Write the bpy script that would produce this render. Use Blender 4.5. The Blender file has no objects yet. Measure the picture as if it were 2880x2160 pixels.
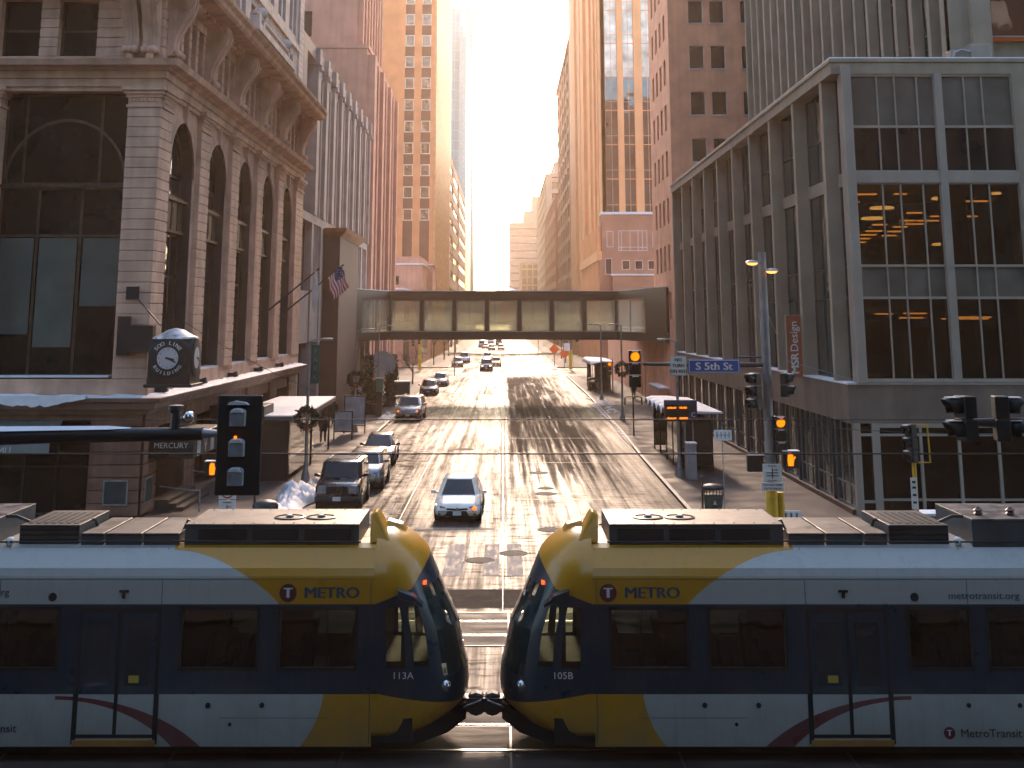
import bpy, bmesh, math, random
from mathutils import Vector, Matrix, noise
R = math.radians; PI = math.pi
random.seed(7)
sc = bpy.context.scene
COL = sc.collection

# ------------------------------------------------------------------ materials
def nd(nt, t, **k):
    n = nt.nodes.new(t)
    for a, b in k.items():
        setattr(n, a, b)
    return n
def setin(n, **k):
    for a, b in k.items():
        n.inputs[a.replace('_', ' ')].default_value = b
MATS = {}
def pmat(name, col, rough=0.7, metal=0.0, var=0.12, scale=1.5, stretch=(1, 1, 1), bump=0.0, bscale=8, coat=0.0, rvar=0.0, streak=0.0, emis=None, es=1.0, spec=0.5):
    if name in MATS: return MATS[name]
    m = bpy.data.materials.new(name); m.use_nodes = True; nt = m.node_tree
    b = nt.nodes['Principled BSDF']
    b.inputs['Roughness'].default_value = rough; b.inputs['Metallic'].default_value = metal
    b.inputs['Specular IOR Level'].default_value = spec
    if coat: b.inputs['Coat Weight'].default_value = coat; b.inputs['Coat Roughness'].default_value = 0.06
    tc = nd(nt, 'ShaderNodeTexCoord'); mp = nd(nt, 'ShaderNodeMapping'); mp.inputs['Scale'].default_value = stretch
    nt.links.new(tc.outputs['Object'], mp.inputs['Vector'])
    n1 = nd(nt, 'ShaderNodeTexNoise'); n1.inputs['Scale'].default_value = scale; n1.inputs['Detail'].default_value = 6
    nt.links.new(mp.outputs['Vector'], n1.inputs['Vector'])
    cr = nd(nt, 'ShaderNodeValToRGB')
    lo = [max(0, c * (1 - var * 1.6)) for c in col]; hi = [min(1, c * (1 + var * 1.4)) for c in col]
    cr.color_ramp.elements[0].position = 0.3; cr.color_ramp.elements[1].position = 0.7
    cr.color_ramp.elements[0].color = (*lo, 1); cr.color_ramp.elements[1].color = (*hi, 1)
    nt.links.new(n1.outputs['Fac'], cr.inputs['Fac'])
    out = cr.outputs['Color']
    if streak:
        mp2 = nd(nt, 'ShaderNodeMapping'); mp2.inputs['Scale'].default_value = (1.3, 1.3, 0.07)
        nt.links.new(tc.outputs['Object'], mp2.inputs['Vector'])
        n2 = nd(nt, 'ShaderNodeTexNoise'); n2.inputs['Scale'].default_value = 1.6; n2.inputs['Detail'].default_value = 8
        nt.links.new(mp2.outputs['Vector'], n2.inputs['Vector'])
        mr = nd(nt, 'ShaderNodeMapRange'); setin(mr, From_Min=0.35, From_Max=0.65, To_Min=1 - streak, To_Max=1.0)
        nt.links.new(n2.outputs['Fac'], mr.inputs['Value'])
        mx = nd(nt, 'ShaderNodeMixRGB', blend_type='MULTIPLY'); mx.inputs['Fac'].default_value = 1
        nt.links.new(out, mx.inputs['Color1']); nt.links.new(mr.outputs['Result'], mx.inputs['Color2'])
        out = mx.outputs['Color']
    nt.links.new(out, b.inputs['Base Color'])
    if rvar:
        mr = nd(nt, 'ShaderNodeMapRange'); setin(mr, From_Min=0.3, From_Max=0.7, To_Min=max(0, rough - rvar), To_Max=min(1, rough + rvar))
        nt.links.new(n1.outputs['Fac'], mr.inputs['Value']); nt.links.new(mr.outputs['Result'], b.inputs['Roughness'])
    if bump:
        n3 = nd(nt, 'ShaderNodeTexNoise'); n3.inputs['Scale'].default_value = bscale; n3.inputs['Detail'].default_value = 5
        nt.links.new(mp.outputs['Vector'], n3.inputs['Vector'])
        bp = nd(nt, 'ShaderNodeBump'); setin(bp, Strength=bump, Distance=0.02)
        nt.links.new(n3.outputs['Fac'], bp.inputs['Height']); nt.links.new(bp.outputs['Normal'], b.inputs['Normal'])
    if emis:
        b.inputs['Emission Color'].default_value = (*emis, 1); b.inputs['Emission Strength'].default_value = es
    MATS[name] = m
    return m
def glassy(name, col=(0.010, 0.016, 0.018), rough=0.06, wob=0.15, wscale=0.6, spec=0.8, metal=0.0):
    """opaque window glass seen from outside: dark behind, mirror-like, panes slightly out of true"""
    if name in MATS: return MATS[name]
    m = pmat(name, col, rough, metal, var=0.3, scale=0.4, spec=spec)
    nt = m.node_tree; b = nt.nodes['Principled BSDF']
    tc = nd(nt, 'ShaderNodeTexCoord'); n3 = nd(nt, 'ShaderNodeTexNoise'); n3.inputs['Scale'].default_value = wscale
    nt.links.new(tc.outputs['Object'], n3.inputs['Vector'])
    bp = nd(nt, 'ShaderNodeBump'); setin(bp, Strength=wob, Distance=0.15)
    nt.links.new(n3.outputs['Fac'], bp.inputs['Height']); nt.links.new(bp.outputs['Normal'], b.inputs['Normal'])
    return m
def clearglass(name, tint=(0.5, 0.55, 0.55), refl=0.1, rough=0.03):
    """thin pane: tinted see-through plus fresnel reflection"""
    if name in MATS: return MATS[name]
    m = bpy.data.materials.new(name); m.use_nodes = True; nt = m.node_tree; nt.nodes.clear()
    o = nd(nt, 'ShaderNodeOutputMaterial'); mx = nd(nt, 'ShaderNodeMixShader'); tr = nd(nt, 'ShaderNodeBsdfTransparent')
    gl = nd(nt, 'ShaderNodeBsdfGlossy'); fr = nd(nt, 'ShaderNodeLayerWeight'); mr = nd(nt, 'ShaderNodeMapRange')
    tr.inputs['Color'].default_value = (*tint, 1); gl.inputs['Roughness'].default_value = rough
    n = nd(nt, 'ShaderNodeTexNoise'); n.inputs['Scale'].default_value = 0.8
    tc = nd(nt, 'ShaderNodeTexCoord'); nt.links.new(tc.outputs['Object'], n.inputs['Vector'])
    bp = nd(nt, 'ShaderNodeBump'); setin(bp, Strength=0.08, Distance=0.1); nt.links.new(n.outputs['Fac'], bp.inputs['Height'])
    nt.links.new(bp.outputs['Normal'], gl.inputs['Normal'])
    fr.inputs['Blend'].default_value = 0.25
    setin(mr, To_Min=refl, To_Max=0.8)
    nt.links.new(fr.outputs['Facing'], mr.inputs['Value']); nt.links.new(mr.outputs['Result'], mx.inputs['Fac'])
    nt.links.new(tr.outputs['BSDF'], mx.inputs[1]); nt.links.new(gl.outputs['BSDF'], mx.inputs[2]); nt.links.new(mx.outputs['Shader'], o.inputs['Surface'])
    MATS[name] = m
    return m
def lamp(name, col, s):
    return pmat(name, (0.05, 0.04, 0.03), 0.4, emis=col, es=s)

# ------------------------------------------------------------------ mesh builder
class MB:
    def __init__(s): s.v = []; s.f = []; s.m = []
    def add(s, vs, fs, m=0):
        o = len(s.v); s.v += [tuple(v) for v in vs]
        for f in fs: s.f.append(tuple(i + o for i in f)); s.m.append(m)
    def box(s, x0, x1, y0, y1, z0, z1, m=0):
        if x0 > x1: x0, x1 = x1, x0
        if y0 > y1: y0, y1 = y1, y0
        if z0 > z1: z0, z1 = z1, z0
        s.add([(x0,y0,z0),(x1,y0,z0),(x1,y1,z0),(x0,y1,z0),(x0,y0,z1),(x1,y0,z1),(x1,y1,z1),(x0,y1,z1)],
              [(0,3,2,1),(4,5,6,7),(0,1,5,4),(1,2,6,5),(2,3,7,6),(3,0,4,7)], m)
        return s
    def quad(s, a, b, c, d, m=0): s.add([a, b, c, d], [(0, 1, 2, 3)], m); return s
    def prism(s, poly, axis, a0, a1, m=0):
        """extrude a 2d outline along an axis: 'x' outline is (y,z), 'y' (x,z), 'z' (x,y)"""
        def P(u, v, a): return (a, u, v) if axis == 'x' else (u, a, v) if axis == 'y' else (u, v, a)
        n = len(poly); vs = [P(u, v, a0) for u, v in poly] + [P(u, v, a1) for u, v in poly]
        s.add(vs, [tuple(range(n)), tuple(range(2 * n - 1, n - 1, -1))] + [(i, i + n, (i + 1) % n + n, (i + 1) % n) for i in range(n)], m)
        return s
    def tube(s, pts, r, n=8, m=0, cap=True):
        pts = [Vector(p) for p in pts]; rings = []
        rr = r if isinstance(r, (list, tuple)) else [r] * len(pts)
        up = None
        for i, p in enumerate(pts):
            d = (pts[min(i + 1, len(pts) - 1)] - pts[max(i - 1, 0)]).normalized()
            if up is None:
                up = Vector((0, 0, 1)) if abs(d.z) < 0.9 else Vector((1, 0, 0))
            a = d.cross(up).normalized(); b = a.cross(d).normalized(); up = b
            rings.append([tuple(p + rr[i] * (math.cos(2*PI*k/n) * a + math.sin(2*PI*k/n) * b)) for k in range(n)])
        return s.loft(rings, cap, m)
    def loft(s, rings, cap=True, m=0, closed=True):
        n = len(rings[0]); vs = [p for r in rings for p in r]; fs = []
        for i in range(len(rings) - 1):
            for k in range(n if closed else n - 1):
                k2 = (k + 1) % n
                fs.append((i*n + k, i*n + k2, (i+1)*n + k2, (i+1)*n + k))
        if cap: fs += [tuple(range(n - 1, -1, -1)), tuple((len(rings)-1)*n + k for k in range(n))]
        s.add(vs, fs, m); return s
    def lathe(s, prof, c=(0, 0, 0), n=16, m=0, axis='z', cap=True):
        rings = []
        for r, h in prof:
            ring = []
            for k in range(n):
                a, b = r * math.cos(2*PI*k/n), r * math.sin(2*PI*k/n)
                ring.append((c[0]+a, c[1]+b, c[2]+h) if axis == 'z' else (c[0]+a, c[1]+h, c[2]+b) if axis == 'y' else (c[0]+h, c[1]+a, c[2]+b))
            rings.append(ring)
        return s.loft(rings, cap, m)
    def ball(s, c, r, n=12, m=0, sz=1.0):
        return s.lathe([(max(1e-3, r*math.sin(PI*i/8)), -r*sz*math.cos(PI*i/8)) for i in range(9)], c, n, m)
    def build(s, name, mats, parent=None, smooth=False, bevel=0, label=None, kind=None, angle=40, seg=2):
        me = bpy.data.meshes.new(name)
        org = ORG.get(parent.name, Vector((0, 0, 0))) if parent else Vector((0, 0, 0))
        me.from_pydata([(v[0]-org.x, v[1]-org.y, v[2]-org.z) for v in s.v], [], s.f)
        if not isinstance(mats, (list, tuple)): mats = [mats]
        for mt in mats: me.materials.append(mt)
        if len(mats) > 1: me.polygons.foreach_set('material_index', s.m)
        bm = bmesh.new(); bm.from_mesh(me); bmesh.ops.recalc_face_normals(bm, faces=bm.faces); bm.to_mesh(me); bm.free()
        if smooth:
            me.polygons.foreach_set('use_smooth', [True] * len(me.polygons)); me.set_sharp_from_angle(angle=R(angle))
        me.update()
        o = bpy.data.objects.new(name, me); COL.objects.link(o)
        if parent: o.parent = parent; ORG[o.name] = org
        else: ORG[o.name] = Vector((0, 0, 0))
        if label: o['label'] = label
        if kind: o['kind'] = kind
        if bevel:
            bv = o.modifiers.new('bevel', 'BEVEL'); bv.width = bevel; bv.segments = seg; bv.limit_method = 'ANGLE'; bv.angle_limit = R(35)
        return o
ORG = {}
def thing(name, label, cat, loc=(0, 0, 0), group=None, rz=0):
    """an Empty at the thing's base; parts are written in world coordinates relative to it"""
    o = bpy.data.objects.new(name, None); COL.objects.link(o); o.empty_display_size = 0.3
    o.location = loc; o.rotation_euler = (0, 0, rz); ORG[o.name] = Vector(loc)
    o['label'] = label; o['category'] = cat
    if group: o['group'] = group
    return o
def place(o, loc, rz=0, scale=None):
    o.location = loc; o.rotation_euler = (0, 0, rz)
    if scale: o.scale = scale
    return o
def dup(root, label, loc, rz=0, group=None, scale=None):
    def cp(o, par):
        c = o.copy(); COL.objects.link(c)
        if par: c.parent = par
        for ch in o.children: cp(ch, c)
        return c
    r = cp(root, None); r['label'] = label
    if group: r['group'] = group
    return place(r, loc, rz, scale)
def tagm(o, label, cat, group=None):
    o['label'] = label; o['category'] = cat
    if group: o['group'] = group
    return o
def text(s, size, mat, parent, loc, rot=(R(90), 0, 0), bold=0.0, ext=0.004, name='lettering', align='CENTER', sx=1.0, mirror=False):
    c = bpy.data.curves.new(name, 'FONT'); c.body = s; c.size = size; c.extrude = ext; c.offset = 0; c.align_x = align; c.align_y = 'CENTER'
    c.resolution_u = 3
    t = bpy.data.objects.new('t', c); COL.objects.link(t)
    bpy.context.view_layer.update()
    me = bpy.data.meshes.new_from_object(t.evaluated_get(bpy.context.evaluated_depsgraph_get()))
    bpy.data.objects.remove(t); bpy.data.curves.remove(c)
    M = Matrix.LocRotScale(Vector(loc) - (ORG[parent.name] if parent else Vector((0,0,0))), Matrix.Rotation(rot[2], 3, 'Z') @ Matrix.Rotation(rot[0], 3, 'X') , None) if rot[1] == 0 else Matrix.Translation(Vector(loc) - ORG[parent.name]) @ Matrix.Rotation(rot[2], 4, 'Z') @ Matrix.Rotation(rot[0], 4, 'X') @ Matrix.Rotation(rot[1], 4, 'Z')
    if bold > .003:
        bm = bmesh.new()
        for k in (-1, 0, 1):
            m2 = me.copy(); m2.transform(Matrix.Translation((k * bold, 0, .0006 * k))); bm.from_mesh(m2); bpy.data.meshes.remove(m2)
        bm.to_mesh(me); bm.free()
    me.transform(M @ Matrix.Diagonal(((-sx if mirror else sx), 1, 1, 1)))
    me.materials.clear(); me.materials.append(mat); me.name = name
    o = bpy.data.objects.new(name, me); COL.objects.link(o)
    if parent: o.parent = parent; ORG[o.name] = ORG[parent.name]
    return o

# facade frame: u along the wall, z up, w outwards
class Fac:
    def __init__(s, kind, c, out): s.k = kind; s.c = c; s.o = out
    def p(s, u, v, w): return (s.c + s.o * w, u, v) if s.k == 'x' else (u, s.c + s.o * w, v)
    def box(s, mb, u0, u1, v0, v1, w0, w1, m=0):
        a = s.p(u0, v0, w0); b = s.p(u1, v1, w1); mb.box(a[0], b[0], a[1], b[1], a[2], b[2], m)
    def quad(s, mb, u0, u1, v0, v1, w, m=0):
        mb.quad(s.p(u0, v0, w), s.p(u1, v0, w), s.p(u1, v1, w), s.p(u0, v1, w), m)
def wallgrid(F, mb, u0, u1, v0, v1, cols, rows, depth=0.4, w=0.0, m=0):
    """wall of thickness depth with openings cols x rows left out"""
    cols = sorted(cols); rows = sorted(rows)
    e = [u0] + [x for c in cols for x in c] + [u1]
    for i in range(0, len(e), 2):
        if e[i+1] - e[i] > 1e-3: F.box(mb, e[i], e[i+1], v0, v1, w - depth, w, m)
    e = [v0] + [x for r in rows for x in r] + [v1]
    for c in (cols if rows else []):
        for i in range(0, len(e), 2):
            if e[i+1] - e[i] > 1e-3: F.box(mb, c[0], c[1], e[i], e[i+1], w - depth, w, m)
def window(F, root, u0, u1, v0, v1, w, fm, gm, fr=0.07, mull=(), trans=(), fd=0.08, pane=True, sill=None, name='window'):
    mb = MB()
    F.box(mb, u0, u0 + fr, v0, v1, w - fd, w); F.box(mb, u1 - fr, u1, v0, v1, w - fd, w)
    F.box(mb, u0 + fr, u1 - fr, v0, v0 + fr, w - fd, w); F.box(mb, u0 + fr, u1 - fr, v1 - fr, v1, w - fd, w)
    for x in mull: F.box(mb, x - fr/2, x + fr/2, v0 + fr, v1 - fr, w - fd, w - 0.003)
    for z in trans: F.box(mb, u0 + fr, u1 - fr, z - fr/2, z + fr/2, w - fd, w - 0.006)
    o = mb.build(name, fm, root)
    if sill:
        q = MB(); F.box(q, u0 - 0.08, u1 + 0.08, v0 - 0.09, v0 - 0.002, w - fd, w + sill[1]); q.build('sill', sill[0], o)
    if pane:
        q = MB(); F.box(q, u0 + fr*0.6, u1 - fr*0.6, v0 + fr*0.6, v1 - fr*0.6, w - fd*0.7, w - fd*0.55); q.build('pane', gm, o)
    return o
def sweepL(prof, Xc, Yc, xfar, yfar, mb, m=0, side=1):
    """moulding round the corner (Xc,Yc) of a building: one leg along the front (plane Y=Yc), one along the street (plane X=Xc)"""
    r0 = [(xfar, Yc - w, z) for w, z in prof]
    r1 = [(Xc + side * w, Yc - w, z) for w, z in prof]
    r2 = [(Xc + side * w, yfar, z) for w, z in prof]
    mb.loft([r0, r1, r2], True, m)
    return mb

# ------------------------------------------------------------------ camera, air, light
CAMH = 7.6
cd = bpy.data.cameras.new('camera'); cam = bpy.data.objects.new('camera', cd); COL.objects.link(cam)
cam.location = (0, 0, CAMH); cam.rotation_euler = (R(90) + math.atan(705 / 3500), 0, 0)
cd.sensor_width = 36; cd.lens = 43.75; cd.shift_x = 25 / 2880; cd.shift_y = -888 / 2880; cd.clip_start = 0.1; cd.clip_end = 6000
sc.camera = cam
SUN_EL, SUN_AZ = R(22.0), R(1.5)
w = bpy.data.worlds.new('World'); sc.world = w; w.use_nodes = True; nt = w.node_tree
bg = nt.nodes['Background']; sky = nt.nodes.new('ShaderNodeTexSky'); sky.sky_type = 'NISHITA'; sky.sun_disc = False
sky.sun_elevation = SUN_EL; sky.sun_rotation = SUN_AZ; sky.air_density = 1.0; sky.dust_density = 1.6; sky.ozone_density = 1.0; sky.altitude = 250
nt.links.new(sky.outputs['Color'], bg.inputs['Color']); bg.inputs['Strength'].default_value = 0.15
sv = Vector((math.sin(SUN_AZ) * math.cos(SUN_EL), math.cos(SUN_AZ) * math.cos(SUN_EL), math.sin(SUN_EL)))
ld = bpy.data.lights.new('sun', 'SUN'); ld.energy = 1.1; ld.angle = R(10); ld.color = (1.0, 0.70, 0.50)
lo = bpy.data.objects.new('sun', ld); COL.objects.link(lo); lo.rotation_euler = (-sv).to_track_quat('-Z', 'Y').to_euler(); lo.location = (0, 0, 60)
sc.view_settings.view_transform = 'Standard'; sc.view_settings.look = 'None'; sc.view_settings.exposure = 2.4; sc.view_settings.gamma = 1
sc.render.engine = 'CYCLES'; sc.cycles.use_denoising = True; sc.cycles.max_bounces = 7; sc.cycles.diffuse_bounces = 3; sc.cycles.glossy_bounces = 4
sc.cycles.transparent_max_bounces = 12; sc.cycles.transmission_bounces = 2; sc.cycles.volume_bounces = 0; sc.cycles.caustics_reflective = False; sc.cycles.caustics_refractive = False
sc.cycles.sample_clamp_indirect = 6

HAZE = True
if HAZE:
    hz = MB().box(-260, 260, -12, 1300, -3, 230).build('haze', pmat('hz', (1, 1, 1)), None, kind='stuff')
    hm = bpy.data.materials.new('air'); hm.use_nodes = True; n = hm.node_tree; n.nodes.clear()
    ho = n.nodes.new('ShaderNodeOutputMaterial'); pv = n.nodes.new('ShaderNodeVolumePrincipled')
    pv.inputs['Color'].default_value = (1.0, 0.73, 0.52, 1); pv.inputs['Density'].default_value = 0.00028; pv.inputs['Anisotropy'].default_value = 0.66
    n.links.new(pv.outputs['Volume'], ho.inputs['Volume']); hz.data.materials.clear(); hz.data.materials.append(hm)
    hz['label'] = 'warm winter haze filling the street'

# ------------------------------------------------------------------ common materials
M = dict(
    soo=pmat('soo_stone', (0.64, 0.38, 0.265), 0.85, var=0.14, scale=0.9, bump=0.35, bscale=14, streak=0.22),
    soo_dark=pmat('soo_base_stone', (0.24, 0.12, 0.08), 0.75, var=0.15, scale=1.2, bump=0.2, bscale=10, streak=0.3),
    soo_lit=pmat('soo_lit_stone', (0.55, 0.47, 0.42), 0.8, var=0.12, scale=0.7, bump=0.2, streak=0.2),
    bronze=pmat('dark_bronze', (0.07, 0.045, 0.032), 0.45, 0.4, var=0.25, scale=3, bump=0.1),
    black=pmat('black_metal', (0.006, 0.011, 0.012), 0.5, 0.0, var=0.3, scale=6, rvar=0.12),
    darkgrey=pmat('dark_grey_metal', (0.05, 0.052, 0.055), 0.5, 0.3, var=0.2, scale=3),
    steel=pmat('galvanised_steel', (0.3, 0.3, 0.3), 0.5, 0.6, var=0.15, scale=4),
    white_al=pmat('pale_aluminium', (0.36, 0.30, 0.245), 0.45, 0.2, var=0.06, scale=0.8, streak=0.1),
    snow=pmat('snow', (0.74, 0.72, 0.72), 0.7, var=0.06, scale=3, bump=0.6, bscale=6),
    dirty_snow=pmat('dirty_snow', (0.36, 0.33, 0.32), 0.75, var=0.35, scale=2.2, bump=1.0, bscale=4),
    glass=glassy('window_glass'),
    glass_blue=glassy('window_glass_cool', (0.003, 0.009, 0.010), 0.05, spec=0.3),
    blind=pmat('window_blind', (0.075, 0.095, 0.08), 0.9, var=0.1, scale=1),
    dark=pmat('dark_interior', (0.012, 0.014, 0.016), 0.9, var=0.2),
    yellow=pmat('safety_yellow', (0.62, 0.36, 0.02), 0.5, var=0.12, scale=3, rvar=0.1),
    signwhite=pmat('sign_white', (0.72, 0.70, 0.66), 0.5, var=0.05),
    signblack=pmat('sign_black', (0.02, 0.02, 0.02), 0.5),
    rubber=pmat('tyre_rubber', (0.02, 0.02, 0.021), 0.85, var=0.2, bump=0.3, bscale=20),
    chrome=pmat('chrome', (0.6, 0.6, 0.6), 0.2, 1.0, var=0.05),
    amber=lamp('amber_light', (1.0, 0.16, 0.0), 0.5),
    amber_soft=lamp('warm_lamp', (1.0, 0.40, 0.09), 0.8),
    orange_line=lamp('ceiling_strip_light', (1.0, 0.28, 0.04), 0.75),
    green_light=lamp('green_light', (0.12, 1.0, 0.7), 0.8),
    white_light=lamp('headlight_on', (1.0, 0.93, 0.8), 1.6),
    red_light=lamp('red_marker', (1.0, 0.06, 0.01), 0.7),
)
# ------------------------------------------------------------------ ground
def road_mat():
    m = bpy.data.materials.new('wet_asphalt'); m.use_nodes = True; nt = m.node_tree; b = nt.nodes['Principled BSDF']
    tc = nd(nt, 'ShaderNodeTexCoord')
    def noise(sc_, st, det=6, rough=0.55, dist=0.0):
        mp = nd(nt, 'ShaderNodeMapping'); mp.inputs['Scale'].default_value = st
        nt.links.new(tc.outputs['Object'], mp.inputs['Vector'])
        n = nd(nt, 'ShaderNodeTexNoise'); setin(n, Scale=sc_, Detail=det, Roughness=rough, Distortion=dist)
        nt.links.new(mp.outputs['Vector'], n.inputs['Vector']); return n.outputs['Fac']
    def mrange(v, a, b_, c=0.0, d=1.0):
        r = nd(nt, 'ShaderNodeMapRange'); setin(r, From_Min=a, From_Max=b_, To_Min=c, To_Max=d); nt.links.new(v, r.inputs['Value']); return r.outputs['Result']
    def mth(op, a, b_=None, clamp=False):
        n = nd(nt, 'ShaderNodeMath', operation=op, use_clamp=clamp)
        for i, x in enumerate((a, b_)):
            if x is None: continue
            if isinstance(x, (int, float)): n.inputs[i].default_value = x
            else: nt.links.new(x, n.inputs[i])
        return n.outputs[0]
    sx = nd(nt, 'ShaderNodeSeparateXYZ'); nt.links.new(tc.outputs['Object'], sx.inputs[0])
    X, Y = sx.outputs['X'], sx.outputs['Y']
    streak = noise(1.0, (3.4, 0.05, 1), 6, 0.6, 0.05)      # long tyre-drawn streaks
    fine = noise(1.0, (13, 0.35, 1), 6, 0.65, 0.05)
    patch = noise(1.0, (0.30, 0.05, 1), 5, 0.6, 0.3)
    cross = noise(1.0, (0.7, 3.0, 1), 7, 0.65, 0.6)
    slush = noise(1.0, (1.1, 1.1, 1), 8, 0.62, 1.2)
    # drier, matt surface in the right-hand lanes away from the junction
    lane = mth('MULTIPLY', mrange(X, 0.25, 0.7), mrange(X, 4.6, 7.2, 1.0, 0.0))
    farm = mth('MULTIPLY', mrange(mth('ADD', Y, mth('MULTIPLY', streak, 30)), 76, 96), mrange(Y, 165, 175, 1.0, 0.0))
    dry = mth('MULTIPLY', mth('MULTIPLY', lane, farm), mrange(patch, 0.3, 0.5, 0.35, 1.0))
    near = mrange(Y, 48, 80, 1.0, 0.0)
    left = mth('MULTIPLY', mrange(X, -3.6, -5.2), mrange(slush, 0.5, 0.62))
    d2 = mth('ADD', mth('MULTIPLY', mrange(streak, 0.44, 0.66), 0.34), mth('MULTIPLY', mrange(fine, 0.42, 0.68), 0.26))
    d2 = mth('MULTIPLY', d2, mrange(X, -3.2, -0.4, 1.0, 0.75))
    d2 = mth('ADD', d2, mth('MULTIPLY', mrange(patch, 0.5, 0.62), 0.22))
    d2 = mth('ADD', d2, mth('MULTIPLY', mrange(cross, 0.52, 0.66), mth('MULTIPLY', near, 0.4)))
    d2 = mth('ADD', d2, mth('MULTIPLY', left, 0.5))
    dryness = mth('ADD', mth('MULTIPLY', dry, mrange(streak, 0.36, 0.56, 0.35, 0.95)), d2, True)
    rough = mrange(dryness, 0.0, 1.0, 0.45, 1.0)
    nt.links.new(rough, b.inputs['Roughness'])
    cr = nd(nt, 'ShaderNodeValToRGB'); e = cr.color_ramp.elements
    e[0].position = 0.3; e[0].color = (0.024, 0.018, 0.015, 1); e[1].position = 0.72; e[1].color = (0.10, 0.075, 0.062, 1)
    salt = mth('ADD', mth('MULTIPLY', noise(1.0, (5.5, 0.12, 1), 8, 0.7), 0.6), mth('MULTIPLY', slush, 0.4))
    nt.links.new(salt, cr.inputs['Fac'])
    dk = nd(nt, 'ShaderNodeMixRGB', blend_type='MULTIPLY'); nt.links.new(mth('MULTIPLY', dryness, 0.75), dk.inputs['Fac']); nt.links.new(cr.outputs['Color'], dk.inputs['Color1']); dk.inputs['Color2'].default_value = (.22, .15, .12, 1)
    nt.links.new(dk.outputs[0], b.inputs['Base Color'])
    bp = nd(nt, 'ShaderNodeBump'); setin(bp, Strength=0.12, Distance=0.02)
    h = mth('ADD', mth('MULTIPLY', fine, 0.6), mth('MULTIPLY', noise(1.0, (26, 12, 1), 4), 0.3))
    nt.links.new(h, bp.inputs['Height']); nt.links.new(bp.outputs['Normal'], b.inputs['Normal'])
    b.inputs['Specular IOR Level'].default_value = 0.06
    return m
M['road'] = road_mat()
M['walk'] = pmat('sidewalk_concrete', (0.085, 0.062, 0.054), 0.75, var=0.35, scale=0.7, bump=0.4, bscale=9, rvar=0.2, spec=.2)
M['kerb'] = pmat('kerb_stone', (0.16, 0.14, 0.13), 0.6, var=0.3, scale=2)
M['concrete_slab'] = pmat('track_concrete', (0.045, 0.034, 0.028), 0.75, var=0.4, scale=0.9, stretch=(0.6, 2.0, 1), bump=0.4, bscale=7, rvar=0.16, spec=.15)
M['paint'] = pmat('road_paint', (0.19, 0.165, 0.15), 0.8, var=0.35, scale=2.5, stretch=(3, 0.5, 1), rvar=0.15)
M['ground'] = pmat('far_ground', (0.12, 0.11, 0.1), 0.9, var=0.3, scale=0.05)
M['rail'] = pmat('rail_steel', (0.35, 0.33, 0.31), 0.22, 0.9, var=0.2)
MB().quad((-3000, -200, -0.25), (3000, -200, -0.25), (3000, 5000, -0.25), (-3000, 5000, -0.25)).build('ground', M['ground'], kind='structure')
rb = MB()
def sheet(mb, x0, x1, y0, y1, z, m=0): mb.quad((x0, y0, z), (x1, y0, z), (x1, y1, z), (x0, y1, z), m)
sheet(rb, -60, 60, -10, 1200, 0.0)
rb.build('road', M['road'], kind='structure')
# sidewalks: (x0,x1,y0,y1) blocks either side of the street, with kerbs
def kerbline(x, y0, y1, s, pts=None): pass
wk = MB(); kb = MB()
def walk(poly, kerb_edges, name):
    a = MB(); a.prism(poly, 'z', -0.1, 0.13); a.build('sidewalk', M['walk'], kind='structure')
    k = MB(); pts = kerb_edges
    for i in range(len(pts) - 1):
        p, q = Vector((*pts[i], 0)), Vector((*pts[i+1], 0)); d = (q - p).normalized(); n_ = Vector((d.y, -d.x, 0)) * 0.16
        k.add([(p.x, p.y, -.05), (q.x, q.y, -.05), (q.x+n_.x, q.y+n_.y, -.05), (p.x+n_.x, p.y+n_.y, -.05),
               (p.x, p.y, .134), (q.x, q.y, .134), (q.x+n_.x, q.y+n_.y, .134), (p.x+n_.x, p.y+n_.y, .134)],
              [(0,1,2,3), (4,5,6,7), (0,1,5,4), (1,2,6,5), (2,3,7,6), (3,0,4,7)])
    k.build('kerb', M['kerb'], kind='structure')
RC = [(60, 36.6), (8.6, 36.6), (7.4, 38.0), (7.4, 52), (7.65, 72), (8.05, 90), (8.5, 130), (8.5, 172)]
walk([(60, 36.6)] + RC[1:] + [(60, 172)], [(p[0], p[1]) for p in RC], 'r')
LC = [(-8.6, 172), (-8.6, 130), (-8.35, 60), (-8.3, 38.2), (-9.6, 36.6), (-60, 36.6)]
walk([(-60, 172)] + LC, LC, 'l')
RC = [(60, 202), (8.6, 202), (8.5, 204), (8.5, 290), (8.5, 420), (8.5, 700)]
walk([(60, 202)] + RC[1:] + [(60, 700)], RC, 'r')
LC = [(-8.5, 700), (-8.5, 204), (-8.7, 202), (-60, 202)]
walk([(-60, 700)] + LC, LC, 'l')
# near-side platform by the tracks (below the camera)
walk([(-60, -6), (60, -6), (60, 14), (-60, 14)], [(-60, 14), (60, 14)], 'n')
# track slabs and rails of the light-rail street
for i, yc in enumerate((25.0, 33.3)):
    t = MB(); sheet(t, -60, 60, yc - 1.7, yc + 1.7, 0.012); t.build('track_slab', M['concrete_slab'], kind='structure')
    t = MB()
    for s_ in (-1, 1):
        t.box(-60, 60, yc + s_*0.7175 - 0.035, yc + s_*0.7175 + 0.035, -0.02, 0.03)
    t.build('rail_track', M['rail'], kind='structure')
    t = MB()
    for s_ in (-1, 1):
        for o_ in (-.08, .08): t.box(-60, 60, yc + s_*0.7175 + o_ - 0.02, yc + s_*0.7175 + o_ + 0.02, -0.02, 0.0145)
    t.build('rail_groove', M['signblack'], kind='structure')
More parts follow.
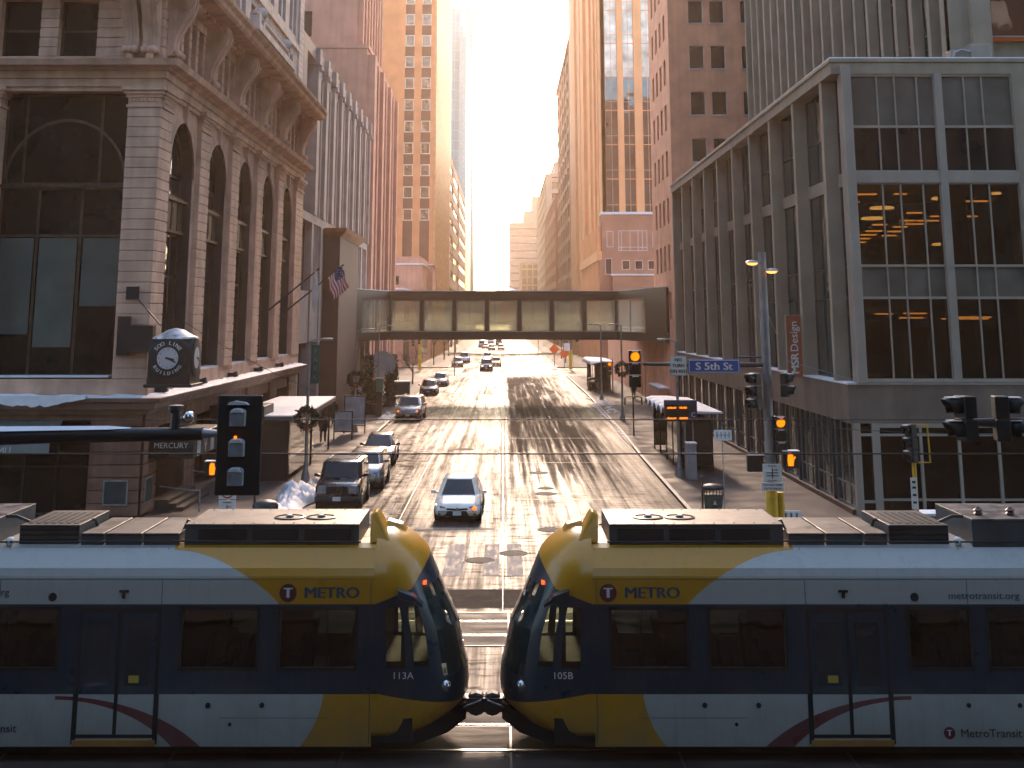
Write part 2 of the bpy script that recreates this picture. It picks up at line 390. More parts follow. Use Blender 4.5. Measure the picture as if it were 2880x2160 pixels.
# slab joints
t = MB()
for x in range(-57, 60, 3):
    for yc in (25.0, 33.3): t.box(x + .12, x + .16, yc - 1.7, yc + 1.7, 0.0, 0.0165)
for yc in (25.0, 33.3):
    for s_ in (-1, 1): t.box(-60, 60, yc + s_*1.7 - .03, yc + s_*1.7 + .03, 0, 0.018)
t.build('slab_joints', M['signblack'], kind='structure')
t = MB(); sheet(t, -8, 7.2, 35.6, 37.9, 0.006); t.build('brick_paving_band', pmat('paver', (0.035, 0.024, 0.02), 0.9, var=0.4, scale=2, bump=0.5, bscale=6, rvar=.08, spec=.05), kind='structure')
# lane lines / zebra bars / stop line
pt = MB()
for x in (-6.1, -4.6, -3.1, -1.55, 0.0, .0, 1.6, 3.1, 4.7, 6.2):
    if x == 0.0: continue
    sheet(pt, x - 0.3, x + 0.3, 39.8, 45.2, 0.008)
sheet(pt, -0.62, -0.12, 39.8, 45.2, 0.0085); sheet(pt, 0.12, 0.62, 39.8, 45.2, 0.0085)
pt.build('crosswalk', M['paint'], kind='structure')
pt = MB(); sheet(pt, -7.4, -0.3, 48.2, 48.65, 0.008)
for y in range(52, 168, 12):
    sheet(pt, -4.5, -4.38, y, y + 3, 0.008); sheet(pt, 3.6, 3.72, y, y + 3, 0.008)
sheet(pt, -0.13, -0.04, 50, 171, 0.008); sheet(pt, 0.06, 0.14, 50, 171, 0.008); sheet(pt, -7.4, -.3, 170, 170.5, .008)
for x in (-6, -4, -2, 0, 2, 4, 6): sheet(pt, x - .3, x + .3, 173, 177, .008); sheet(pt, x - .3, x + .3, 197.5, 201, .008)
sheet(pt, -0.05, 0.1, 203, 420, .008)
pt.build('lane_markings', M['paint'], kind='structure')
sj = MB()
sj.box(-4.02, -3.98, 38, 170, 0, .0065); sj.box(-0.02, 0.0, 27, 171, 0, .0065)
for y in range(52, 170, 9): sj.box(-8.2, -4.02, y, y + .04, 0, .006)
for y in range(56, 170, 14): sj.box(.1, 7.4, y, y + .05, 0, .006)
sj.build('pavement_joints', M['signblack'], kind='structure')
# manholes
mhm = pmat('manhole_iron', (0.03, 0.024, 0.02), 0.85, 0.0, var=.3, scale=8, bump=.4)
mh0 = None
for i, (x, y, r, l) in enumerate([(1.75, 48.2, .42, 'iron manhole cover nearest the crosswalk, right of the double line'), (0.35, 43.5, .4, 'manhole cover on the crosswalk at the double line'),
        (-0.75, 42.3, .4, 'manhole cover on the crosswalk left of the double line'), (1.9, 57.8, .42, 'first manhole cover up the right lane'), (1.95, 59.6, .3, 'small second manhole cover up the right lane'), (1.8, 65.5, .42, 'manhole cover beside tar patches in the right lane'), (-2.3, 77, .5, 'manhole cover in the lit left lane')]):
    a = MB(); a.lathe([(r + .08, 0.0), (r + .08, .012), (r, .016), (r, .010), (r*.8, .014), (.01, .014)], (x, y, 0), 24)
    o = a.build('manhole_cover', mhm, smooth=True); tagm(o, l, 'manhole cover', 'manhole covers in the street')
# snow banks: lumpy grids
def lump(name, poly_len, x0, y0, x1, y1, wd, h, label, seed, mat='dirty_snow', z=0.1):
    rnd = random.Random(seed); a = MB(); nL = max(8, int(poly_len * 5)); nW = 16; ph = [rnd.uniform(0, 6) for _ in range(8)]
    d = Vector((x1 - x0, y1 - y0, 0)); L = d.length; d.normalize(); n_ = Vector((-d.y, d.x, 0)); rings = []
    for i in range(nL + 1):
        t = i / nL; env = math.sin(PI * min(1, max(0, t))) ** 0.5 * (0.7 + 0.3 * math.sin(t * 9 + ph[0])); r = []
        for j in range(nW + 1):
            s = j / nW * 2 - 1; jx = rnd.uniform(-.04, .04)
            nz_ = noise.fractal(Vector((t * L * 1.1 + seed, s * wd * .8, seed * 3.1)), .8, 2.2, 4); hh = h * env * max(0, (1 - abs(s) ** 2.2)) * max(.15, 0.62 + 0.75 * nz_)
            p = Vector((x0, y0, z - .05)) + d * (L * t + jx * .5) + n_ * (wd / 2 * s * (0.8 + .25 * math.sin(t * 11 + ph[2]))); r.append((p.x, p.y, p.z + hh))
        rings.append(r)
    a.loft(rings, False, 0, closed=False)
    o = a.build(name, M[mat], smooth=True, angle=60, kind='stuff'); o['label'] = label; return o
lump('snow_bank', 12, -8.9, 46.5, -8.7, 58.5, 2.2, 1.0, 'lumpy ploughed snow bank along the left kerb beside the black SUV', 1, 'snow')
lump('snow_bank', 5, -8.6, 57, -8.8, 62, 0.9, .45, 'low snow heap along the left kerb behind the black SUV', 2)
lump('snow_bank', 8, -8.9, 94, -9.0, 103, 1.3, .5, 'snow heap on the left kerb beside the silver crossover', 3)
lump('snow_bank', 16, 9.0, 103, 9.3, 126, 2.6, .28, 'trampled snow on the right sidewalk before the far shelter', 4)
lump('snow_bank', 26, 7.9, 74, 8.3, 112, .5, .16, 'dirty slush ridge along the right kerb', 5)
lump('snow_bank', 14, -9, 19.6, 2.5 - 6, 20.9, 2.2, .16, 'dark crusted snow in the near roadway below the left train', 6)
lump('snow_bank', 10, 5.0, 20.3, 12, 20.9, 2.0, .16, 'dark crusted snow in the near roadway below the right train', 7)
lump('snow_bank', 10, -9.2, 110, -9.5, 128, 1.2, .35, 'snow ridge on the left sidewalk by the planters', 8)
# ------------------------------------------------------------------ Soo Line building (left corner)
X0, Y0 = -13.9, 49.9
FF = Fac('y', Y0, -1); FS = Fac('x', X0, 1)
soo = thing('stone_office_building', 'ornate brown stone corner building on the left with arched windows and a snowy ledge', 'building', (X0, Y0, 0))
a = MB()
a.box(-60, X0 - 1.5, Y0 + 1.5, 85.9, 0, 60); a.box(-60, X0 - .9, Y0 + .9, 85.9, 17.9, 20.9)
a.build('inner_walls', M['dark'], soo)
a = MB()
# ground floor: piers, lintel below the ledge
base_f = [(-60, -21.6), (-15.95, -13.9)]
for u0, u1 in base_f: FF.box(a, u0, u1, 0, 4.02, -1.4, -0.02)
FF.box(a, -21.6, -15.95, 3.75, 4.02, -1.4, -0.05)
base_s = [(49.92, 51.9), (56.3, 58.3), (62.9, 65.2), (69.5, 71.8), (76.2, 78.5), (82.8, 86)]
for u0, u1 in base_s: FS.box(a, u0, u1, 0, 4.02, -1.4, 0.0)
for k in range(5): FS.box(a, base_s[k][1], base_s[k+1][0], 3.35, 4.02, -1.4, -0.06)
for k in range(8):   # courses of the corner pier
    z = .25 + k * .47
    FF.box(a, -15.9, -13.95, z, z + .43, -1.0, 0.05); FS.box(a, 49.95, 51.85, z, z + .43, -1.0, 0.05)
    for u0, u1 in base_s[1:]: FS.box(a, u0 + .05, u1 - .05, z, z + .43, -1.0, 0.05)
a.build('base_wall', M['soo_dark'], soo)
# ledge
a = MB(); sweepL([(-.3, 3.98), (.15, 3.98), (.25, 4.12), (.5, 4.2), (.55, 4.42), (.75, 4.48), (.8, 4.62), (-.3, 4.66)], X0, Y0, -60, 86, a)
a.build('ledge', pmat('soo_ledge', (.30, .19, .15), .75, var=.15, scale=1, bump=.2, streak=.25), soo)
# upper base course
a = MB(); FF.box(a, -60, X0, 4.6, 5.12, -1.4, 0.06); FS.box(a, Y0 + .001, 86, 4.6, 5.12, -1.4, 0.062)
FF.box(a, -60, X0, 5.12, 5.3, -1.4, .0); FS.box(a, Y0 + .002, 86, 5.12, 5.3, -1.4, .0); a.build('base_course', M['soo'], soo)
# piers with courses
def courses(F, u0, u1, z0, z1, w, nm='pier', h=.41, mat='soo', flare=True):
    a = MB(); F.box(a, u0 + .03, u1 - .03, z0, z1, -1.35, w - .045)
    n = int(round((z1 - z0) / h)); hh = (z1 - z0) / n
    for k in range(n):
        F.box(a, u0, u1, z0 + k*hh + .018, z0 + (k+1)*hh - .018, -1.3, w)
    a.build(nm, M[mat], soo, bevel=.012, seg=1)
courses(FF, -15.25, -13.94, 5.3, 16.05, 0.0); courses(FS, Y0 + .003, 51.75, 5.3, 16.05, 0.0)
courses(FF, -22.2, -20.45, 5.3, 16.05, 0.0)
bays = [(51.8, 56.2), (58.5, 62.85), (65.15, 69.5), (71.8, 76.15), (78.5, 82.8)]
for i in range(5):
    u0 = bays[i][1] + .25; u1 = bays[i+1][0] - .25 if i < 4 else 86
    courses(FS, u0, u1, 5.3, 16.05, 0.12)
def capital(F, u0, u1, w):
    a = MB()
    for z0, z1, e in ((16.05, 16.15, .06), (16.15, 16.45, 0.0), (16.45, 16.58, .08), (16.58, 16.72, .16), (16.72, 16.9, .24)):
        F.box(a, u0 - e, u1 + e, z0, z1, -1.3, w + e)
    for k in range(int((u1 - u0) / .16)): F.box(a, u0 + k*.16 + .02, u0 + k*.16 + .12, 16.28, 16.44, 0, w + .05)
    a.build('capital', M['soo'], soo)
capital(FF, -15.25, -13.96, 0); capital(FS, Y0 + .25, 51.75, 0)
capital(FF, -22.2, -20.45, 0)
for i in range(5):
    capital(FS, bays[i][1] + .25, (bays[i+1][0] - .25 if i < 4 else 86), .12)
# arched bays on the street side
ogl = glassy('arch_glass', (0.012, .016, .016), .05, wob=1.0, wscale=.9, spec=.5)
for i, (u0, u1) in enumerate(bays):
    c = (u0 + u1) / 2; r = (u1 - u0) / 2 - .12; zs = 13.75; a = MB(); rv = MB(); N = 20; w = -.12
    pts = [(c + r * math.cos(PI * k / N), zs + r * math.sin(PI * k / N) * 1.08) for k in range(N + 1)]
    U0, U1 = u0 - .25, u1 + .25
    def outer(k):
        t = k / N
        if t < .25: return (U1, zs + (16.85 - zs) * t / .25)
        if t > .75: return (U0, zs + (16.85 - zs) * (1 - t) / .25)
        return (U1 + (U0 - U1) * (t - .25) / .5, 16.85)
    for k in range(N):
        p, q, p2, q2 = pts[k], outer(k), pts[k+1], outer(k+1)
        a.quad(FS.p(p[0], p[1], w), FS.p(q[0], q[1], w), FS.p(q2[0], q2[1], w), FS.p(p2[0], p2[1], w))
        rv.quad(FS.p(p[0], p[1], w - .03), FS.p(p[0], p[1], w - 1.0), FS.p(p2[0], p2[1], w - 1.0), FS.p(p2[0], p2[1], w - .03))
        for e0, e1, ww in ((0.0, .14, w + .07), (.14, .22, w + .03)):    # archivolt
            f = lambda P_, e: (c + (P_[0] - c) * (1 + e / r), zs + (P_[1] - zs) * (1 + e / r))
            A, B, C_, D = f(p, e0), f(p, e1), f(p2, e1), f(p2, e0)
            a.quad(FS.p(*A, ww), FS.p(*B, ww), FS.p(*C_, ww), FS.p(*D, ww)); a.quad(FS.p(*B, ww), FS.p(*B, w), FS.p(*C_, w), FS.p(*C_, ww))
    FS.box(a, c - .16, c + .16, zs + r * 1.08, 16.8, w - .1, w + .2)     # keystone
    FS.box(a, U0, u0 + .12, 5.3, zs, -1.3, w); FS.box(a, u1 - .12, U1, 5.3, zs, -1.3, w)
    FS.box(rv, u0 + .10, u0 + .14, 5.33, zs, -1.3, w - .03); FS.box(rv, u1 - .14, u1 - .10, 5.33, zs, -1.3, w - .03)
    a.build('arch', M['soo'], soo); rv.build('window_reveal', pmat('reveal_black', (.018, .022, .022), .45, var=.3), soo)
    # upper arched window
    wn = MB()
    for k in range(N):
        f = lambda P_, e: (c + (P_[0] - c) * e, zs + (P_[1] - zs) * e)
        A, B, C_, D = f(pts[k], 1), f(pts[k], .93), f(pts[k+1], .93), f(pts[k+1], 1)
        wn.quad(FS.p(*A, -.62), FS.p(*B, -.62), FS.p(*C_, -.62), FS.p(*D, -.62))
    FS.box(wn, u0 + .12, u0 + .25, 12.8, zs, -.8, -.62); FS.box(wn, u1 - .25, u1 - .12, 12.8, zs, -.8, -.62)
    FS.box(wn, c - .05, c + .05, 12.8, 15.9, -.8, -.63); FS.box(wn, u0 + .12, u1 - .12, 13.7, 13.8, -.8, -.625)
    FS.box(wn, u0 + .12, u1 - .12, 12.7, 12.85, -.8, -.45)
    wo = wn.build('window', M['bronze'], soo)
    g = MB(); g.add([FS.p(*p, -.68) for p in pts] + [FS.p(u0 + .12, 12.8, -.68), FS.p(u1 - .12, 12.8, -.68)], [tuple(range(N + 3))]); g.build('pane', ogl, wo)
    # spandrel panel
    s = MB(); FS.box(s, u0 + .12, u1 - .12, 11.3, 12.7, -.8, -.5); FS.box(s, u0 + .12, u1 - .12, 12.62, 12.74, -.5, -.3); FS.box(s, u0 + .12, u1 - .12, 11.25, 11.36, -.5, -.36)
    for q in (0, 1, 2, 3): FS.box(s, u0 + .35 + q * .98, u0 + .42 + q * .98, 11.4, 12.6, -.5, -.44)
    for q in range(3): FS.box(s, u0 + .6 + q * .98, u0 + 1.15 + q * .98, 11.6, 12.4, -.5, -.46)
    s.build('spandrel_panel', M['bronze'], soo, bevel=.01, seg=1)
    window(FS, soo, u0 + .12, u1 - .12, 5.35, 11.25, -.62, M['bronze'], ogl, .09, mull=(c - .72, c + .72), trans=(9.4,))
    b = MB(); FS.box(b, u0 + .2, c - .76, 7.2 + (i * 37 % 3) * .5, 11.1, -.76, -.74); FS.box(b, c - .68, c + .68, 8.0 + (i % 2), 11.1, -.76, -.74)
    s = MB(); FS.box(s, u0 + .12, u1 - .12, 5.12, 5.32, -.6, .05); s.build('sill', M['soo'], soo)
# front: great glazed bay
window(FF, soo, -20.45, -15.25, 5.35, 12.85, -.75, M['bronze'], M['glass_blue'], .1, mull=(-18.85, -17.1), trans=(10.9,), name='window')
window(FF, soo, -20.45, -15.25, 12.95, 16.7, -.75, M['bronze'], M['glass_blue'], .1, mull=(-19.6, -16.5), name='window')
a = MB()   # blinds drawn in the lower lights
for u0, u1, z in ((-20.3, -18.95, 7.0), (-18.72, -17.2, 6.5), (-16.95, -15.4, 8.1)): FF.box(a, u0, u1, z, 10.8, -.742, -.73)
a.build('blind', M['blind'], soo)
a = MB(); N = 24
for k in range(N):
    p = lambda t, r: (-17.85 + r * math.cos(t), 12.95 + r * 1.08 * math.sin(t)); t0, t1 = PI*k/N, PI*(k+1)/N
    a.quad(FF.p(*p(t0, 2.52), -.7), FF.p(*p(t1, 2.52), -.7), FF.p(*p(t1, 2.4), -.7), FF.p(*p(t0, 2.4), -.7))
FF.box(a, -20.45, -15.25, 12.84, 12.97, -.8, -.6); a.build('fanlight_bar', M['bronze'], soo)
window(FF, soo, -28, -22.2, 5.35, 16.7, -.75, M['bronze'], M['glass_blue'], .12, mull=(-26, -24), trans=(10.9, 12.9))
# entablature + cornice
a = MB(); sweepL([(-1.2, 16.88), (.10, 16.88), (.12, 17.2), (.2, 17.22), (.2, 17.5), (.34, 17.55), (.4, 17.62), (.72, 17.66), (.78, 17.82), (.82, 17.9), (-.3, 17.96), (-1.2, 17.96)], X0, Y0, -60, 86, a)
a.build('cornice', M['soo'], soo, smooth=True, angle=25)
a = MB(); sweepL([(-.6, 16.7), (.02, 16.7), (.02, 16.9), (-.6, 16.9)], X0, Y0, -60, 86, a); a.build('architrave', M['soo'], soo)
# third storey between the cornices
a = MB(); FF.box(a, -60, X0, 17.94, 18.15, -1.2, .02); FS.box(a, Y0 + .01, 86, 17.94, 18.15, -1.2, .02)
FF.box(a, -60, X0, 20.55, 21.0, -1.2, .02); FS.box(a, Y0 + .01, 86, 20.55, 21.0, -1.2, .02); a.build('upper_frieze', M['soo'], soo)
colsF = [(-15.85, -13.94), (-19.05, -18.3), (-21.9, -20.7), (-24.6, -23.6)]
for u0, u1 in colsF: courses(FF, u0, u1, 18.15, 20.55, 0.0, h=.4)
winsF = [(-18.3, -16.72), (-20.7, -19.05), (-23.6, -21.9)]
courses(FF, -16.72, -15.85, 18.15, 20.55, -.05, h=.4)
for u0, u1 in winsF: window(FF, soo, u0, u1, 18.15, 20.55, -.4, M['bronze'], M['glass_blue'], .08, trans=(19.3,))
def scroll(F, u, wd):
    """big carved console: bellied body with a volute and a tassel foot"""
    a = MB(); prof = [(0, 18.25), (.24, 18.3), (.34, 18.55), (.32, 18.8), (.42, 19.2), (.7, 19.7), (.98, 20.1), (1.12, 20.5), (1.08, 20.9), (1.0, 21.05), (0, 21.05)]
    pr2 = [F.p(0, z, w) for w, z in prof]
    for e, (d0, d1) in enumerate(((-.5, -.3), (-.3, -.12), (-.1, .1), (.12, .3), (.3, .5))):
        k = .90 if e in (0, 4) else 1.0 if e == 2 else .95
        r0 = [F.p(u + wd * d0, z, w * k) for w, z in prof]; r1 = [F.p(u + wd * d1, z, w * k) for w, z in prof]
        a.loft([r0, r1], True)
    for s_ in (-1, 1):
        for rr, ww in ((.34, .0), (.23, .04), (.12, .08)):
            p = F.p(u + s_ * wd * .5, 20.5, .75); q = F.p(u + s_ * (wd * .5 + .05 + ww), 20.5, .75)
            a.tube([p, q], rr, 14)
    for q in (-.3, 0, .3):
        p = F.p(u + wd * q, 18.36, .42); a.ball(p, .17, 10)
    p = F.p(u, 18.1, .32); a.ball(p, .16, 8, sz=1.3)
    a.build('scroll_bracket', M['soo'], soo, smooth=True, angle=35)
for u in (-15.2, -14.4): scroll(FF, u, .62)
scroll(FF, -22.6, .7)
ys = [50.75, 57.35, 64.0, 70.65, 77.3, 84.3]
for u in ys: scroll(FS, u, .95)
for i in range(5):
    u0, u1 = ys[i] + .7, ys[i+1] - .7; W = (u1 - u0)
    for k in range(4):
        c0 = u0 + W * k / 4; a = MB()
        if k: courses(FS, c0 - .22, c0 + .22, 18.15, 20.55, .0, 'colonnette', h=.4)
    for k in range(4):
        p = u0 + W * k / 4; window(FS, soo, p + .1, p + W/4 - .1, 18.15, 20.55, -.45, M['bronze'], M['glass'], .07)
    for e in (ys[i], ys[i+1]): pass
for u in ys: courses(FS, max(Y0 + .004, u - .8), min(86, u + .8), 18.15, 20.55, -.02, h=.4)
# crowning cornice with soffit
a = MB(); sweepL([(-1.2, 20.98), (.35, 20.98), (.42, 21.15), (1.3, 21.2), (1.42, 21.3), (1.45, 21.5), (1.62, 21.62), (1.66, 21.78), (-.6, 21.95), (-1.2, 21.95)], X0, Y0, -60, 86, a)
for i in range(54): FS.box(a, 50.6 + i*.65, 50.8 + i*.65, 21.0, 21.19, .35, .62)
a.build('upper_cornice', M['soo'], soo)
# upper storeys, paler: light falling on them put into the stone colour
u_ = MB(); cols = []; rows = [(22.6, 25.2), (26.6, 29.4), (30.8, 33.6), (35, 37.8)]
c0 = 52.0
while c0 < 82: cols += [(c0, c0 + 1.15), (c0 + 1.5, c0 + 2.65)]; c0 += 4.1
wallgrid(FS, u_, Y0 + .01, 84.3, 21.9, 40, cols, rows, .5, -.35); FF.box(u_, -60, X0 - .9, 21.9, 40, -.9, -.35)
u_.build('upper_wall', M['soo_lit'], soo)
n = 0
for c in cols:
    for r in rows:
        if n < 60: window(FS, soo, c[0], c[1], r[0], r[1], -.62, M['bronze'], M['glass_blue'], .06, trans=((r[0]+r[1])/2,)); n += 1
a = MB(); FS.box(a, 84.33, 85.98, 21.9, 40, -.9, -.3)
for k in range(int(18 / .42)): FS.box(a, 84.3, 86.0, 21.95 + k*.42, 22.32 + k*.42, -.9, -.22)
a.build('quoins', M['soo_lit'], soo)
a = MB(); FS.box(a, 51.5, 84, 25.7, 26.1, -.4, -.2); FS.box(a, 51.5, 84, 30, 30.3, -.4, -.2); a.build('string_course', M['soo_lit'], soo)
# balcony with ball finials
a = MB(); FS.box(a, 60.5, 71.3, 21.8, 22.15, -.4, 1.75); FS.box(a, 60.5, 71.3, 22.6, 22.75, 1.35, 1.6)
for k in range(22): a.lathe([(.05, 0), (.1, .12), (.04, .28), (.06, .45)], FS.p(60.9 + k * .48, 22.15, 1.48), 8)
for k in (60.9, 71.0): FS.box(a, k - .25, k + .25, 22.1, 22.7, 1.2, 1.7)
a.build('balcony', M['soo_lit'], soo)
for k in (62.5, 70.0):
    a = MB(); FS.box(a, k - .2, k + .2, 22.1, 22.75, 1.2, 1.6); a.ball(FS.p(k, 23.05, 1.4), .34, 14); a.build('ball_finial', M['soo_lit'], soo, smooth=True)
# snow on the ledge
rnd = random.Random(3); a = MB()
def snowstrip(ps, wd0, wd1, mb, seed, hh=.14):
    rnd = random.Random(seed); r = []
    for p, nrm in ps:
        o = wd1 + rnd.uniform(-.05, .05); i = wd0; h = hh * rnd.uniform(.5, 1.2)
        r.append([(p[0] + nrm[0]*i, p[1] + nrm[1]*i, p[2]), (p[0] + nrm[0]*i, p[1] + nrm[1]*i, p[2] + h), (p[0] + nrm[0]*(i*.4+o*.6), p[1] + nrm[1]*(i*.4+o*.6), p[2] + h*.8), (p[0] + nrm[0]*o, p[1] + nrm[1]*o, p[2] + .01)])
    mb.loft(r, False, closed=False)
ps = [((x, Y0, 4.62), (0, -1)) for x in [-24 + k*.3 for k in range(33)]] + [((X0 + .01, Y0 - .0, 4.62), (.7, -.7))] + [((X0, y, 4.62), (1, 0)) for y in [Y0 + .3 + k*.4 for k in range(89)]]
snowstrip(ps, .08, .76, a, 5, .12)
a.build('ledge_snow', M['snow'], soo, smooth=True, angle=60)
a = MB(); rr = random.Random(11)    # curl of snow sliding over the front edge
ring = []
for k in range(26):
    x = -20.2 + k * .17; d = .22 * max(0, math.sin(k / 25 * PI)) * (1 + .5 * rr.random())
    ring.append([(x, Y0 - .5, 4.7), (x, Y0 - .86, 4.72), (x, Y0 - .9, 4.6 - d), (x, Y0 - .82, 4.6 - d * .9)])
a.loft(ring, True, closed=True); a.build('ledge_snow', M['snow'], soo, smooth=True, angle=60)
for (u0, u1) in bays:
    a = MB(); FS.box(a, u0 + .4, u1 - .3, 5.32, 5.38, -.55, -.02); a.build('sill_snow', M['snow'], soo)
    a = MB(); FS.box(a, u0 - .9, u0 - .6, 4.75, 4.95, .08, .35); a.tube([FS.p(u0 - .75, 4.85, .35), FS.p(u0 - .75, 4.9, .55)], .14, 10); a.build('flood_lamp', M['black'], soo, smooth=True)
a = MB(); FF.box(a, -20.4, -15.4, 5.36, 5.43, -.7, -.05); a.build('sill_snow', M['snow'], soo)
# shop fronts in the base
window(FF, soo, -21.6, -15.95, 0.15, 3.75, -.7, M['black'], M['glass_blue'], .09, mull=(-20.1, -18.7, -17.4), trans=(1.95,))
for k in range(1, 5):
    u0, u1 = base_s[k][1], base_s[k+1][0]
    window(FS, soo, u0, u1, .3, 3.35, -.7, M['black'], M['glass'], .08, mull=((u0+u1)/2,), trans=(2.5,))
window(FS, soo, 51.9, 56.3, .1, 3.35, -1.1, M['black'], M['glass'], .09, mull=(53.3, 54.9), name='door')
# bronze plaques on the corner pier
for F, u0, u1 in ((FF, -15.3, -14.35), (FS, 50.3, 51.3)):
    a = MB(); F.box(a, u0, u1, .62, 1.55, .05, .09, 0); F.box(a, u0 + .06, u1 - .06, .68, 1.49, .09, .1, 1)
    a.build('plaque', [M['steel'], pmat('plaque_green', (.03, .06, .065), .5, .3, var=.2)], soo)
# wall boxes by the clock
a = MB(); FF.box(a, -14.85, -14.35, 8.35, 8.85, .02, .12); a.tube([FF.p(-14.4, 8.4, .1), (-13.2, 49.0, 7.35)], .03); a.build('tie_bracket', M['black'], soo)
a = MB(); FF.box(a, -15.1, -14.6, 6.2, 7.7, .02, .14); FF.box(a, -14.62, -13.6, 6.35, 7.35, .08, .5); a.build('clock_bracket', M['black'], soo)
# two small lit lamps inside the front bay
for x, y, z in ((-18.0, 51.15, 13.6), (-15.7, 51.1, 14.1)):
    pass
# hand rails at the entrance steps
a = MB()
for y, l in ((51.6, 'bent steel hand rail on the near side of the corner entrance steps'), (56.8, 'bent steel hand rail on the far side of the corner entrance steps')):
    a = MB(); a.tube([(-13.6, y, 1.1), (-12.4, y, .95), (-12.0, y, .95), (-12.0, y, .13)], .03)
    hr = a.build('hand_rail', M['steel'], None, smooth=True); tagm(hr, l, 'hand rail', 'entrance hand rails')
st = MB()
for k in range(3): st.box(-13.95, -13.0 + k * -.3 + .3, 51.9, 56.3, .13 + k*.14, .27 + k*.14)
st.build('entrance_steps', M['walk'], soo)

# corner clock
ck = thing('street_clock', 'black corner clock with round face and snow-capped dome on the left building', 'clock', (-12.85, 48.75, 6.0))
a = MB(); w_ = .8
a.box(-13.65, -12.05, 48.0, 49.6, 5.15, 6.35)
for rot in (0, 1):
    N = 16; pts = [(-w_, 6.3)] + [(-.8 * math.cos(PI*k/N), 6.3 + .62 * math.sin(PI*k/N)) for k in range(N + 1)] + [(w_, 6.3)]
    if rot == 0: a.prism([(x - 12.85, z) for x, z in pts], 'y', 48.0, 49.6)
    else: a.prism([(x + 48.8, z) for x, z in pts], 'x', -13.65, -12.05)
a.box(-13.75, -11.95, 47.9, 49.7, 5.08, 5.2)
a.build('case', M['black'], ck, bevel=.02)
a = MB(); a.lathe([(.86, 6.86), (.84, 6.92), (.66, 6.98), (.48, 7.08), (.28, 7.2), (.02, 7.26)], (-12.85, 48.8, 0), 24); a.build('dome_roof', pmat('snowy_metal', (.45, .45, .47), .4, .3, var=.5, scale=3), ck, smooth=True)
def clockface(F, u, v, w, nm):
    a = MB(); c0 = F.p(u, v, w); ax = 'y' if F.k == 'y' else 'x'; s = F.o
    a.lathe([(.72, 0), (.72, .03 * s), (.68, .04 * s), (.01, .04 * s)], c0, 32, 0, ax)
    o = a.build('dial_surround', M['black'], ck, smooth=True)
    a = MB(); a.lathe([(.40, .0), (.40, .05 * s), (.01, .05 * s)], c0, 32, 0, ax); d = a.build('dial', pmat('dial', (.55, .50, .50), .5, var=.05), ck, smooth=True)
    hnd = MB()
    for ang, L, wd in ((R(90 + 12), .26, .035), (R(90 + 25), .34, .024)):
        du, dv = math.sin(ang), math.cos(ang); q = []
        for t, k in ((-.08, 1), (L, 1), (L, -1), (-.08, -1)):
            q.append(F.p(u + du*t + dv*wd*k, v + dv*t - du*wd*k, w + .062))
        hnd.quad(*q); hnd.quad(*[(p_[0] + (0.01 if ax == 'x' else 0), p_[1] - (0.01 if ax == 'y' else 0), p_[2]) for p_ in q])
    hnd.build('clock_hand', M['signblack'], d)
    return d
d = clockface(FF, -12.9, 6.15, Y0 - 48.0, 'front')
clockface(FS, 48.8, 6.15, -12.05 - X0, 'side')
lt = pmat('letter_pale', (.6, .6, .58), .5)
for i, ch in enumerate('SOO LINE'):
    if ch == ' ': continue
    an = R(52 - i * 104 / 7); text(ch, .2, lt, ck, (-12.9 - math.sin(an) * .56, 47.95, 6.15 + math.cos(an) * .56), (R(90), -an, 0) if False else (R(90), an, 0), .006)
for i, ch in enumerate('BUILDING'):
    an = R(-56 + i * 112 / 7); text(ch, .18, lt, ck, (-12.9 + math.sin(an) * .56, 47.95, 6.15 - math.cos(an) * .56), (R(90), an, 0), .006)
for i in range(12):
    an = R(i * 30); text(str(i or 12), .09, M['signblack'], ck, (-12.9 + math.sin(an) * .33, 47.943, 6.15 + math.cos(an) * .33), (R(90), 0, 0), .002)
place(ck, (-12.85 + .3, 48.75, 6.0))
a = MB(); a.ball((-20.3, 50.5, 2.3), .09, 10); a.build('shop_lamp', M['amber_soft'], soo, smooth=True)
# awnings
aw = thing('awning', 'black box awning lettered MERCURY over the corner entrance', 'awning', (-13.9, 52, 2))
a = MB(); a.box(-13.85, -12.1, 50.6, 55.6, 2.25, 3.15); a.build('canopy_box', M['black'], aw, bevel=.02)
text('MERCURY', .3, lt, aw, (-12.98, 50.59, 2.74), (R(90), 0, 0), .002, name='lettering')
a = MB()
for k in range(3):
    for s_ in (-1, 1):
        y = 52.6 + s_ * (.95 + k * .2); a.box(-12.095, -12.08, y - .04, y + .04, 2.3, 3.1)
for s_ in (-1, 1):
    for k in range(2): a.add([(-12.085, 52.6 + s_*(.6 - k*.22), 3.1), (-12.085, 52.6 + s_*(.48 - k*.22), 3.1), (-12.085, 52.6 + s_ * (-.02), 2.5 - k*.2 + .05), (-12.085, 52.6, 2.3 + .3*(1-k))], [(0, 1, 2, 3)])
a.build('emblem', lt, aw)
a2 = thing('awning', 'grey-green fabric awning over the far left shop window, letters along its valance', 'awning', (-19, 49.5, 2.5))
a = MB(); a.prism([(49.88, 3.75), (48.6, 3.05), (48.6, 2.62), (48.64, 2.62), (48.66, 3.0), (49.88, 3.68)], 'x', -22.5, -17.05)
a.build('fabric', pmat('awning_fabric', (.18, .21, .2), .85, var=.12, scale=2), a2)
text('LINORI', .34, lt, a2, (-19.0, 48.585, 2.75), (R(90), 0, 0), .002, mirror=True)
a3 = thing('awning', 'dark striped awning over a shop door beneath the ledge, beside the left shelter', 'awning', (-13.9, 62.5, 2.6))
a = MB(); a.box(-13.88, -11.3, 60.9, 63.4, 2.7, 3.55)
a.build('canopy_box', M['black'], a3, bevel=.02); a = MB()
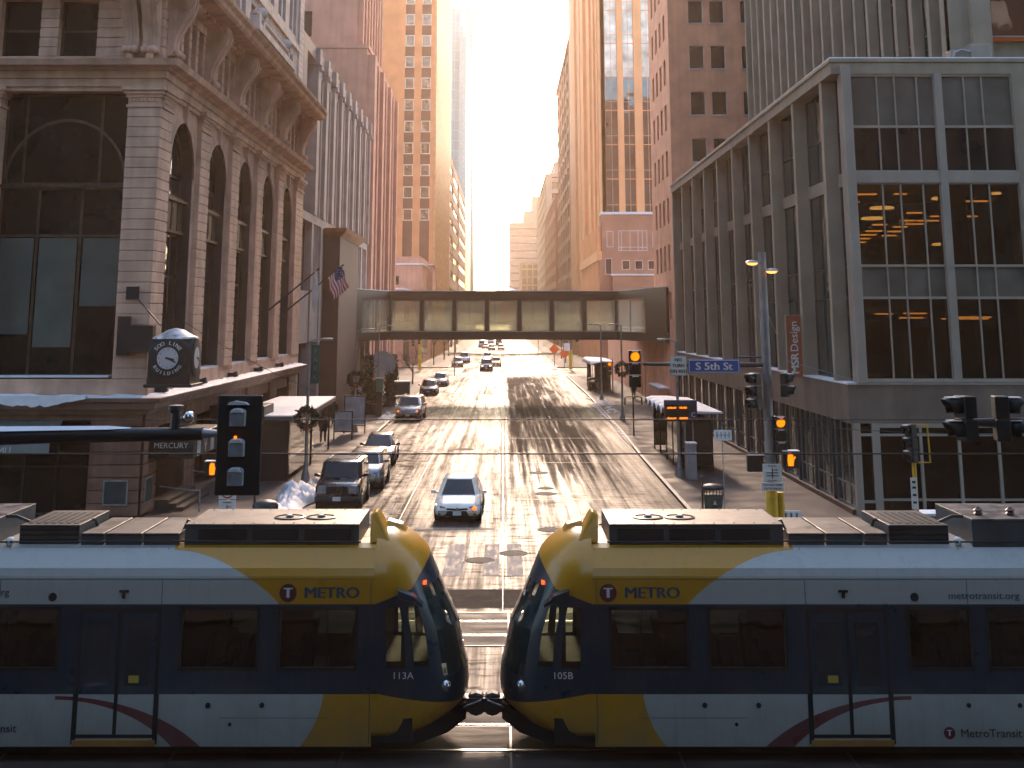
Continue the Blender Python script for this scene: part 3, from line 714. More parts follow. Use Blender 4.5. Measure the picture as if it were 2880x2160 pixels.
for k in range(3): a.add([(-13.2 + k*.28, 60.89, 3.45 - k*.05), (-13.05 + k*.28, 60.89, 3.5 - k*.05), (-13.35 + k*.28, 60.89, 2.85), (-13.5 + k*.28, 60.89, 2.8)], [(0, 1, 2, 3)])
a.build('emblem', lt, a3)
# flag poles
def pole3(p, q, r): 
    a = MB(); a.tube([p, q], [r, r * .6], 8); a.ball(q, r * 1.2, 8); return a
f1 = thing('flag_pole', 'dark pole slanting out from the stone building with a furled white flag', 'flag pole', (-13.9, 74.5, 8.2), 'flag poles')
pole3((-13.9, 74.5, 8.0), (-11.0, 75.0, 10.5), .06).build('pole', M['black'], f1, smooth=True)
a = MB(); rg = []
for k in range(9):
    z = 10.4 - k * .3; w_ = (.03 + .17 * math.sin(k / 8 * PI * .9)); rg.append([(-11.15 - w_, 74.9, z), (-11.1, 74.9 - w_ * .7, z), (-11.15 + w_, 75, z), (-11.1, 75 + w_ * .7, z)])
a.loft(rg); a.build('flag', pmat('white_cloth', (.6, .58, .56), .9, var=.1), f1, smooth=True)
f2 = thing('flag_pole', 'dark pole slanting out from the stone building with the stars and stripes hanging', 'flag pole', (-13.9, 78.5, 8.2), 'flag poles')
pole3((-13.9, 80.5, 8.0), (-10.3, 81.0, 11.0), .06).build('pole', M['black'], f2, smooth=True)
fm = bpy.data.materials.new('flag_stripes'); fm.use_nodes = True; nt = fm.node_tree; b = nt.nodes['Principled BSDF']; b.inputs['Roughness'].default_value = .9
uv = nd(nt, 'ShaderNodeUVMap'); uv.uv_map = 'u'; sp = nd(nt, 'ShaderNodeSeparateXYZ'); nt.links.new(uv.outputs[0], sp.inputs[0])
m1 = nd(nt, 'ShaderNodeMath', operation='MULTIPLY'); m1.inputs[1].default_value = 6.5; nt.links.new(sp.outputs['Y'], m1.inputs[0])
m2 = nd(nt, 'ShaderNodeMath', operation='FRACT'); nt.links.new(m1.outputs[0], m2.inputs[0]); m3 = nd(nt, 'ShaderNodeMath', operation='GREATER_THAN'); m3.inputs[1].default_value = .5; nt.links.new(m2.outputs[0], m3.inputs[0])
c1 = nd(nt, 'ShaderNodeMixRGB'); c1.inputs['Color1'].default_value = (.5, .04, .04, 1); c1.inputs['Color2'].default_value = (.65, .6, .58, 1); nt.links.new(m3.outputs[0], c1.inputs['Fac'])
g1 = nd(nt, 'ShaderNodeMath', operation='LESS_THAN'); g1.inputs[1].default_value = .4; nt.links.new(sp.outputs['X'], g1.inputs[0])
g2 = nd(nt, 'ShaderNodeMath', operation='GREATER_THAN'); g2.inputs[1].default_value = .46; nt.links.new(sp.outputs['Y'], g2.inputs[0])
g3 = nd(nt, 'ShaderNodeMath', operation='MULTIPLY'); nt.links.new(g1.outputs[0], g3.inputs[0]); nt.links.new(g2.outputs[0], g3.inputs[1])
vo = nd(nt, 'ShaderNodeTexVoronoi'); vo.inputs['Scale'].default_value = 14; nt.links.new(uv.outputs[0], vo.inputs['Vector']); vl = nd(nt, 'ShaderNodeMath', operation='LESS_THAN'); vl.inputs[1].default_value = .25; nt.links.new(vo.outputs['Distance'], vl.inputs[0])
c0_ = nd(nt, 'ShaderNodeMixRGB'); c0_.inputs['Color1'].default_value = (.02, .03, .1, 1); c0_.inputs['Color2'].default_value = (.6, .6, .6, 1); nt.links.new(vl.outputs[0], c0_.inputs['Fac'])
c2 = nd(nt, 'ShaderNodeMixRGB'); nt.links.new(g3.outputs[0], c2.inputs['Fac']); nt.links.new(c1.outputs[0], c2.inputs['Color1']); nt.links.new(c0_.outputs[0], c2.inputs['Color2']); nt.links.new(c2.outputs[0], b.inputs['Base Color'])
a = MB(); NU, NV = 12, 10; P0, Q0 = Vector((-10.35, 81, 10.95)), Vector((-11.3, 80.87, 10.15)); vs = []
for i in range(NU + 1):
    for j in range(NV + 1):
        s, t = i / NU, j / NV; p = P0.lerp(Q0, 1 - t) ; p += Vector((.45 * s, -.1, -1.35 * s - .1 * math.sin(t * 3) * s)); p += Vector((.05 * math.sin(s*9 + t*5), .16 * math.sin(t*8 + s*4) * s, 0)); vs.append(tuple(p))
a.add(vs, [(i*(NV+1)+j, (i+1)*(NV+1)+j, (i+1)*(NV+1)+j+1, i*(NV+1)+j+1) for i in range(NU) for j in range(NV)])
fo = a.build('flag', fm, f2, smooth=True, angle=80); ul = fo.data.uv_layers.new(name='u')
for l in fo.data.loops:
    i, j = divmod(l.vertex_index, NV + 1); ul.data[l.index].uv = (i / NU, j / NV)
sd = fo.modifiers.new('thick', 'SOLIDIFY'); sd.thickness = .02
# ------------------------------------------------------------------ right corner building
rs = pmat('brown_precast', (.33, .255, .18), .8, var=.1, scale=.8, bump=.2, bscale=10, streak=.14)
rs2 = pmat('brown_fascia', (.17, .125, .095), .75, var=.14, scale=.8, bump=.15, streak=.2)
XR, YR = 13.6, 50.6
GF = Fac('y', YR, -1); GS = Fac('x', XR, -1)
rb_ = thing('corner_office_building', 'brown finned low block on the right corner with a big white-framed glass front', 'building', (XR, YR, 0))
a = MB(); a.box(XR + .9, 60, YR + 9.5, 100.4, 0, 17.6); a.box(XR + 8.8, 60, YR + .6, YR + 9.6, 0, 17.6); a.build('core', M['dark'], rb_)
rc = clearglass('office_glass', (.34, .37, .37), .03)
g_sp = glassy('spandrel_glass', (.13, .115, .095), .12, wob=.25, wscale=.5, spec=.5)
g_dk = glassy('finned_glass', (.02, .05, .045), .06, wob=.5, wscale=.7)
# base fascia and roof band
a = MB(); r = [(-1.2, 3.58), (0.0, 3.58), (0.0, 5.06), (-1.2, 5.06)]
def sweepR(prof, mb, yfar=100.6, xfar=60, xc=XR, yc=YR):
    mb.loft([[(xfar, yc - w, z) for w, z in prof], [(xc - w, yc - w, z) for w, z in prof], [(xc - w, yfar, z) for w, z in prof]], True)
sweepR(r, a); a.build('fascia_band', rs2, rb_)
a = MB(); sweepR([(-1.5, 17.55), (.04, 17.55), (.04, 18.02), (.10, 18.05), (.10, 18.2), (-1.5, 18.2)], a); a.build('roof_band', rs, rb_)
a = MB(); sweepR([(-1.2, 5.06), (.03, 5.06), (.03, 5.13), (-1.2, 5.13)], a); a.build('ledge_snow', M['snow'], rb_)
a = MB(); sweepR([(-.3, 18.2), (.07, 18.2), (.05, 18.25), (-.3, 18.25)], a); a.build('roof_snow', M['snow'], rb_)
# fins
fy = [52.36 + 5.3 * k for k in range(10)]
for k, y in enumerate(fy):
    a = MB(); GS.box(a, y, y + .38, 5.13, 17.55, -.75, 0.0)
    if k > 2: GS.box(a, y + .38, y + 2.3, 5.13, 17.55, -.75, -.52)
    a.build('fin', rs, rb_, bevel=.015, seg=1)
for k, y in enumerate([50.95] + [f + .38 for f in fy[:-1]] + [fy[-1] + .38]):
    y1 = fy[k] if k < len(fy) else 100.5
    y0 = y if k < 4 else y + 1.92
    o = window(GS, rb_, y0, y1, 5.13, 17.55, -.6, M['darkgrey'], g_dk, .06, mull=[y0 + (y1 - y0) * q / 3 for q in (1, 2)], trans=(8.43, 9.7, 15.35))
    s = MB(); GS.box(s, y0, y1, 13.0, 13.55, -.7, -.52); s.build('transom_band', rs, o)
# white-framed front
a = MB()
GF.box(a, 13.95, 14.33, 5.13, 17.9, -.5, .25); GF.box(a, 17.82, 18.1, 5.13, 17.54, -.5, .1); GF.box(a, 14.33, 21.02, 13.03, 13.5, -.5, .06)
GF.box(a, 14.33, 21.02, 5.13, 5.24, -.5, .12); a.build('main_frame', M['white_al'], rb_, bevel=.01, seg=1)
a = MB(); GF.box(a, 21.02, 22.2, 5.13, 17.55, -1.2, .06); GF.box(a, 22.2, 60, 5.13, 17.55, -1.2, -.6); GF.box(a, 14.33, 21.02, 17.5, 17.549, -.6, .0); a.build('stone_pier', rs, rb_)
for (u0, u1, ms) in ((14.33, 17.82, (15.45, 16.18, 17.1)), (18.1, 21.02, (19.05, 19.79))):
    for (v0, v1, gm, tr_) in ((5.24, 8.43, rc, ()), (8.43, 9.7, g_sp, ()), (9.7, 13.03, rc, ()), (13.5, 15.35, glassy('dark_pane', (.010, .012, .013), .08, .2, spec=.35), ()), (15.35, 17.5, g_sp, ())):
        window(GF, rb_, u0, u1, v0, v1, 0.0, M['white_al'], gm, .05, mull=ms, fd=.16)
# interior: floors, ceiling strips, lamps, columns, back wall
a = MB(); iw = pmat('office_wall', (.014, .018, .019), .9, var=.4, scale=.5)
a.box(14.4, 22.3, YR + .3, YR + 9.4, 5.0, 5.1); a.box(14.4, 22.3, YR + .25, YR + 9.4, 8.5, 9.65); a.box(14.4, 22.3, YR + .25, YR + 9.4, 13.05, 13.48)
a.box(14.4, 22.3, YR + 9.3, YR + 9.45, 5, 17.5); a.box(22.2, 22.35, YR + .3, YR + 9.4, 5, 17.5); a.box(18.7, 19.3, YR + 1.4, YR + 2.0, 9.7, 13.05)
a.box(14.45, 15.2, YR + .9, YR + 2, 9.7, 10.6); a.box(19.6, 20.9, YR + .8, YR + 1.4, 9.7, 10.2); a.build('office_interior', iw, rb_)
def strip(x0, x1, y, z, t=.05):
    a = MB(); a.box(x0, x1, y, y + .25, z, z + t); a.build('ceiling_light', M['orange_line'], rb_)
rnd = random.Random(5)
for x0, x1, y, z in ((14.6, 15.8, 52.6, 12.75), (14.6, 15.6, 54.5, 12.6), (14.6, 15.5, 57, 12.5), (14.65, 15.2, 59, 12.45), (16.7, 17.2, 53, 12.8), (19.0, 20.6, 52.5, 12.45), (18.6, 20.6, 54.2, 11.95), (18.6, 20.3, 56, 11.9), (18.7, 19.6, 58, 11.9),
                     (17.2, 17.8, 53, 12.0), (17.2, 17.8, 54, 11.75), (17.2, 17.8, 55, 11.55), (17.25, 17.85, 56, 11.42), (17.3, 17.9, 57, 11.3), (15.7, 16.3, 53, 11.5), (15.7, 16.35, 54, 11.3), (15.75, 16.4, 55, 11.2), (15.8, 16.4, 56, 11.1), (15.8, 16.5, 57, 11.0), (15.8, 16.5, 58, 10.95),
                     (14.5, 15.0, 53.4, 7.75), (15.6, 16.3, 53, 7.78), (16.8, 17.7, 53, 7.8), (16.8, 17.75, 53.6, 7.62), (18.7, 20.4, 53, 7.65), (18.6, 20.5, 53.6, 7.58)):
    strip(x0, x1, y, z)
for x, y, z, r in ((16.15, 53.2, 12.2, .5), (16.1, 54.4, 11.85, .5), (18.55, 52.6, 12.55, .45), (19.8, 56.4, 10.85, .5), (15.95, 54.8, 10.1, .14), (20.6, 52.0, 12.7, .2)):
    a = MB(); a.lathe([(r, 0), (r, .05), (r * .9, .09), (.02, .1)], (x, y, z), 24); a.build('pendant_lamp', M['amber_soft'], rb_, smooth=True)
a = MB(); a.box(14.5, 14.95, 52.6, 52.8, 10.0, 11.0); a.build('lit_panel', lamp('lit_panel', (1, .22, .03), .2), rb_)
# ground floor glazing
base = MB(); GS.box(base, YR + .3, 100.5, -.05, .32, -.4, -.02); GF.box(base, 14.6, 60, -.05, .16, -.4, .0); base.build('plinth', pmat('plinth_red', (.09, .04, .03), .6, var=.2), rb_)
gsh = clearglass('shop_glass', (.26, .31, .32), .03)
gss = glassy('shop_side_glass', (.03, .03, .025), .04, wob=.25, wscale=.7, spec=1.0)
k = 0; y = 50.9
while y < 99.5:
    y1 = min(100.2, y + 3.0); o = window(GS, rb_, y, y1, .32, 3.58, -.22, pmat('green_frame', (.16, .2, .19), .4, .3), gss, .07, mull=[y + q for q in (1, 2)], trans=(1.15,))
    y += 3.1
    s = MB(); GS.box(s, y - .12, y + .02, .3, 3.58, -.4, -.1); s.build('mullion_post', M['darkgrey'], rb_)
a = MB(); GF.box(a, 13.75, 14.0, 0, 3.58, -.3, .02); GF.box(a, 14.45, 14.75, 0, 3.58, -.3, .02); GF.box(a, 14.0, 14.45, 3.1, 3.2, -.3, .0); GF.box(a, 14.0, 14.45, .6, .7, -.3, 0); GF.box(a, 14.75, 24, 3.42, 3.57, -.3, .03); GF.box(a, 14.75, 24, 3.1, 3.19, -.2, .0); GF.box(a, 14.75, 24, .68, .76, -.2, .0)
for x in (16.35, 17.85, 19.4, 20.9, 22.4): GF.box(a, x - .05, x + .05, .1, 3.45, -.2, .015)
GF.box(a, 14.75, 24, .1, .18, -.2, .02); a.build('shop_frame', M['white_al'], rb_)
a = MB(); GF.box(a, 14.0, 24, .15, 3.45, -.12, -.10); a.build('shop_pane', gsh, rb_)
a = MB(); a.box(14.3, 24, YR + 2.6, YR + 2.75, .05, 3.5, 0); a.box(14.3, 24, YR + .3, YR + 2.7, .0, .12, 0)
for x, z0, z1 in ((14.95, .15, .65), (14.95, .8, 1.35)):
    a.box(x + .3, x + 1.6, YR + .9, YR + 1.3, z0, z1, 1)
a.build('shop_interior', [pmat('shop_wall', (.012, .02, .024), .9, var=.4, scale=.6), pmat('shelf_wood', (.12, .10, .06), .7, var=.2)], rb_)
a = MB(); a.lathe([(.52, -.02), (.52, .0), (.01, .0)], (17.0, YR + .2, 2.0), 32, 0, 'y'); o = a.build('round_sign', pmat('disc_grey', (.28, .33, .34), .6), rb_)
text('m', .85, pmat('logo_blue', (.04, .12, .2), .5), rb_, (17.0, YR + .17, 2.05), (R(90), 0, 0), .03)
a = MB(); a.box(18.7, 19.6, YR + .25, YR + .3, 1.35, 2.75); a.build('poster', pmat('poster_grey', (.2, .22, .23), .7), rb_)
# red-brown reflected banner in the side glass is a second sign on the recess wall
bn = thing('banner_sign', 'tall orange-brown banner sign lettered MSRDesign hanging from the right finned building', 'sign', (13.3, 58.0, 5.0))
a = MB(); a.box(12.92, 13.58, 57.95, 58.05, 5.0, 7.75); a.build('panel', pmat('banner_orange', (.36, .085, .03), .6, var=.06), bn)
a = MB()
for x0, x1, z0, z1 in ((12.88, 12.92, 4.97, 7.78), (13.58, 13.62, 4.97, 7.78), (12.92, 13.58, 7.75, 7.78), (12.92, 13.58, 4.97, 5.0)): a.box(x0, x1, 57.93, 58.07, z0, z1)
a.build('frame', M['white_al'], bn)
text('MSR', .50, M['signwhite'], bn, (13.25, 57.93, 5.62), (R(90), R(90), 0), .018)
text('Design', .50, M['signwhite'], bn, (13.25, 57.93, 6.82), (R(90), R(90), 0), .0)
# set-back tower above
tw = thing('office_tower', 'tall brown finned tower rising behind the low glass-fronted block on the right', 'building', (19.2, 52.2, 18))
TS = Fac('x', 19.2, -1); TF = Fac('y', 52.2, -1)
a = MB(); a.box(20.2, 60, 53.2, 98, 17.6, 60); a.box(20.0, 60, 52.9, 98, 17.6, 60); a.build('core', M['dark'], tw)
y = 52.21; k = 0
while y < 97:
    a = MB(); TS.box(a, y, y + .42, 17.6, 60, -.7, 0); a.build('fin', rs, tw, bevel=.012, seg=1)
    o = window(TS, tw, y + .42, y + 2.3, 17.6, 60, -.5, M['darkgrey'], g_dk, .05, mull=(y + 1.35,), trans=[19.6 + 3.6 * q + (.25 * (k % 3)) for q in range(11)] + [20.5 + 3.6 * q for q in range(11)])
    k += 1; y += 2.3
    if k < 8:
        s = MB(); TS.box(s, y - 1.6, y - .9, 20.2 + (k % 3) * .5, 22.6 + (k % 2), -.55, -.3); s.build('open_vent', M['bronze'], o)
a = MB(); TF.box(a, 19.2, 20.95, 17.6, 60, -1, 0.0); TF.box(a, 20.1, 20.95, 17.6, 60, -1, .25); TF.box(a, 20.95, 60, 17.6, 60, -1, -.6)
a.build('corner_pier', rs, tw)
window(TF, tw, 20.95, 24, 19.5, 22.2, -.1, M['white_al'], clearglass('lit_glass', (.5, .45, .4), .15), .07)
a = MB(); TF.box(a, 20.95, 24, 19.45, 22.25, -.6, -.55); a.build('lit_room', lamp('lit_room', (1.0, .20, .03), .025), tw)
a = MB()
for k in range(14):
    for j in range(2):
        x = 20.95 + k*.22; z = 22.4 + j*.0; a.add([(x, 52.1, 22.3), (x + .1, 52.1, 22.3), (x + .1 + (.1 if k % 2 else -.1), 52.1, 24.5), (x + (.1 if k % 2 else -.1), 52.1, 24.5)], [(0, 1, 2, 3)])
a.build('chevron_screen', M['steel'], tw)
hv = thing('roof_unit', 'pale grey ventilation box on the roof edge of the low right block', 'roof unit', (19.5, 51.5, 18.2))
a = MB(); a.box(19.7, 20.6, 51.3, 52.1, 18.2, 19.0); a.box(18.9, 19.7, 51.35, 52.0, 18.2, 18.75); a.build('box', M['white_al'], hv, bevel=.03)
a = MB(); a.tube([(19.7, 51.2, 18.6), (19.3, 51.2, 18.7), (19.0, 51.2, 18.6), (18.9, 51.2, 18.3)], .06); a.build('duct', M['steel'], hv, smooth=True)
# ------------------------------------------------------------------ left row
def simple_windows(F, root, cols, rows, w, fm, gm, fr, limit=98, **k):
    n = 0
    for c in cols:
        for r in rows:
            if n >= limit: return
            window(F, root, c[0], c[1], r[0], r[1], w, fm, gm, fr, **k); n += 1
# finned pale concrete block
cf = pmat('pale_concrete', (.44, .34, .29), .8, var=.1, scale=.9, bump=.15, streak=.18)
L2 = thing('finned_concrete_building', 'pale grey-brown concrete block with tall narrow fins, next to the stone corner building', 'building', (-14.3, 86, 0))
S = Fac('x', -14.3, 1)
a = MB(); a.box(-60, -15.6, 86.05, 131, 0, 27.0); a.build('core', M['dark'], L2)
a = MB(); S.box(a, 86.05, 131.0, 26.9, 27.9, -1.4, .05); S.box(a, 86.05, 131, 14.6, 15.2, -1.4, .12); S.box(a, 86.05, 131, 6.6, 9.6, -1.4, 0.0); S.box(a, 86.05, 131, 0, .8, -1.4, .02); S.box(a, 86.05, 131, 5.9, 6.6, -1.4, .0)
S.box(a, 86.05, 88.9, 0, 27.9, -1.4, .04); a.build('wall', cf, L2)
pl = [86.4] + [93.4 + 4.66 * k for k in range(9)]
dk = glassy('slot_glass', (.03, .03, .03), .12, wob=.3)
for k in range(9):
    y0 = 89.0 if k == 0 else pl[k] - .0; 
for k in range(1, 10):
    y = pl[k]; a = MB(); S.box(a, y - .45, y + .45, 15.2, 26.9, -1.3, .28); S.box(a, y - .6, y + .6, 26.6, 27.9, -1.3, .38); S.box(a, y - .35, y + .35, 26.2, 26.6, -.1, .5)
    S.box(a, y - .45, y + .45, .8, 14.6, -1.3, .12); a.build('pilaster', cf, L2, bevel=.02, seg=1)
    y1 = pl[k+1] - .45 if k < 9 else 131; y0 = y + .45
    if k == 9: break
    W = (y1 - y0)
    a = MB()
    for q in (1, 2): S.box(a, y0 + W*q/3 - .2, y0 + W*q/3 + .2, 15.2, 25.9, -1.2, .12)
    for q in (1, 2, 3): S.box(a, y0 + W*q/4 - .07, y0 + W*q/4 + .07, 9.6, 14.6, -.6, .05)
    a.build('fin', cf, L2)
    window(S, L2, y0, y1, 15.2, 25.9, -.8, M['bronze'], dk, .06, trans=[16.5 + 2.9*q for q in range(4)])
    a = MB(); S.box(a, y0, y1, 25.9, 26.9, -1.2, -.05); a.build('head_panel', cf, L2)
    window(S, L2, y0, y1, 9.6, 14.6, -.45, M['bronze'], pmat('grille', (.10, .08, .07), .6, var=.2, scale=3), .06, mull=[y0 + W*q/12 for q in range(1, 12)])
    window(S, L2, y0, y1, .8, 5.9, -.5, M['black'], M['glass'], .08, mull=[y0 + W*q/4 for q in range(1, 4)])
window(S, L2, 88.9, pl[1] - .45, 15.2, 25.9, -.8, M['bronze'], dk, .06, mull=(90.2, 91.5)); window(S, L2, 88.9, pl[1] - .45, 9.6, 14.6, -.45, M['bronze'], MATS['grille'], .06, mull=[89 + .3*q for q in range(12)])
window(S, L2, 88.9, pl[1] - .45, .8, 5.9, -.5, M['black'], M['glass'], .08, mull=(90.3, 91.6))
# stair tower that carries the skywalk
st_ = thing('skywalk_tower', 'rust-brown clad tower with a flared cap where the skywalk meets the left buildings', 'building', (-13.2, 105, 0))
a = MB(); a.box(-15, -13.0, 100, 112.5, 0, 14.0); a.build('wall', pmat('rust_panel', (.07, .026, .018), .6, var=.2, scale=.8, bump=.1, streak=.25), st_)
a = MB(); a.loft([[(-15, 99.9, 14), (-12.95, 99.9, 14), (-12.95, 112.6, 14), (-15, 112.6, 14)], [(-15, 99.5, 14.4), (-12.5, 99.5, 14.4), (-12.5, 113, 14.4), (-15, 113, 14.4)], [(-15, 99.4, 14.7), (-12.4, 99.4, 14.7), (-12.4, 113, 14.7), (-15, 113, 14.7)]]); a.build('flared_cap', pmat('copper_cap', (.3, .12, .06), .45, .3, var=.2), st_)
# stepped masonry tower behind it
bk = pmat('rose_brick', (.56, .28, .19), .85, var=.1, scale=.5, bump=.15, bscale=5, streak=.15)
L3 = thing('stepped_brick_tower', 'rose-brown stepped tower with vertical ribs rising above the pale finned block', 'building', (-14, 131, 0))
S3 = Fac('x', -14, 1)
a = MB(); a.box(-60, -14.6, 131.05, 160.5, 0, 36.2); a.box(-60, -14.45, 130.95, 160.6, 36.2, 36.7); a.box(-60, -16.3, 135, 158, 36.7, 75)
a.build('wall', bk, L3)
a = MB()
for k in range(10): S3.box(a, 131.2 + k*3.2, 132.6 + k*3.2, 0, 35.5, -.7, 0.0 if k % 3 else .25)
for k in range(9): S3.box(a, 133.4 + k*3.2, 133.7 + k*3.2, 0, 35, -.7, -.2)
for k in range(8): a.box(-16.4, -15.6, 135.3 + k*3, 136.2 + k*3, 36.7, 75)
a.build('rib', bk, L3)
for k in range(9): window(S3, L3, 132.6 + k*3.2, 134.4 + k*3.2, 1, 35, -.5, bk, M['glass'], .1, trans=[4 + 3.6*q for q in range(9)])
F3 = Fac('y', 135, -1)
for c in ((-24.0, -22.9), (-22.4, -21.3)):
    for r in ((38.4, 41.3), (42.8, 45.6), (47, 49.8)): window(F3, L3, c[0], c[1], r[0], r[1], .05, M['bronze'], M['glass'], .06)
# brick slab tower with white-framed windows
ob = pmat('orange_brick', (.66, .28, .12), .85, var=.09, scale=.4, bump=.12, bscale=4)
obd = pmat('umber_brick', (.17, .075, .045), .85, var=.1, scale=.5)
L4 = thing('brick_slab_tower', 'tall orange-brown brick tower with two columns of square windows facing us', 'building', (-14, 250, 0))
F4 = Fac('y', 250, -1); S4 = Fac('x', -14, 1)
a = MB(); a.box(-45, -14.6, 250.6, 320, 0, 110)
rows = [(26.9 + 4.46*k, 29.25 + 4.46*k) for k in range(18)]
cols = [(-27.4, -25.6), (-23.7, -21.9), (-20.0, -18.3), (-16.55, -14.85)]
wallgrid(F4, a, -45, -14.0, 0, 110, [(-20.1, -18.2), (-16.7, -14.8)], [], .6, 0); a.build('wall', ob, L4)
for c0, c1 in ((-20.1, -18.2), (-16.7, -14.8)):
    z = 0
    for r in rows + [(110, 110)]:
        a = MB(); F4.box(a, c0, c1, z, r[0], -.6, -.12); z = r[1]; a.build('spandrel', obd, L4)
for c0, c1 in ((-20.1, -18.2), (-16.7, -14.8)):
    for r in rows: window(F4, L4, c0 + .02, c1 - .02, r[0], r[1], -.08, pmat('cream_frame', (.7, .62, .52), .6), glassy('gold_glass', (.18, .10, .05), .08, wob=1.0, wscale=.9, metal=.3), .16)
a = MB()
for k in range(17):
    y = 250.3 + k*4.2; S4.box(a, y, y + 1.0, 0, 110, -.7, .45)
a.build('rib', pmat('sunlit_rib', (.62, .36, .16), .4, .25, var=.1), L4)  # sunlight on the ribs put into their golden colour
for k in range(16):
    y = 250.3 + k*4.2; window(S4, L4, y + 1.0, y + 4.2, 0.5, 109, -.3, ob, M['glass'], .1, mull=(y + 2.6,), trans=[4.4*q for q in range(1, 24)])
# low annex
an = thing('stepped_annex', 'low stepped pink-brown annex with snowy ledges at the foot of the brick slab tower', 'building', (-14, 203, 0))
a = MB(); a.box(-40, -14.0, 218, 247, 0, 16.8); a.box(-40, -14.0, 247.05, 249.9, 0, 17.2); a.box(-40, -13.2, 236, 247.2, 10, 17.5); a.box(-40, -16, 203, 218, 0, 12.2); a.box(-40, -14.5, 222, 244, 16.8, 18.4); a.build('wall', bk, an)
a = MB(); a.box(-40, -13.8, 217.8, 236, 16.8, 17.05); a.box(-40, -13.0, 235.8, 247.4, 17.5, 17.7); a.box(-40, -15.8, 202.8, 217.9, 12.2, 12.5); a.build('snow_cap', M['snow'], an)
FA = Fac('y', 218, -1); window(FA, an, -19.6, -18, 13.4, 14.9, .05, M['bronze'], M['glass'], .1)
FA = Fac('x', -16, 1)
for k in range(4): window(FA, an, 204 + k*3.3, 206.4 + k*3.3, 1, 10, .06, M['bronze'], M['glass'], .12, trans=(4, 7))
FA = Fac('x', -14, 1)
for k in range(5): window(FA, an, 219.5 + k*3.3, 221.8 + k*3.3, 1, 9, .06, M['bronze'], M['glass'], .12, trans=(4, 7))
# banded building
L5 = thing('banded_building', 'mid-height tan building with dark window bands between the brick slab tower and the glass skyscraper', 'building', (-14, 322, 0))
a = MB(); a.box(-40, -14.5, 322, 466, 0, 50); z = 0
for k in range(11): a.box(-40, -14.0, 321.5, 466, 4.6*k + 2.0, 4.6*k + 4.6)
a.box(-40, -13.9, 321.3, 324, 0, 51.2); a.box(-40, -13.9, 347, 350, 0, 51.2); a.box(-40, -13.8, 390, 394, 0, 51.2); a.build('wall', pmat('tan_precast', (.42, .25, .15), .8, var=.1, scale=.2), L5)
a = MB(); a.box(-14.6, -14.25, 324, 465, 0, 50); a.build('window_bands', pmat('band_glass', (.05, .035, .03), .2, spec=.8), L5)
# glass skyscraper
tg = None
m = bpy.data.materials.new('teal_curtain_wall'); m.use_nodes = True; nt = m.node_tree; b = nt.nodes['Principled BSDF']; b.inputs['Base Color'].default_value = (.16, .34, .36, 1); b.inputs['Roughness'].default_value = .3; b.inputs['Metallic'].default_value = .0
tc = nd(nt, 'ShaderNodeTexCoord'); br = nd(nt, 'ShaderNodeTexBrick'); br.offset = 0; setin(br, Scale=1.0, Mortar_Size=.12); br.inputs['Brick Width'].default_value = 3; br.inputs['Row Height'].default_value = 4
br.inputs['Color1'].default_value = (.13, .34, .38, 1); br.inputs['Color2'].default_value = (.10, .28, .32, 1); br.inputs['Mortar'].default_value = (.24, .42, .44, 1)
cmb = nd(nt, 'ShaderNodeCombineXYZ'); sx = nd(nt, 'ShaderNodeSeparateXYZ'); ad = nd(nt, 'ShaderNodeMath', operation='ADD'); nt.links.new(tc.outputs['Object'], sx.inputs[0]); nt.links.new(sx.outputs['X'], ad.inputs[0]); nt.links.new(sx.outputs['Y'], ad.inputs[1])
nt.links.new(ad.outputs[0], cmb.inputs['X']); nt.links.new(sx.outputs['Z'], cmb.inputs['Y']); nt.links.new(cmb.outputs[0], br.inputs['Vector']); nt.links.new(br.outputs['Color'], b.inputs['Base Color'])
L6 = thing('glass_skyscraper', 'pale teal glass skyscraper with rounded stepped top, tallest on the left', 'building', (-14, 480, 0))
def arcblock(x0, x1, y0, y1, z0, z1, mb):
    N = 8; ps = [(x0, y0), (x0, y1), (x1, y1)] + [(x1 + .0 - 0.0, y0 + 6)] + [((x0 + x1)/2 + (x1 - x0)/2 * math.cos(PI*k/N), y0 + 6 - 6 * math.sin(PI*k/N)) for k in range(N + 1)][:-1]
    mb.prism(ps, 'z', z0, z1)
a = MB(); arcblock(-50, -14.6, 480, 560, 0, 122, a); arcblock(-50, -16, 482, 540, 122, 130, a); a.build('shaft', m, L6)
a = MB(); arcblock(-40, -14.2, 600, 660, 0, 158, a); a.build('rear_shaft', m, L6)
a = MB(); a.box(-17.2, -14.5, 479.5, 481, 30, 117); a.build('corner_pier', pmat('pale_mullion', (.2, .34, .36), .6), L6)
# ------------------------------------------------------------------ right row
R2 = thing('brick_office_tower', 'rust-red brick tower with paired square windows right behind the finned corner block', 'building', (14, 103, 0))
rbk = pmat('rust_brick', (.84, .36, .20), .85, var=.1, scale=.6, bump=.2, bscale=7, streak=.12)
F2 = Fac('y', 103, -1); S2 = Fac('x', 14, -1)
rows = [(16.45 + 3.96*k, 18.42 + 3.96*k) for k in range(1, 7)]; cols = [(15.75, 17.0), (17.55, 18.8), (20.2, 21.4), (22, 23.2)]
a = MB(); wallgrid(F2, a, 14.0, 60, 0, 60, cols, rows, .4); 
sc_ = [(105.2 + 2.75*k, 106.5 + 2.75*k) for k in range(4)]; sr = [(7.6 + 3.96*k, 9.8 + 3.96*k) for k in range(9)]
wallgrid(S2, a, 103.4, 117, 0, 60, sc_, sr, .4)
a.box(14.8, 60, 103.8, 117, 0, 60); a.build('wall', rbk, R2)
a = MB(); a.box(14.0, 14.02, 103.1, 117, 0, .1); 
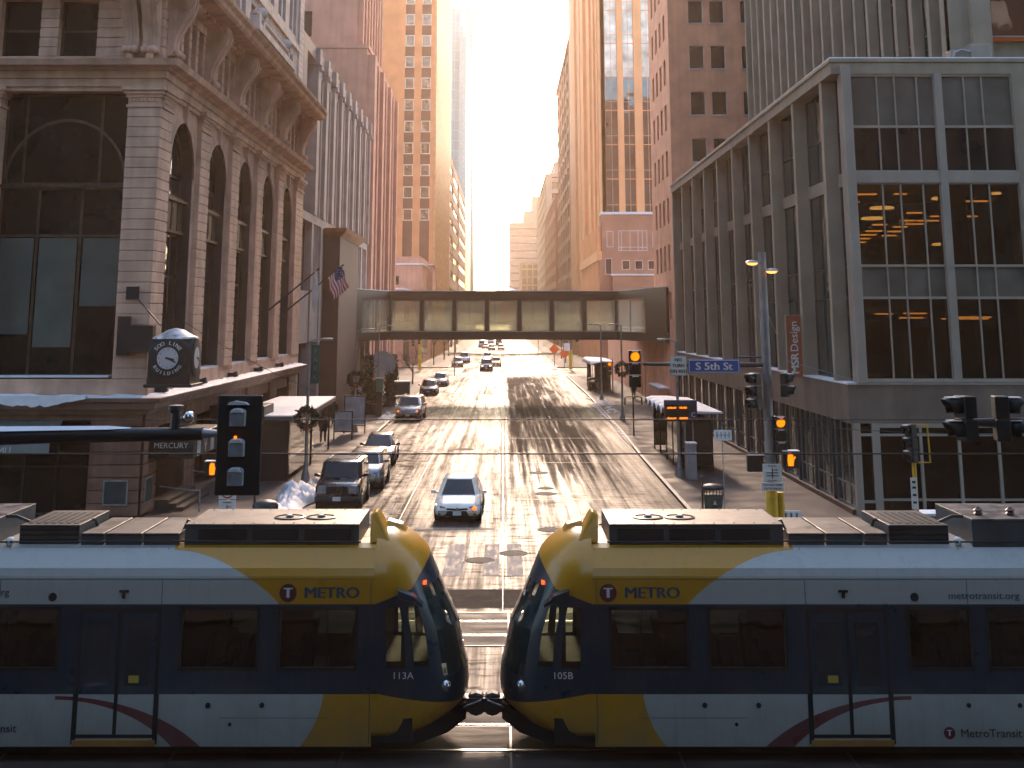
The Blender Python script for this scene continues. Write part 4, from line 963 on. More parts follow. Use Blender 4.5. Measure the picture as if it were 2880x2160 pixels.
for c in cols:
    for r in rows: window(F2, R2, c[0], c[1], r[0], r[1], -.12, pmat('pale_sill', (.6, .5, .44), .7), M['glass'], .05, sill=(MATS['pale_sill'], .2))
for c in sc_:
    for r in sr: window(S2, R2, c[0], c[1], r[0], r[1], -.22, rbk, M['glass'], .05)
# snowy rooflet between
rf = thing('low_roof', 'small pale roof hut with snow behind the finned block parapet', 'roof hut', (15, 100.8, 17.6))
a = MB(); a.box(14.6, 17.2, 100.9, 102.8, 17, 18.6); a.build('wall', cf, rf); a = MB(); a.box(14.5, 17.3, 100.8, 102.85, 18.6, 18.8); a.build('snow_cap', M['snow'], rf)
# entrance pavilion past the skywalk
pv_ = thing('brick_pavilion', 'low rust brick street wall with doorway under the skywalk on the right', 'building', (14, 118, 0))
a = MB(); a.box(14, 40, 117.1, 170, 0, 6.2); a.box(13.8, 40, 117.0, 170.1, 6.2, 6.6); a.build('wall', rbk, pv_)
SP = Fac('x', 14, -1); window(SP, pv_, 126, 129, .1, 4.2, .04, M['bronze'], M['glass'], .12, name='door'); window(SP, pv_, 140, 142, .1, 4.2, .04, M['bronze'], M['glass'], .12, name='door')
a = MB(); a.box(13.2, 14.0, 108, 116, 1.5, 1.8); a.box(13.2, 13.9, 108, 116, .1, 1.5); a.build('parapet', rbk, pv_)
a = MB(); a.box(13.15, 14.0, 107.9, 116.1, 1.8, 1.93); a.build('snow_cap', M['snow'], pv_)
# peach stone tower
ps_ = pmat('peach_limestone', (.86, .40, .17), .7, var=.07, scale=.3, bump=.08, streak=.1)
R3 = thing('ribbed_stone_tower', 'tall peach stone tower with glass stripes in front and deep ribs on its side', 'building', (16, 207, 0))
F_ = Fac('y', 207, -1); S_ = Fac('x', 16, -1)
strips = [(17.2, 19.35), (20.3, 22.2), (23.5, 25.4), (27, 29)]
a = MB(); wallgrid(F_, a, 16, 50, 0, 130, strips, [], 1.0); a.box(17.2, 50, 208, 290, 0, 130); a.build('wall', ps_, R3)
sg_ = glassy('stripe_glass', (.05, .05, .045), .04, wob=.6, wscale=.35, spec=.9)
sgm = glassy('stripe_glass_sky', (.85, .77, .62), .35, wob=.2, wscale=.3, metal=.0, spec=.1)  # pale sky reflection painted into the upper panes
z0s = [24.7 + 5.8*k for k in range(18)]
for (u0, u1) in strips:
    for z in z0s:
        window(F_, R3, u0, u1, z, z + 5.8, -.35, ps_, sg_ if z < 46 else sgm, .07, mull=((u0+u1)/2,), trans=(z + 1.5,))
a = MB()
for k, (y0, y1, w_) in enumerate([(207.01, 212, 0.0), (213.5, 216, .25), (218, 219, .1), (220.2, 221, .1), (223, 229, .3), (231, 232.4, .0), (234, 235, 0), (238, 246, .45), (249, 250, .1), (253, 262, .2), (265, 267, .5), (271, 290, .3)]):
    S_.box(a, y0, y1, 0, 130, -1.1, w_)
S_.box(a, 207.0, 290, 0, 130, -1.19, -.5); a.build('rib', ps_, R3)
pd_ = thing('stone_podium', 'orange-brown podium with snow-edged roof and a wide grid window below the ribbed tower', 'building', (16, 203, 0))
pm = pmat('podium_stone', (.42, .2, .115), .75, var=.1, scale=.4)
FP = Fac('y', 203.5, -1); SPd = Fac('x', 16, -1)
a = MB(); a.box(16, 45, 203.5, 206.8, 0, 24.3); a.box(15.6, 16.1, 203.4, 250, 0, 17); a.box(17.6, 45, 201.5, 203.6, 0, 14.4); a.build('wall', pm, pd_)
a = MB(); a.box(15.9, 45, 203.3, 206.9, 24.3, 24.7); a.box(17.4, 45, 201.3, 203.5, 14.4, 14.65); a.build('snow_cap', M['snow'], pd_)
wf = MATS['pale_sill']
window(FP, pd_, 16.8, 17.9, 19.0, 21.6, .04, wf, M['glass'], .12); window(FP, pd_, 18.7, 23.4, 18.4, 21.7, .04, wf, M['glass'], .12, mull=(19.2, 20.6, 21.9, 22.6), trans=(19.0,))
window(FP, pd_, 24.2, 25.6, 19, 21.6, .04, wf, M['glass'], .12)
for x0, x1, z0_, z1_ in ((17.0, 18.6, 14.9, 17.2), ): pass
FQ = Fac('y', 203.45, -1)
window(FQ, pd_, 16.5, 17.6, 14.6, 17.2, .05, wf, M['glass'], .1)
for k in range(5): window(FQ, pd_, 19.2 + k*2.1, 20.5 + k*2.1, 15.4, 16.9, .05, wf, M['glass'], .1)
window(Fac('y', 201.5, -1), pd_, 24, 25.8, 9, 11, .05, wf, M['glass'], .12)
a = MB()
for k in range(14): SPd.box(a, 204 + k*3.2, 205.2 + k*3.2, 0, 22.5, .1, .6)
SPd.box(a, 203.5, 250, 16.9, 18.4, .0, .75); a.build('colonnade', ps_, pd_)
# further right row
def slab(name, label, x, y0, y1, h, col, bands=None, vert=None, top=None, face=-1, xb=60, glass=(.05, .04, .035), fx=None):
    t = thing(name, label, 'building', (x, y0, 0)); mt = pmat('wall_' + label[:18], col, .8, var=.08, scale=.2)
    gm = pmat('far_glass', glass, .15, spec=.8) ; X1 = x + .6 if face < 0 else x - .6
    a = MB(); a.box(X1, x - face * xb, y0 + .6, y1, 0, h - .5); a.build('glazing', gm, t)
    a = MB(); S = Fac('x', x, face); F = Fac('y', y0, -1); far = x - face * xb
    if bands:
        z = 0
        while z < h: S.box(a, y0, y1, z, min(h, z + bands[1]), -.7, 0); F.box(a, min(x, far) + (0 if face < 0 else 0), max(x, far), z, min(h, z + bands[1]), -.7, 0.02); z += bands[0]
    if vert:
        y = y0
        while y < y1: S.box(a, y, min(y1, y + vert[1]), 0, h, -.7, .12); y += vert[0]
        u = 0
        while u < xb - vert[1]: F.box(a, x - face*u, x - face*(u + vert[1]*.7), 0, h, -.7, .1); u += vert[0] * .7
    S.box(a, y0, y1, h - 1.2, h, -.8, .3); F.box(a, min(x, far), max(x, far), h - 1.2, h, -.8, .3)
    a.build('wall', mt, t)
    if top: a = MB(); [a.box(*q) for q in top]; a.build('roof_block', mt, t)
    return t
slab('glazed_tower', 'narrow peach tower with a glazed corner directly left of the ribbed stone tower', 16, 296, 366, 74, (.45, .27, .17), (4.4, 1.2), (12, 2.5), [(17, 60, 300, 337, 74, 80)])
slab('brick_loft', 'brick building with diagonal-lit floor bands in the right row', 15.6, 372, 470, 44, (.42, .22, .13), (4.2, 2.0), (9, 1.6))
slab('office_block', 'tall pale office block with white pier and dark windows in the far right row', 16.5, 474, 610, 62, (.5, .33, .23), (4.2, 1.6), (14, 3), [(20, 60, 485, 560, 62, 68)])
slab('striped_office', 'small gridded office building at the end of the right row', 9.0, 640, 700, 36, (.5, .36, .25), (4.0, .8), (4.2, .6), None, -1, 30)
slab('far_tower', 'hazy flat pink tower closing the far end of the street', 3.8, 720, 800, 62, (.45, .28, .22), (4.2, 3.4), None, [(12, 40, 725, 790, 62, 69), (17, 40, 730, 790, 69, 78)], -1, 60)
slab('far_block', 'low hazy block at the far left end of the street', -14, 690, 800, 22, (.4, .28, .22), (4.2, 2.0), None, None, 1, 60)
# ------------------------------------------------------------------ skywalks
sw = thing('skywalk', 'dark-framed glazed skywalk bridging the street between the two building rows', 'skywalk', (0, 125, 5.7))
fr_ = pmat('skywalk_frame', (.016, .011, .009), .5, .3, var=.2, scale=1)
yA, yB = 125.0, 129.0
xs = [-11.2 + 3.2 * k for k in range(8)]
def roofpoly(z0, z1, e, mb): mb.prism([(-14.3, 112 - e), (-11.2, yA - e), (11.2, yA - e), (13.9, 107 - e), (13.9, 134), (11.2, yB + e), (-11.2, yB + e), (-14.3, 134)], 'z', z0, z1)
a = MB(); roofpoly(9.75, 10.28, .25, a); a.build('roof', fr_, sw)
a = MB(); roofpoly(10.28, 10.34, .3, a); a.build('roof_snow', M['snow'], sw)
a = MB(); roofpoly(5.6, 6.35, .25, a); a.build('floor_deck', fr_, sw)
a = MB(); roofpoly(6.35, 6.42, .32, a); a.build('floor_sill', M['steel'], sw)
a = MB()
for x in xs:
    for yy in (yA, yB): a = MB(); a.box(x - .2, x + .2, yy - .2, yy + .2, 6.3, 9.8); a.build('post', fr_, sw)
a = MB(); a.box(xs[0], xs[-1], yA - .1, yA + .1, 9.4, 9.78); a.build('head_beam', fr_, sw)
cg = clearglass('skywalk_glass', (.84, .88, .78), .1)
nt = cg.node_tree; o_ = [n for n in nt.nodes if n.type == 'OUTPUT_MATERIAL'][0]; src = o_.inputs['Surface'].links[0].from_socket
tl = nd(nt, 'ShaderNodeBsdfTranslucent'); tl.inputs['Color'].default_value = (.9, .9, .86, 1); df = nd(nt, 'ShaderNodeBsdfDiffuse'); df.inputs['Color'].default_value = (.6, .64, .58, 1)
m0 = nd(nt, 'ShaderNodeMixShader'); m0.inputs['Fac'].default_value = .5; nt.links.new(tl.outputs[0], m0.inputs[1]); nt.links.new(df.outputs[0], m0.inputs[2])
tc = nd(nt, 'ShaderNodeTexCoord'); nz = nd(nt, 'ShaderNodeTexNoise'); setin(nz, Scale=.5, Detail=5); nt.links.new(tc.outputs['Object'], nz.inputs['Vector']); mr = nd(nt, 'ShaderNodeMapRange'); setin(mr, From_Min=.35, From_Max=.65, To_Min=.2, To_Max=.27); nt.links.new(nz.outputs['Fac'], mr.inputs['Value'])
m1 = nd(nt, 'ShaderNodeMixShader'); nt.links.new(mr.outputs[0], m1.inputs['Fac']); nt.links.new(src, m1.inputs[1]); nt.links.new(m0.outputs[0], m1.inputs[2]); nt.links.new(m1.outputs[0], o_.inputs['Surface'])
for k in range(7):
    window(Fac('y', yA, -1), sw, xs[k] + .22, xs[k+1] - .22, 6.42, 9.4, .02, M['steel'], cg, .05)
    window(Fac('y', yB, 1), sw, xs[k] + .22, xs[k+1] - .22, 6.42, 9.7, .02, M['darkgrey'], clearglass('skywalk_rear_glass', (.92, .92, .86), .06), .05, trans=(7.4,))
# splayed ends
for sgn, (xa, ya), (xb, yb) in ((-1, (-11.2, 125.0), (-14.3, 112.0)), (1, (11.2, 125.0), (13.9, 107.0))):
    d = Vector((xb - xa, yb - ya, 0)); L = d.length; d.normalize()
    def at(s, z, o=0): return (xa + d.x*s + d.y*o, ya + d.y*s - d.x*o, z)
    a = MB()
    def ob_(s0, s1, z0, z1, t=.12, m=0):
        a.add([at(s0, z0, -t), at(s1, z0, -t), at(s1, z0, t), at(s0, z0, t), at(s0, z1, -t), at(s1, z1, -t), at(s1, z1, t), at(s0, z1, t)], [(0,3,2,1),(4,5,6,7),(0,1,5,4),(1,2,6,5),(2,3,7,6),(3,0,4,7)], m)
    ob_(L * .62, L, 6.0, 10.2); ob_(0, L * .62, 9.45, 9.8); a.build('end_wall', fr_, sw)
    a = MB(); ob_(.2, L * .62, 6.42, 9.45, .02); a.build('end_glazing', cg, sw)
    a = MB(); ob_(L*.3 - .05, L*.3 + .05, 6.42, 9.45, .06); a.build('post', M['steel'], sw)
a = MB(); a.box(-11, 11, yA + 1.9, yA + 2.0, 6.4, 7.3); a.build('inner_handrail', clearglass('rail_glass', (.8, .8, .75), .1), sw)
s2 = thing('skywalk', 'second glazed skywalk with an orange panel and hipped glass roof, seen through the nearer one', 'skywalk', (0, 300, 6))
a = MB(); a.box(-14, 16, 300, 304, 6.3, 7.1); a.box(-14, 16, 300, 304, 11.6, 12.1)
for k in range(11): a.box(-14 + 3*k - .15, -14 + 3*k + .15, 299.9, 300.2, 7, 11.7)
a.build('frame', fr_, s2)
a = MB(); a.box(-.9, 3.4, 299.7, 299.9, 7.1, 11.9); a.build('orange_panel', pmat('orange_cladding', (.5, .16, .05), .5, var=.1), s2)
a = MB(); a.box(-14, 16, 300.1, 300.15, 7.1, 11.6); a.build('glazing', pmat('far_pale_glass', (.25, .28, .26), .3), s2)
a = MB(); a.add([(-1.7, 299, 12.1), (3.8, 299, 12.1), (3.8, 305, 12.1), (-1.7, 305, 12.1), (-1.7, 299, 14.1), (3.8, 299, 14.1), (3.8, 305, 14.1), (-1.7, 305, 14.1), (1.06, 302, 15.5)],
      [(0,1,5,4),(1,2,6,5),(2,3,7,6),(3,0,4,7),(4,5,8),(5,6,8),(6,7,8),(7,4,8)]); a.build('glass_roof', clearglass('roof_glass', (.8, .8, .76), .3), s2)
a = MB()
for p in ((-1.7, 299), (3.8, 299), (3.8, 305), (-1.7, 305)): a.tube([(p[0], p[1], 14.1), (1.06, 302, 15.5)], .12)
for k in range(5): a.tube([(-1.7 + k*1.375, 299, 14.1), (1.06 , 302, 15.5)], .06)
a.tube([(-1.7, 299, 14.1), (3.8, 299, 14.1)], .15); a.build('roof_bar', M['steel'], s2)
# ------------------------------------------------------------------ light-rail cars
def livery():
    """painted livery: yellow nose, blue window belt, white sides with red swoosh; d = distance from the nose tip, z = height"""
    m = bpy.data.materials.new('train_livery'); m.use_nodes = True; nt = m.node_tree; b = nt.nodes['Principled BSDF']
    at = nd(nt, 'ShaderNodeAttribute'); at.attribute_name = 'd'
    tc = nd(nt, 'ShaderNodeTexCoord'); sx = nd(nt, 'ShaderNodeSeparateXYZ'); nt.links.new(tc.outputs['Object'], sx.inputs[0])
    D, Z = at.outputs['Fac'], sx.outputs['Z']
    def mt(op, a, b_=0.0, cl=False):
        n = nd(nt, 'ShaderNodeMath', operation=op, use_clamp=cl)
        for i, x in enumerate((a, b_)):
            if isinstance(x, (int, float)): n.inputs[i].default_value = x
            else: nt.links.new(x, n.inputs[i])
        return n.outputs[0]
    def ell(cx, cz, rx, rz):   # >0 outside
        u = mt('DIVIDE', mt('SUBTRACT', D, cx), rx); v = mt('DIVIDE', mt('SUBTRACT', Z, cz), rz)
        return mt('SUBTRACT', mt('ADD', mt('MULTIPLY', u, u), mt('MULTIPLY', v, v)), 1.0)
    gt = lambda a, b_: mt('GREATER_THAN', a, b_); lt_ = lambda a, b_: mt('LESS_THAN', a, b_); AND = lambda a, b_: mt('MULTIPLY', a, b_)
    top = mt('ADD', 2.6, mt('ADD', mt('MULTIPLY', mt('MAXIMUM', mt('SUBTRACT', 1.6, D), 0), .35), mt('MULTIPLY', mt('MAXIMUM', mt('SUBTRACT', .95, D), 0), 1.2)))
    bot = mt('SUBTRACT', 1.11, mt('MULTIPLY', mt('MAXIMUM', mt('SUBTRACT', 1.5, D), 0), .19))
    upper = gt(Z, top); lower = lt_(Z, bot)
    yu = mt('MAXIMUM', gt(ell(5.4, .5, 2.97, 2.97), 0), 0); yu = AND(yu, lt_(D, 5.3)); yu = mt('MULTIPLY', yu, upper)
    yl = mt('MULTIPLY', AND(gt(ell(4.0, 1.3, 1.54, 1.54), 0), lt_(D, 4.0)), lower)
    red = AND(AND(lt_(ell(7.2, -.9, 3.2, 1.98), 0), gt(ell(7.2, -.9, 2.62, 1.92), 0)), AND(lower, lt_(D, 7.2)))
    white = mt('MAXIMUM', upper, lower)
    yel = mt('MAXIMUM', yu, yl)
    def mix(f, a, b_):
        x = nd(nt, 'ShaderNodeMixRGB'); nt.links.new(f, x.inputs['Fac'])
        for i, c in ((1, a), (2, b_)):
            if isinstance(c, tuple): x.inputs[i].default_value = (*c, 1)
            else: nt.links.new(c, x.inputs[i])
        return x.outputs[0]
    col = mix(white, (.001, .026, .045), (.46, .44, .39)); col = mix(yel, col, (.56, .25, .006)); col = mix(red, col, (.16, .018, .022))
    # road grime towards the skirt and in patches
    n = nd(nt, 'ShaderNodeTexNoise'); setin(n, Scale=1.4, Detail=8, Roughness=.65); nt.links.new(tc.outputs['Object'], n.inputs['Vector'])
    g = mt('ADD', mt('MULTIPLY', mt('SUBTRACT', 1.3, Z), .45), mt('SUBTRACT', n.outputs['Fac'], .48), True)
    mp = nd(nt, 'ShaderNodeMapping'); mp.inputs['Scale'].default_value = (5, 5, .5); nt.links.new(tc.outputs['Object'], mp.inputs['Vector'])
    n5 = nd(nt, 'ShaderNodeTexNoise'); setin(n5, Scale=1.5, Detail=8, Roughness=.7); nt.links.new(mp.outputs['Vector'], n5.inputs['Vector'])
    g = mt('ADD', g, mt('MULTIPLY', mt('SUBTRACT', n5.outputs['Fac'], .5, True), 1.1), True)
    g = mt('MULTIPLY', g, .7)
    col = mix(g, col, (.14, .13, .11))
    nt.links.new(col, b.inputs['Base Color'])
    r = nd(nt, 'ShaderNodeMapRange'); setin(r, From_Min=.3, From_Max=.7, To_Min=.24, To_Max=.42); nt.links.new(n.outputs['Fac'], r.inputs['Value']); nt.links.new(r.outputs[0], b.inputs['Roughness'])
    b.inputs['Coat Weight'].default_value = .2; b.inputs['Coat Roughness'].default_value = .12
    # faint seams of the body panels
    return m
LIV = livery()
tglass = clearglass('train_glass', (.36, .40, .40), .05, .04)
cabglass = clearglass('cab_glass', (.55, .6, .5), .06, .03)
shield = glassy('windscreen_glass', (.012, .03, .028), .04, wob=.1, wscale=.8, spec=.9)
tin = pmat('train_inside_orange', (.22, .10, .03), .7, var=.1, scale=2); tind = pmat('train_inside_dark', (.03, .035, .04), .8, var=.3, scale=2)
roofgrey = pmat('train_roof_grey', (.055, .044, .04), .5, .1, var=.14, scale=1.6, bump=.15, rvar=.12)
roofside = pmat('train_roof_side', (.07, .085, .09), .5, .2, var=.2, scale=2)
navy = pmat('train_lettering', (.02, .06, .10), .5)
maroon = pmat('train_emblem', (.13, .02, .03), .45)
def make_train(x0, sg, label, number):
    """sg=+1: nose tip at x0 and the body runs to +X; -1 mirrored"""
    YN, WD, LEN = 23.7, 2.65, 19.0; YC = YN + WD / 2
    root = thing('light_rail_car', label, 'train', (x0, YN, 0), 'light-rail cars coupled nose to nose')
    X = lambda d: x0 + sg * d
    def setd(o):
        me = o.data; at = me.attributes.new('d', 'FLOAT', 'POINT'); at.data.foreach_set('value', [abs(v.co.x) for v in me.vertices])
        return o
    D0 = 1.62
    # body sides with window openings
    wins = [(1.9, 3.3), (3.65, 5.05), (7.2, 8.35), (8.62, 10.0), (11.9, 13.3), (13.7, 15.1)]; doors = [(5.4, 6.85), (10.3, 11.7)]
    prof = [(0, .26), (0, 2.6), (0, 2.98), (.015, 3.07), (.06, 3.2), (.33, 3.5), (.5, 3.56)]
    a = MB()
    for side in (0, 1):
        Yp = lambda w: YN + w if side == 0 else YN + WD - w
        us = sorted({D0, LEN} | {u for w_ in wins for u in w_}); zs = [.26, 1.11, 1.53, 2.54, 2.6, 2.98]
        for i in range(len(us) - 1):
            for j in range(len(zs) - 1):
                if zs[j] == 1.53 and any(abs(us[i] - w_[0]) < 1e-6 for w_ in wins): continue
                a.quad((X(us[i]), Yp(0), zs[j]), (X(us[i+1]), Yp(0), zs[j]), (X(us[i+1]), Yp(0), zs[j+1]), (X(us[i]), Yp(0), zs[j+1]))
        for j in range(2, len(prof) - 1):
            for k in range(12):
                u0, u1 = D0 + (LEN - D0) * k / 12, D0 + (LEN - D0) * (k + 1) / 12
                a.quad((X(u0), Yp(prof[j][0]), prof[j][1]), (X(u1), Yp(prof[j][0]), prof[j][1]), (X(u1), Yp(prof[j+1][0]), prof[j+1][1]), (X(u0), Yp(prof[j+1][0]), prof[j+1][1]))
        for w_ in wins:   # reveals
            for (p, q) in (((w_[0], 1.53), (w_[1], 1.53)), ((w_[0], 2.54), (w_[1], 2.54)), ((w_[0], 1.53), (w_[0], 2.54)), ((w_[1], 1.53), (w_[1], 2.54))):
                a.quad((X(p[0]), Yp(0), p[1]), (X(q[0]), Yp(0), q[1]), (X(q[0]), Yp(.07), q[1]), (X(p[0]), Yp(.07), p[1]))
    a.quad((X(D0), YN + .5, 3.56), (X(LEN), YN + .5, 3.56), (X(LEN), YN + WD - .5, 3.56), (X(D0), YN + WD - .5, 3.56))
    a.quad((X(D0), YN, .26), (X(LEN), YN, .26), (X(LEN), YN + WD, .26), (X(D0), YN + WD, .26)); a.box(X(LEN), X(LEN - .02), YN, YN + WD, .26, 3.5)
    body = setd(a.build('body', LIV, root, smooth=True, angle=12))
    for side in (0, 1):
        for w_ in wins:
            a = MB(); y = YN + .05 if side == 0 else YN + WD - .05
            a.box(X(w_[0]), X(w_[1]), y, y + (.012 if side == 0 else -.012), 1.53, 2.54); wo = a.build('window', tglass, root)
            a = MB(); yy = YN + .004 if side == 0 else YN + WD - .004
            for (p0, p1, q0, q1) in ((w_[0], w_[1], 1.49, 1.55), (w_[0], w_[1], 2.5, 2.56), (w_[0] - .02, w_[0] + .04, 1.49, 2.56), (w_[1] - .04, w_[1] + .02, 1.49, 2.56)):
                a.box(X(p0), X(p1), YN - .006 if side == 0 else YN + WD - .05, YN + .05 if side == 0 else YN + WD + .006, q0, q1)
            if side == 0: a.build('rubber_seal', M['black'], wo)
    # nose: rings at heights, plan curve between the sides
    tipz = [(.42, .62, .02), (.5, .42, 0), (.62, .22, 0), (.75, .08, 0), (.88, .0, 0), (1.05, -.02, 0), (1.33, .0, 0), (1.53, .06, 0), (1.8, .11, 0), (2.1, .19, 0), (2.35, .31, 0), (2.54, .41, 0), (2.64, .45, 0), (2.85, .55, .0), (3.05, .64, .02), (3.2, .70, .06), (3.32, .76, .15), (3.42, .84, .24), (3.52, .96, .34), (3.62, 1.10, .46), (3.70, 1.24, .62), (3.76, 1.38, .85)]
    NP = 32; rings = []
    def npt(dc, ins, z, k):
        t = PI * k / NP; n_ = 2.5; hw = WD / 2 - ins
        c, s = math.cos(t), math.sin(t); cy = math.copysign(abs(c) ** (2 / n_), c); sx_ = abs(s) ** (2 / n_ * 1.0)
        return (X(D0 - (D0 - dc) * sx_), YC - hw * cy, z)
    for z, dc, ins in tipz: rings.append([npt(dc - .04, ins, z, k) for k in range(NP + 1)])
    top = [(X(D0), YC - .2, 3.8)] * (NP + 1)
    shell, ws, cw = MB(), MB(), [MB(), MB()]
    for j in range(len(rings) - 1):
        zl = tipz[j][0]; zh = tipz[j+1][0]
        for k in range(NP):
            q = (rings[j][k], rings[j][k+1], rings[j+1][k+1], rings[j+1][k])
            kk = k if k < NP / 2 else NP - 1 - k
            tgt = shell
            if 1.5 <= zl and zh <= 2.6 and (kk in (1, 2, 4, 5)): tgt = cw[0 if k < NP/2 else 1]
            elif 1.3 <= zl and zh <= 3.0 and kk >= 8: tgt = ws
            tgt.quad(*q)
    N_ = len(rings) - 1
    shell.add([*rings[-1]], [tuple(range(NP + 1))]); shell.add([*rings[0]], [tuple(range(NP + 1))])
    s_ = setd(shell.build('nose', LIV, root, smooth=True, angle=50))
    bm = bmesh.new(); bm.from_mesh(s_.data); bmesh.ops.remove_doubles(bm, verts=bm.verts, dist=1e-4); bmesh.ops.recalc_face_normals(bm, faces=bm.faces); bm.to_mesh(s_.data); bm.free()
    wso = ws.build('windscreen', shield, root, smooth=True, angle=70)
    for c in cw:
        c.build('cab_window', cabglass, root, smooth=True, angle=70)
    # cab frame post and dash seen through the glass
    a = MB(); a.box(X(1.0), X(1.12), YN + .10, YN + .2, 1.5, 2.6); a.box(X(.55), X(1.5), YN + .4, YN + WD - .4, .9, 1.55); a.box(X(1.45), X(1.6), YN + .1, YN + WD - .1, .4, 3.0); a.build('cab_interior', tind, root)
    # mirrors, headlamp, marker lamps
    a = MB(); yb = YN - .12
    a.loft([[(X(1.18), YN + .05, 2.70), (X(1.18), YN + .05, 2.86), (X(1.18), YN - .1, 2.86), (X(1.18), YN - .1, 2.70)], [(X(.9), YN + .0, 2.66), (X(.9), YN + .0, 2.80), (X(.9), YN - .22, 2.78), (X(.9), YN - .22, 2.68)], [(X(.72), YN + .02, 2.56), (X(.72), YN + .02, 2.64), (X(.72), YN - .2, 2.63), (X(.72), YN - .2, 2.57)]])
    a.build('mirror_arm', LIV if sg < 0 else M['black'], root, bevel=.02); setd(root.children[-1]) if False else None
    for s in (-1, 1):
        a = MB(); a.ball((X(.34), YC + s * .95, 1.15), .11, 10); a.build('headlight', M['chrome'], root, smooth=True)
    a = MB(); a.box(X(.70), X(.76), YN + .36, YN + .5, 2.86, 2.92); a.build('marker_light', M['red_light'], root)
    # coupler shroud and undercarriage
    a = MB(); a.loft([[(X(d), YC - w_, z0), (X(d), YC + w_, z0), (X(d), YC + w_, z1), (X(d), YC - w_, z1)] for d, w_, z0, z1 in ((-.02, .3, .42, .7), (.3, .7, .3, .62), (.9, 1.05, .2, .6), (2.2, 1.15, .16, .6))]); a.build('coupler_shroud', M['black'], root, smooth=True)
    a = MB(); a.box(X(-.36), X(.2), YC - .16, YC + .16, .48, .72); a.lathe([(.16, -.12), (.2, -.1), (.2, .1), (.16, .12)], (X(-.2), YC, .6), 12, 0, 'y'); a.tube([(X(-.3), YC - .25, .7), (X(0), YC - .35, .62), (X(.3), YC - .3, .5)], .03); a.build('coupler', M['darkgrey'], root, bevel=.02)
    a = MB(); a.box(X(.9), X(2.05), YN - .005 + .05, YN + WD - .05, .3, .7); a.build('nose_step', M['black'], root)
    a = MB(); a.box(X(2.0), X(LEN), YN + .2, YN + WD - .2, .12, .27); a.build('underframe', M['black'], root)
    for d in (3.2, 5.1, 12.6, 14.5):
        a = MB()
        for y in (YC - .7175, YC + .7175): a.lathe([(.33, -.06), (.35, .0), (.3, .07)], (X(d), y, .36), 20, 0, 'y')
        a.build('wheel', M['darkgrey'], root, smooth=True)
    # doors
    for d0, d1 in doors:
        for q, (u0, u1) in enumerate(((d0 + .06, (d0+d1)/2 - .035), ((d0+d1)/2 + .035, d1 - .06))):
            a = MB(); 
            a.box(X(u0), X(u1), YN - .012, YN + .02, .46, 2.46); lo_ = setd(a.build('door_leaf', LIV, root))
            a = MB(); a.box(X(u0 + .1), X(u1 - .1), YN - .016, YN - .012, 1.25, 2.3); a.build('door_glass', glassy('door_glass', (.018, .03, .035), .08, .15), lo_)
            if q == 0:
                a = MB(); a.box(X(u0 + .28), X(u0 + .46), YN - .02, YN - .016, 1.3, 1.42); a.build('yellow_sticker', pmat('sticker', (.5, .34, .05), .6), lo_)
        a = MB(); a.box(X(d0), X(d1), YN - .004, YN + .01, .40, 2.54); a.box(X(d0 - .03), X(d0 + .05), YN - .014, YN, .3, 1.12); a.box(X(d1 - .05), X(d1 + .03), YN - .014, YN, .3, 1.12); a.build('door_frame', M['black'], root)
        a = MB(); a.box(X(d0), X(d1), YN - .03, YN + .02, .27, .37); a.build('door_sill', pmat('sill_orange', (.33, .15, .03), .6, var=.15), root)
    # interior
    a = MB(); a.box(X(1.7), X(LEN - .1), YN + .08, YN + WD - .08, .8, .9); a.box(X(1.7), X(LEN - .1), YN + .08, YN + WD - .08, 3.0, 3.1)
    a.build('cabin_floor', tind, root); a = MB()
    for p, q in zip([(1.66, 2.1)] + [(w_[1], n_[0]) for w_, n_ in zip(wins, wins[1:])] + [(15.1, 18.9)], range(9)):
        pass
    us = [1.66] + [u for w_ in wins for u in w_] + [18.9]
    for i in range(0, len(us), 2): a.box(X(us[i] - (.25 if i else 0)), X(us[i+1] + .25), YN + WD - .14, YN + WD - .09, .9, 3.0)
    a.box(X(1.66), X(18.9), YN + WD - .13, YN + WD - .085, 1.1, 1.48); a.build('wall_lining', tin, root)
    a = MB()
    for d in (2.2, 3.0, 4.0, 4.7, 7.5, 8.1, 8.9, 9.6):
        for y in (YN + .5, YN + WD - .55):
            a.prism([(X(d) , .9), (X(d + .42), .9), (X(d + .42), 1.28), (X(d + .1), 1.3), (X(d - .05), 1.95), (X(d - .13), 1.95)], 'y', y - .22, y + .22)
    a.build('seats', tind, root)
    a = MB()
    for d in (2.55, 4.35, 7.05, 8.45): a.tube([(X(d), YC - .4, .9), (X(d), YC - .4, 3.0)], .02, 6)
    a.build('grab_poles', M['steel'], root)
    # roof equipment
    zr = 3.56
    def cover(d0, d1, z1, y0=.42, y1=2.25, top=roofgrey, nm='roof_unit', sl=.06):
        a = MB(); xa, xb = X(d0), X(d1)
        a.loft([[(xa, YN + y0, zr - .06), (xb, YN + y0, zr - .06), (xb, YN + y1, zr - .06), (xa, YN + y1, zr - .06)], [(xa, YN + y0, z1 - .02), (xb, YN + y0, z1 - .02), (xb, YN + y1, z1 - .02), (xa, YN + y1, z1 - .02)]])
        a.build(nm, roofside, root)
        a = MB(); a.box(xa, xb, YN + y0 - .02, YN + y1 + .02, z1 - .02, z1 + .02)
        return a.build('unit_lid', top, root, bevel=.01)
    lid = lid0 = cover(1.95, 5.15, 3.88)
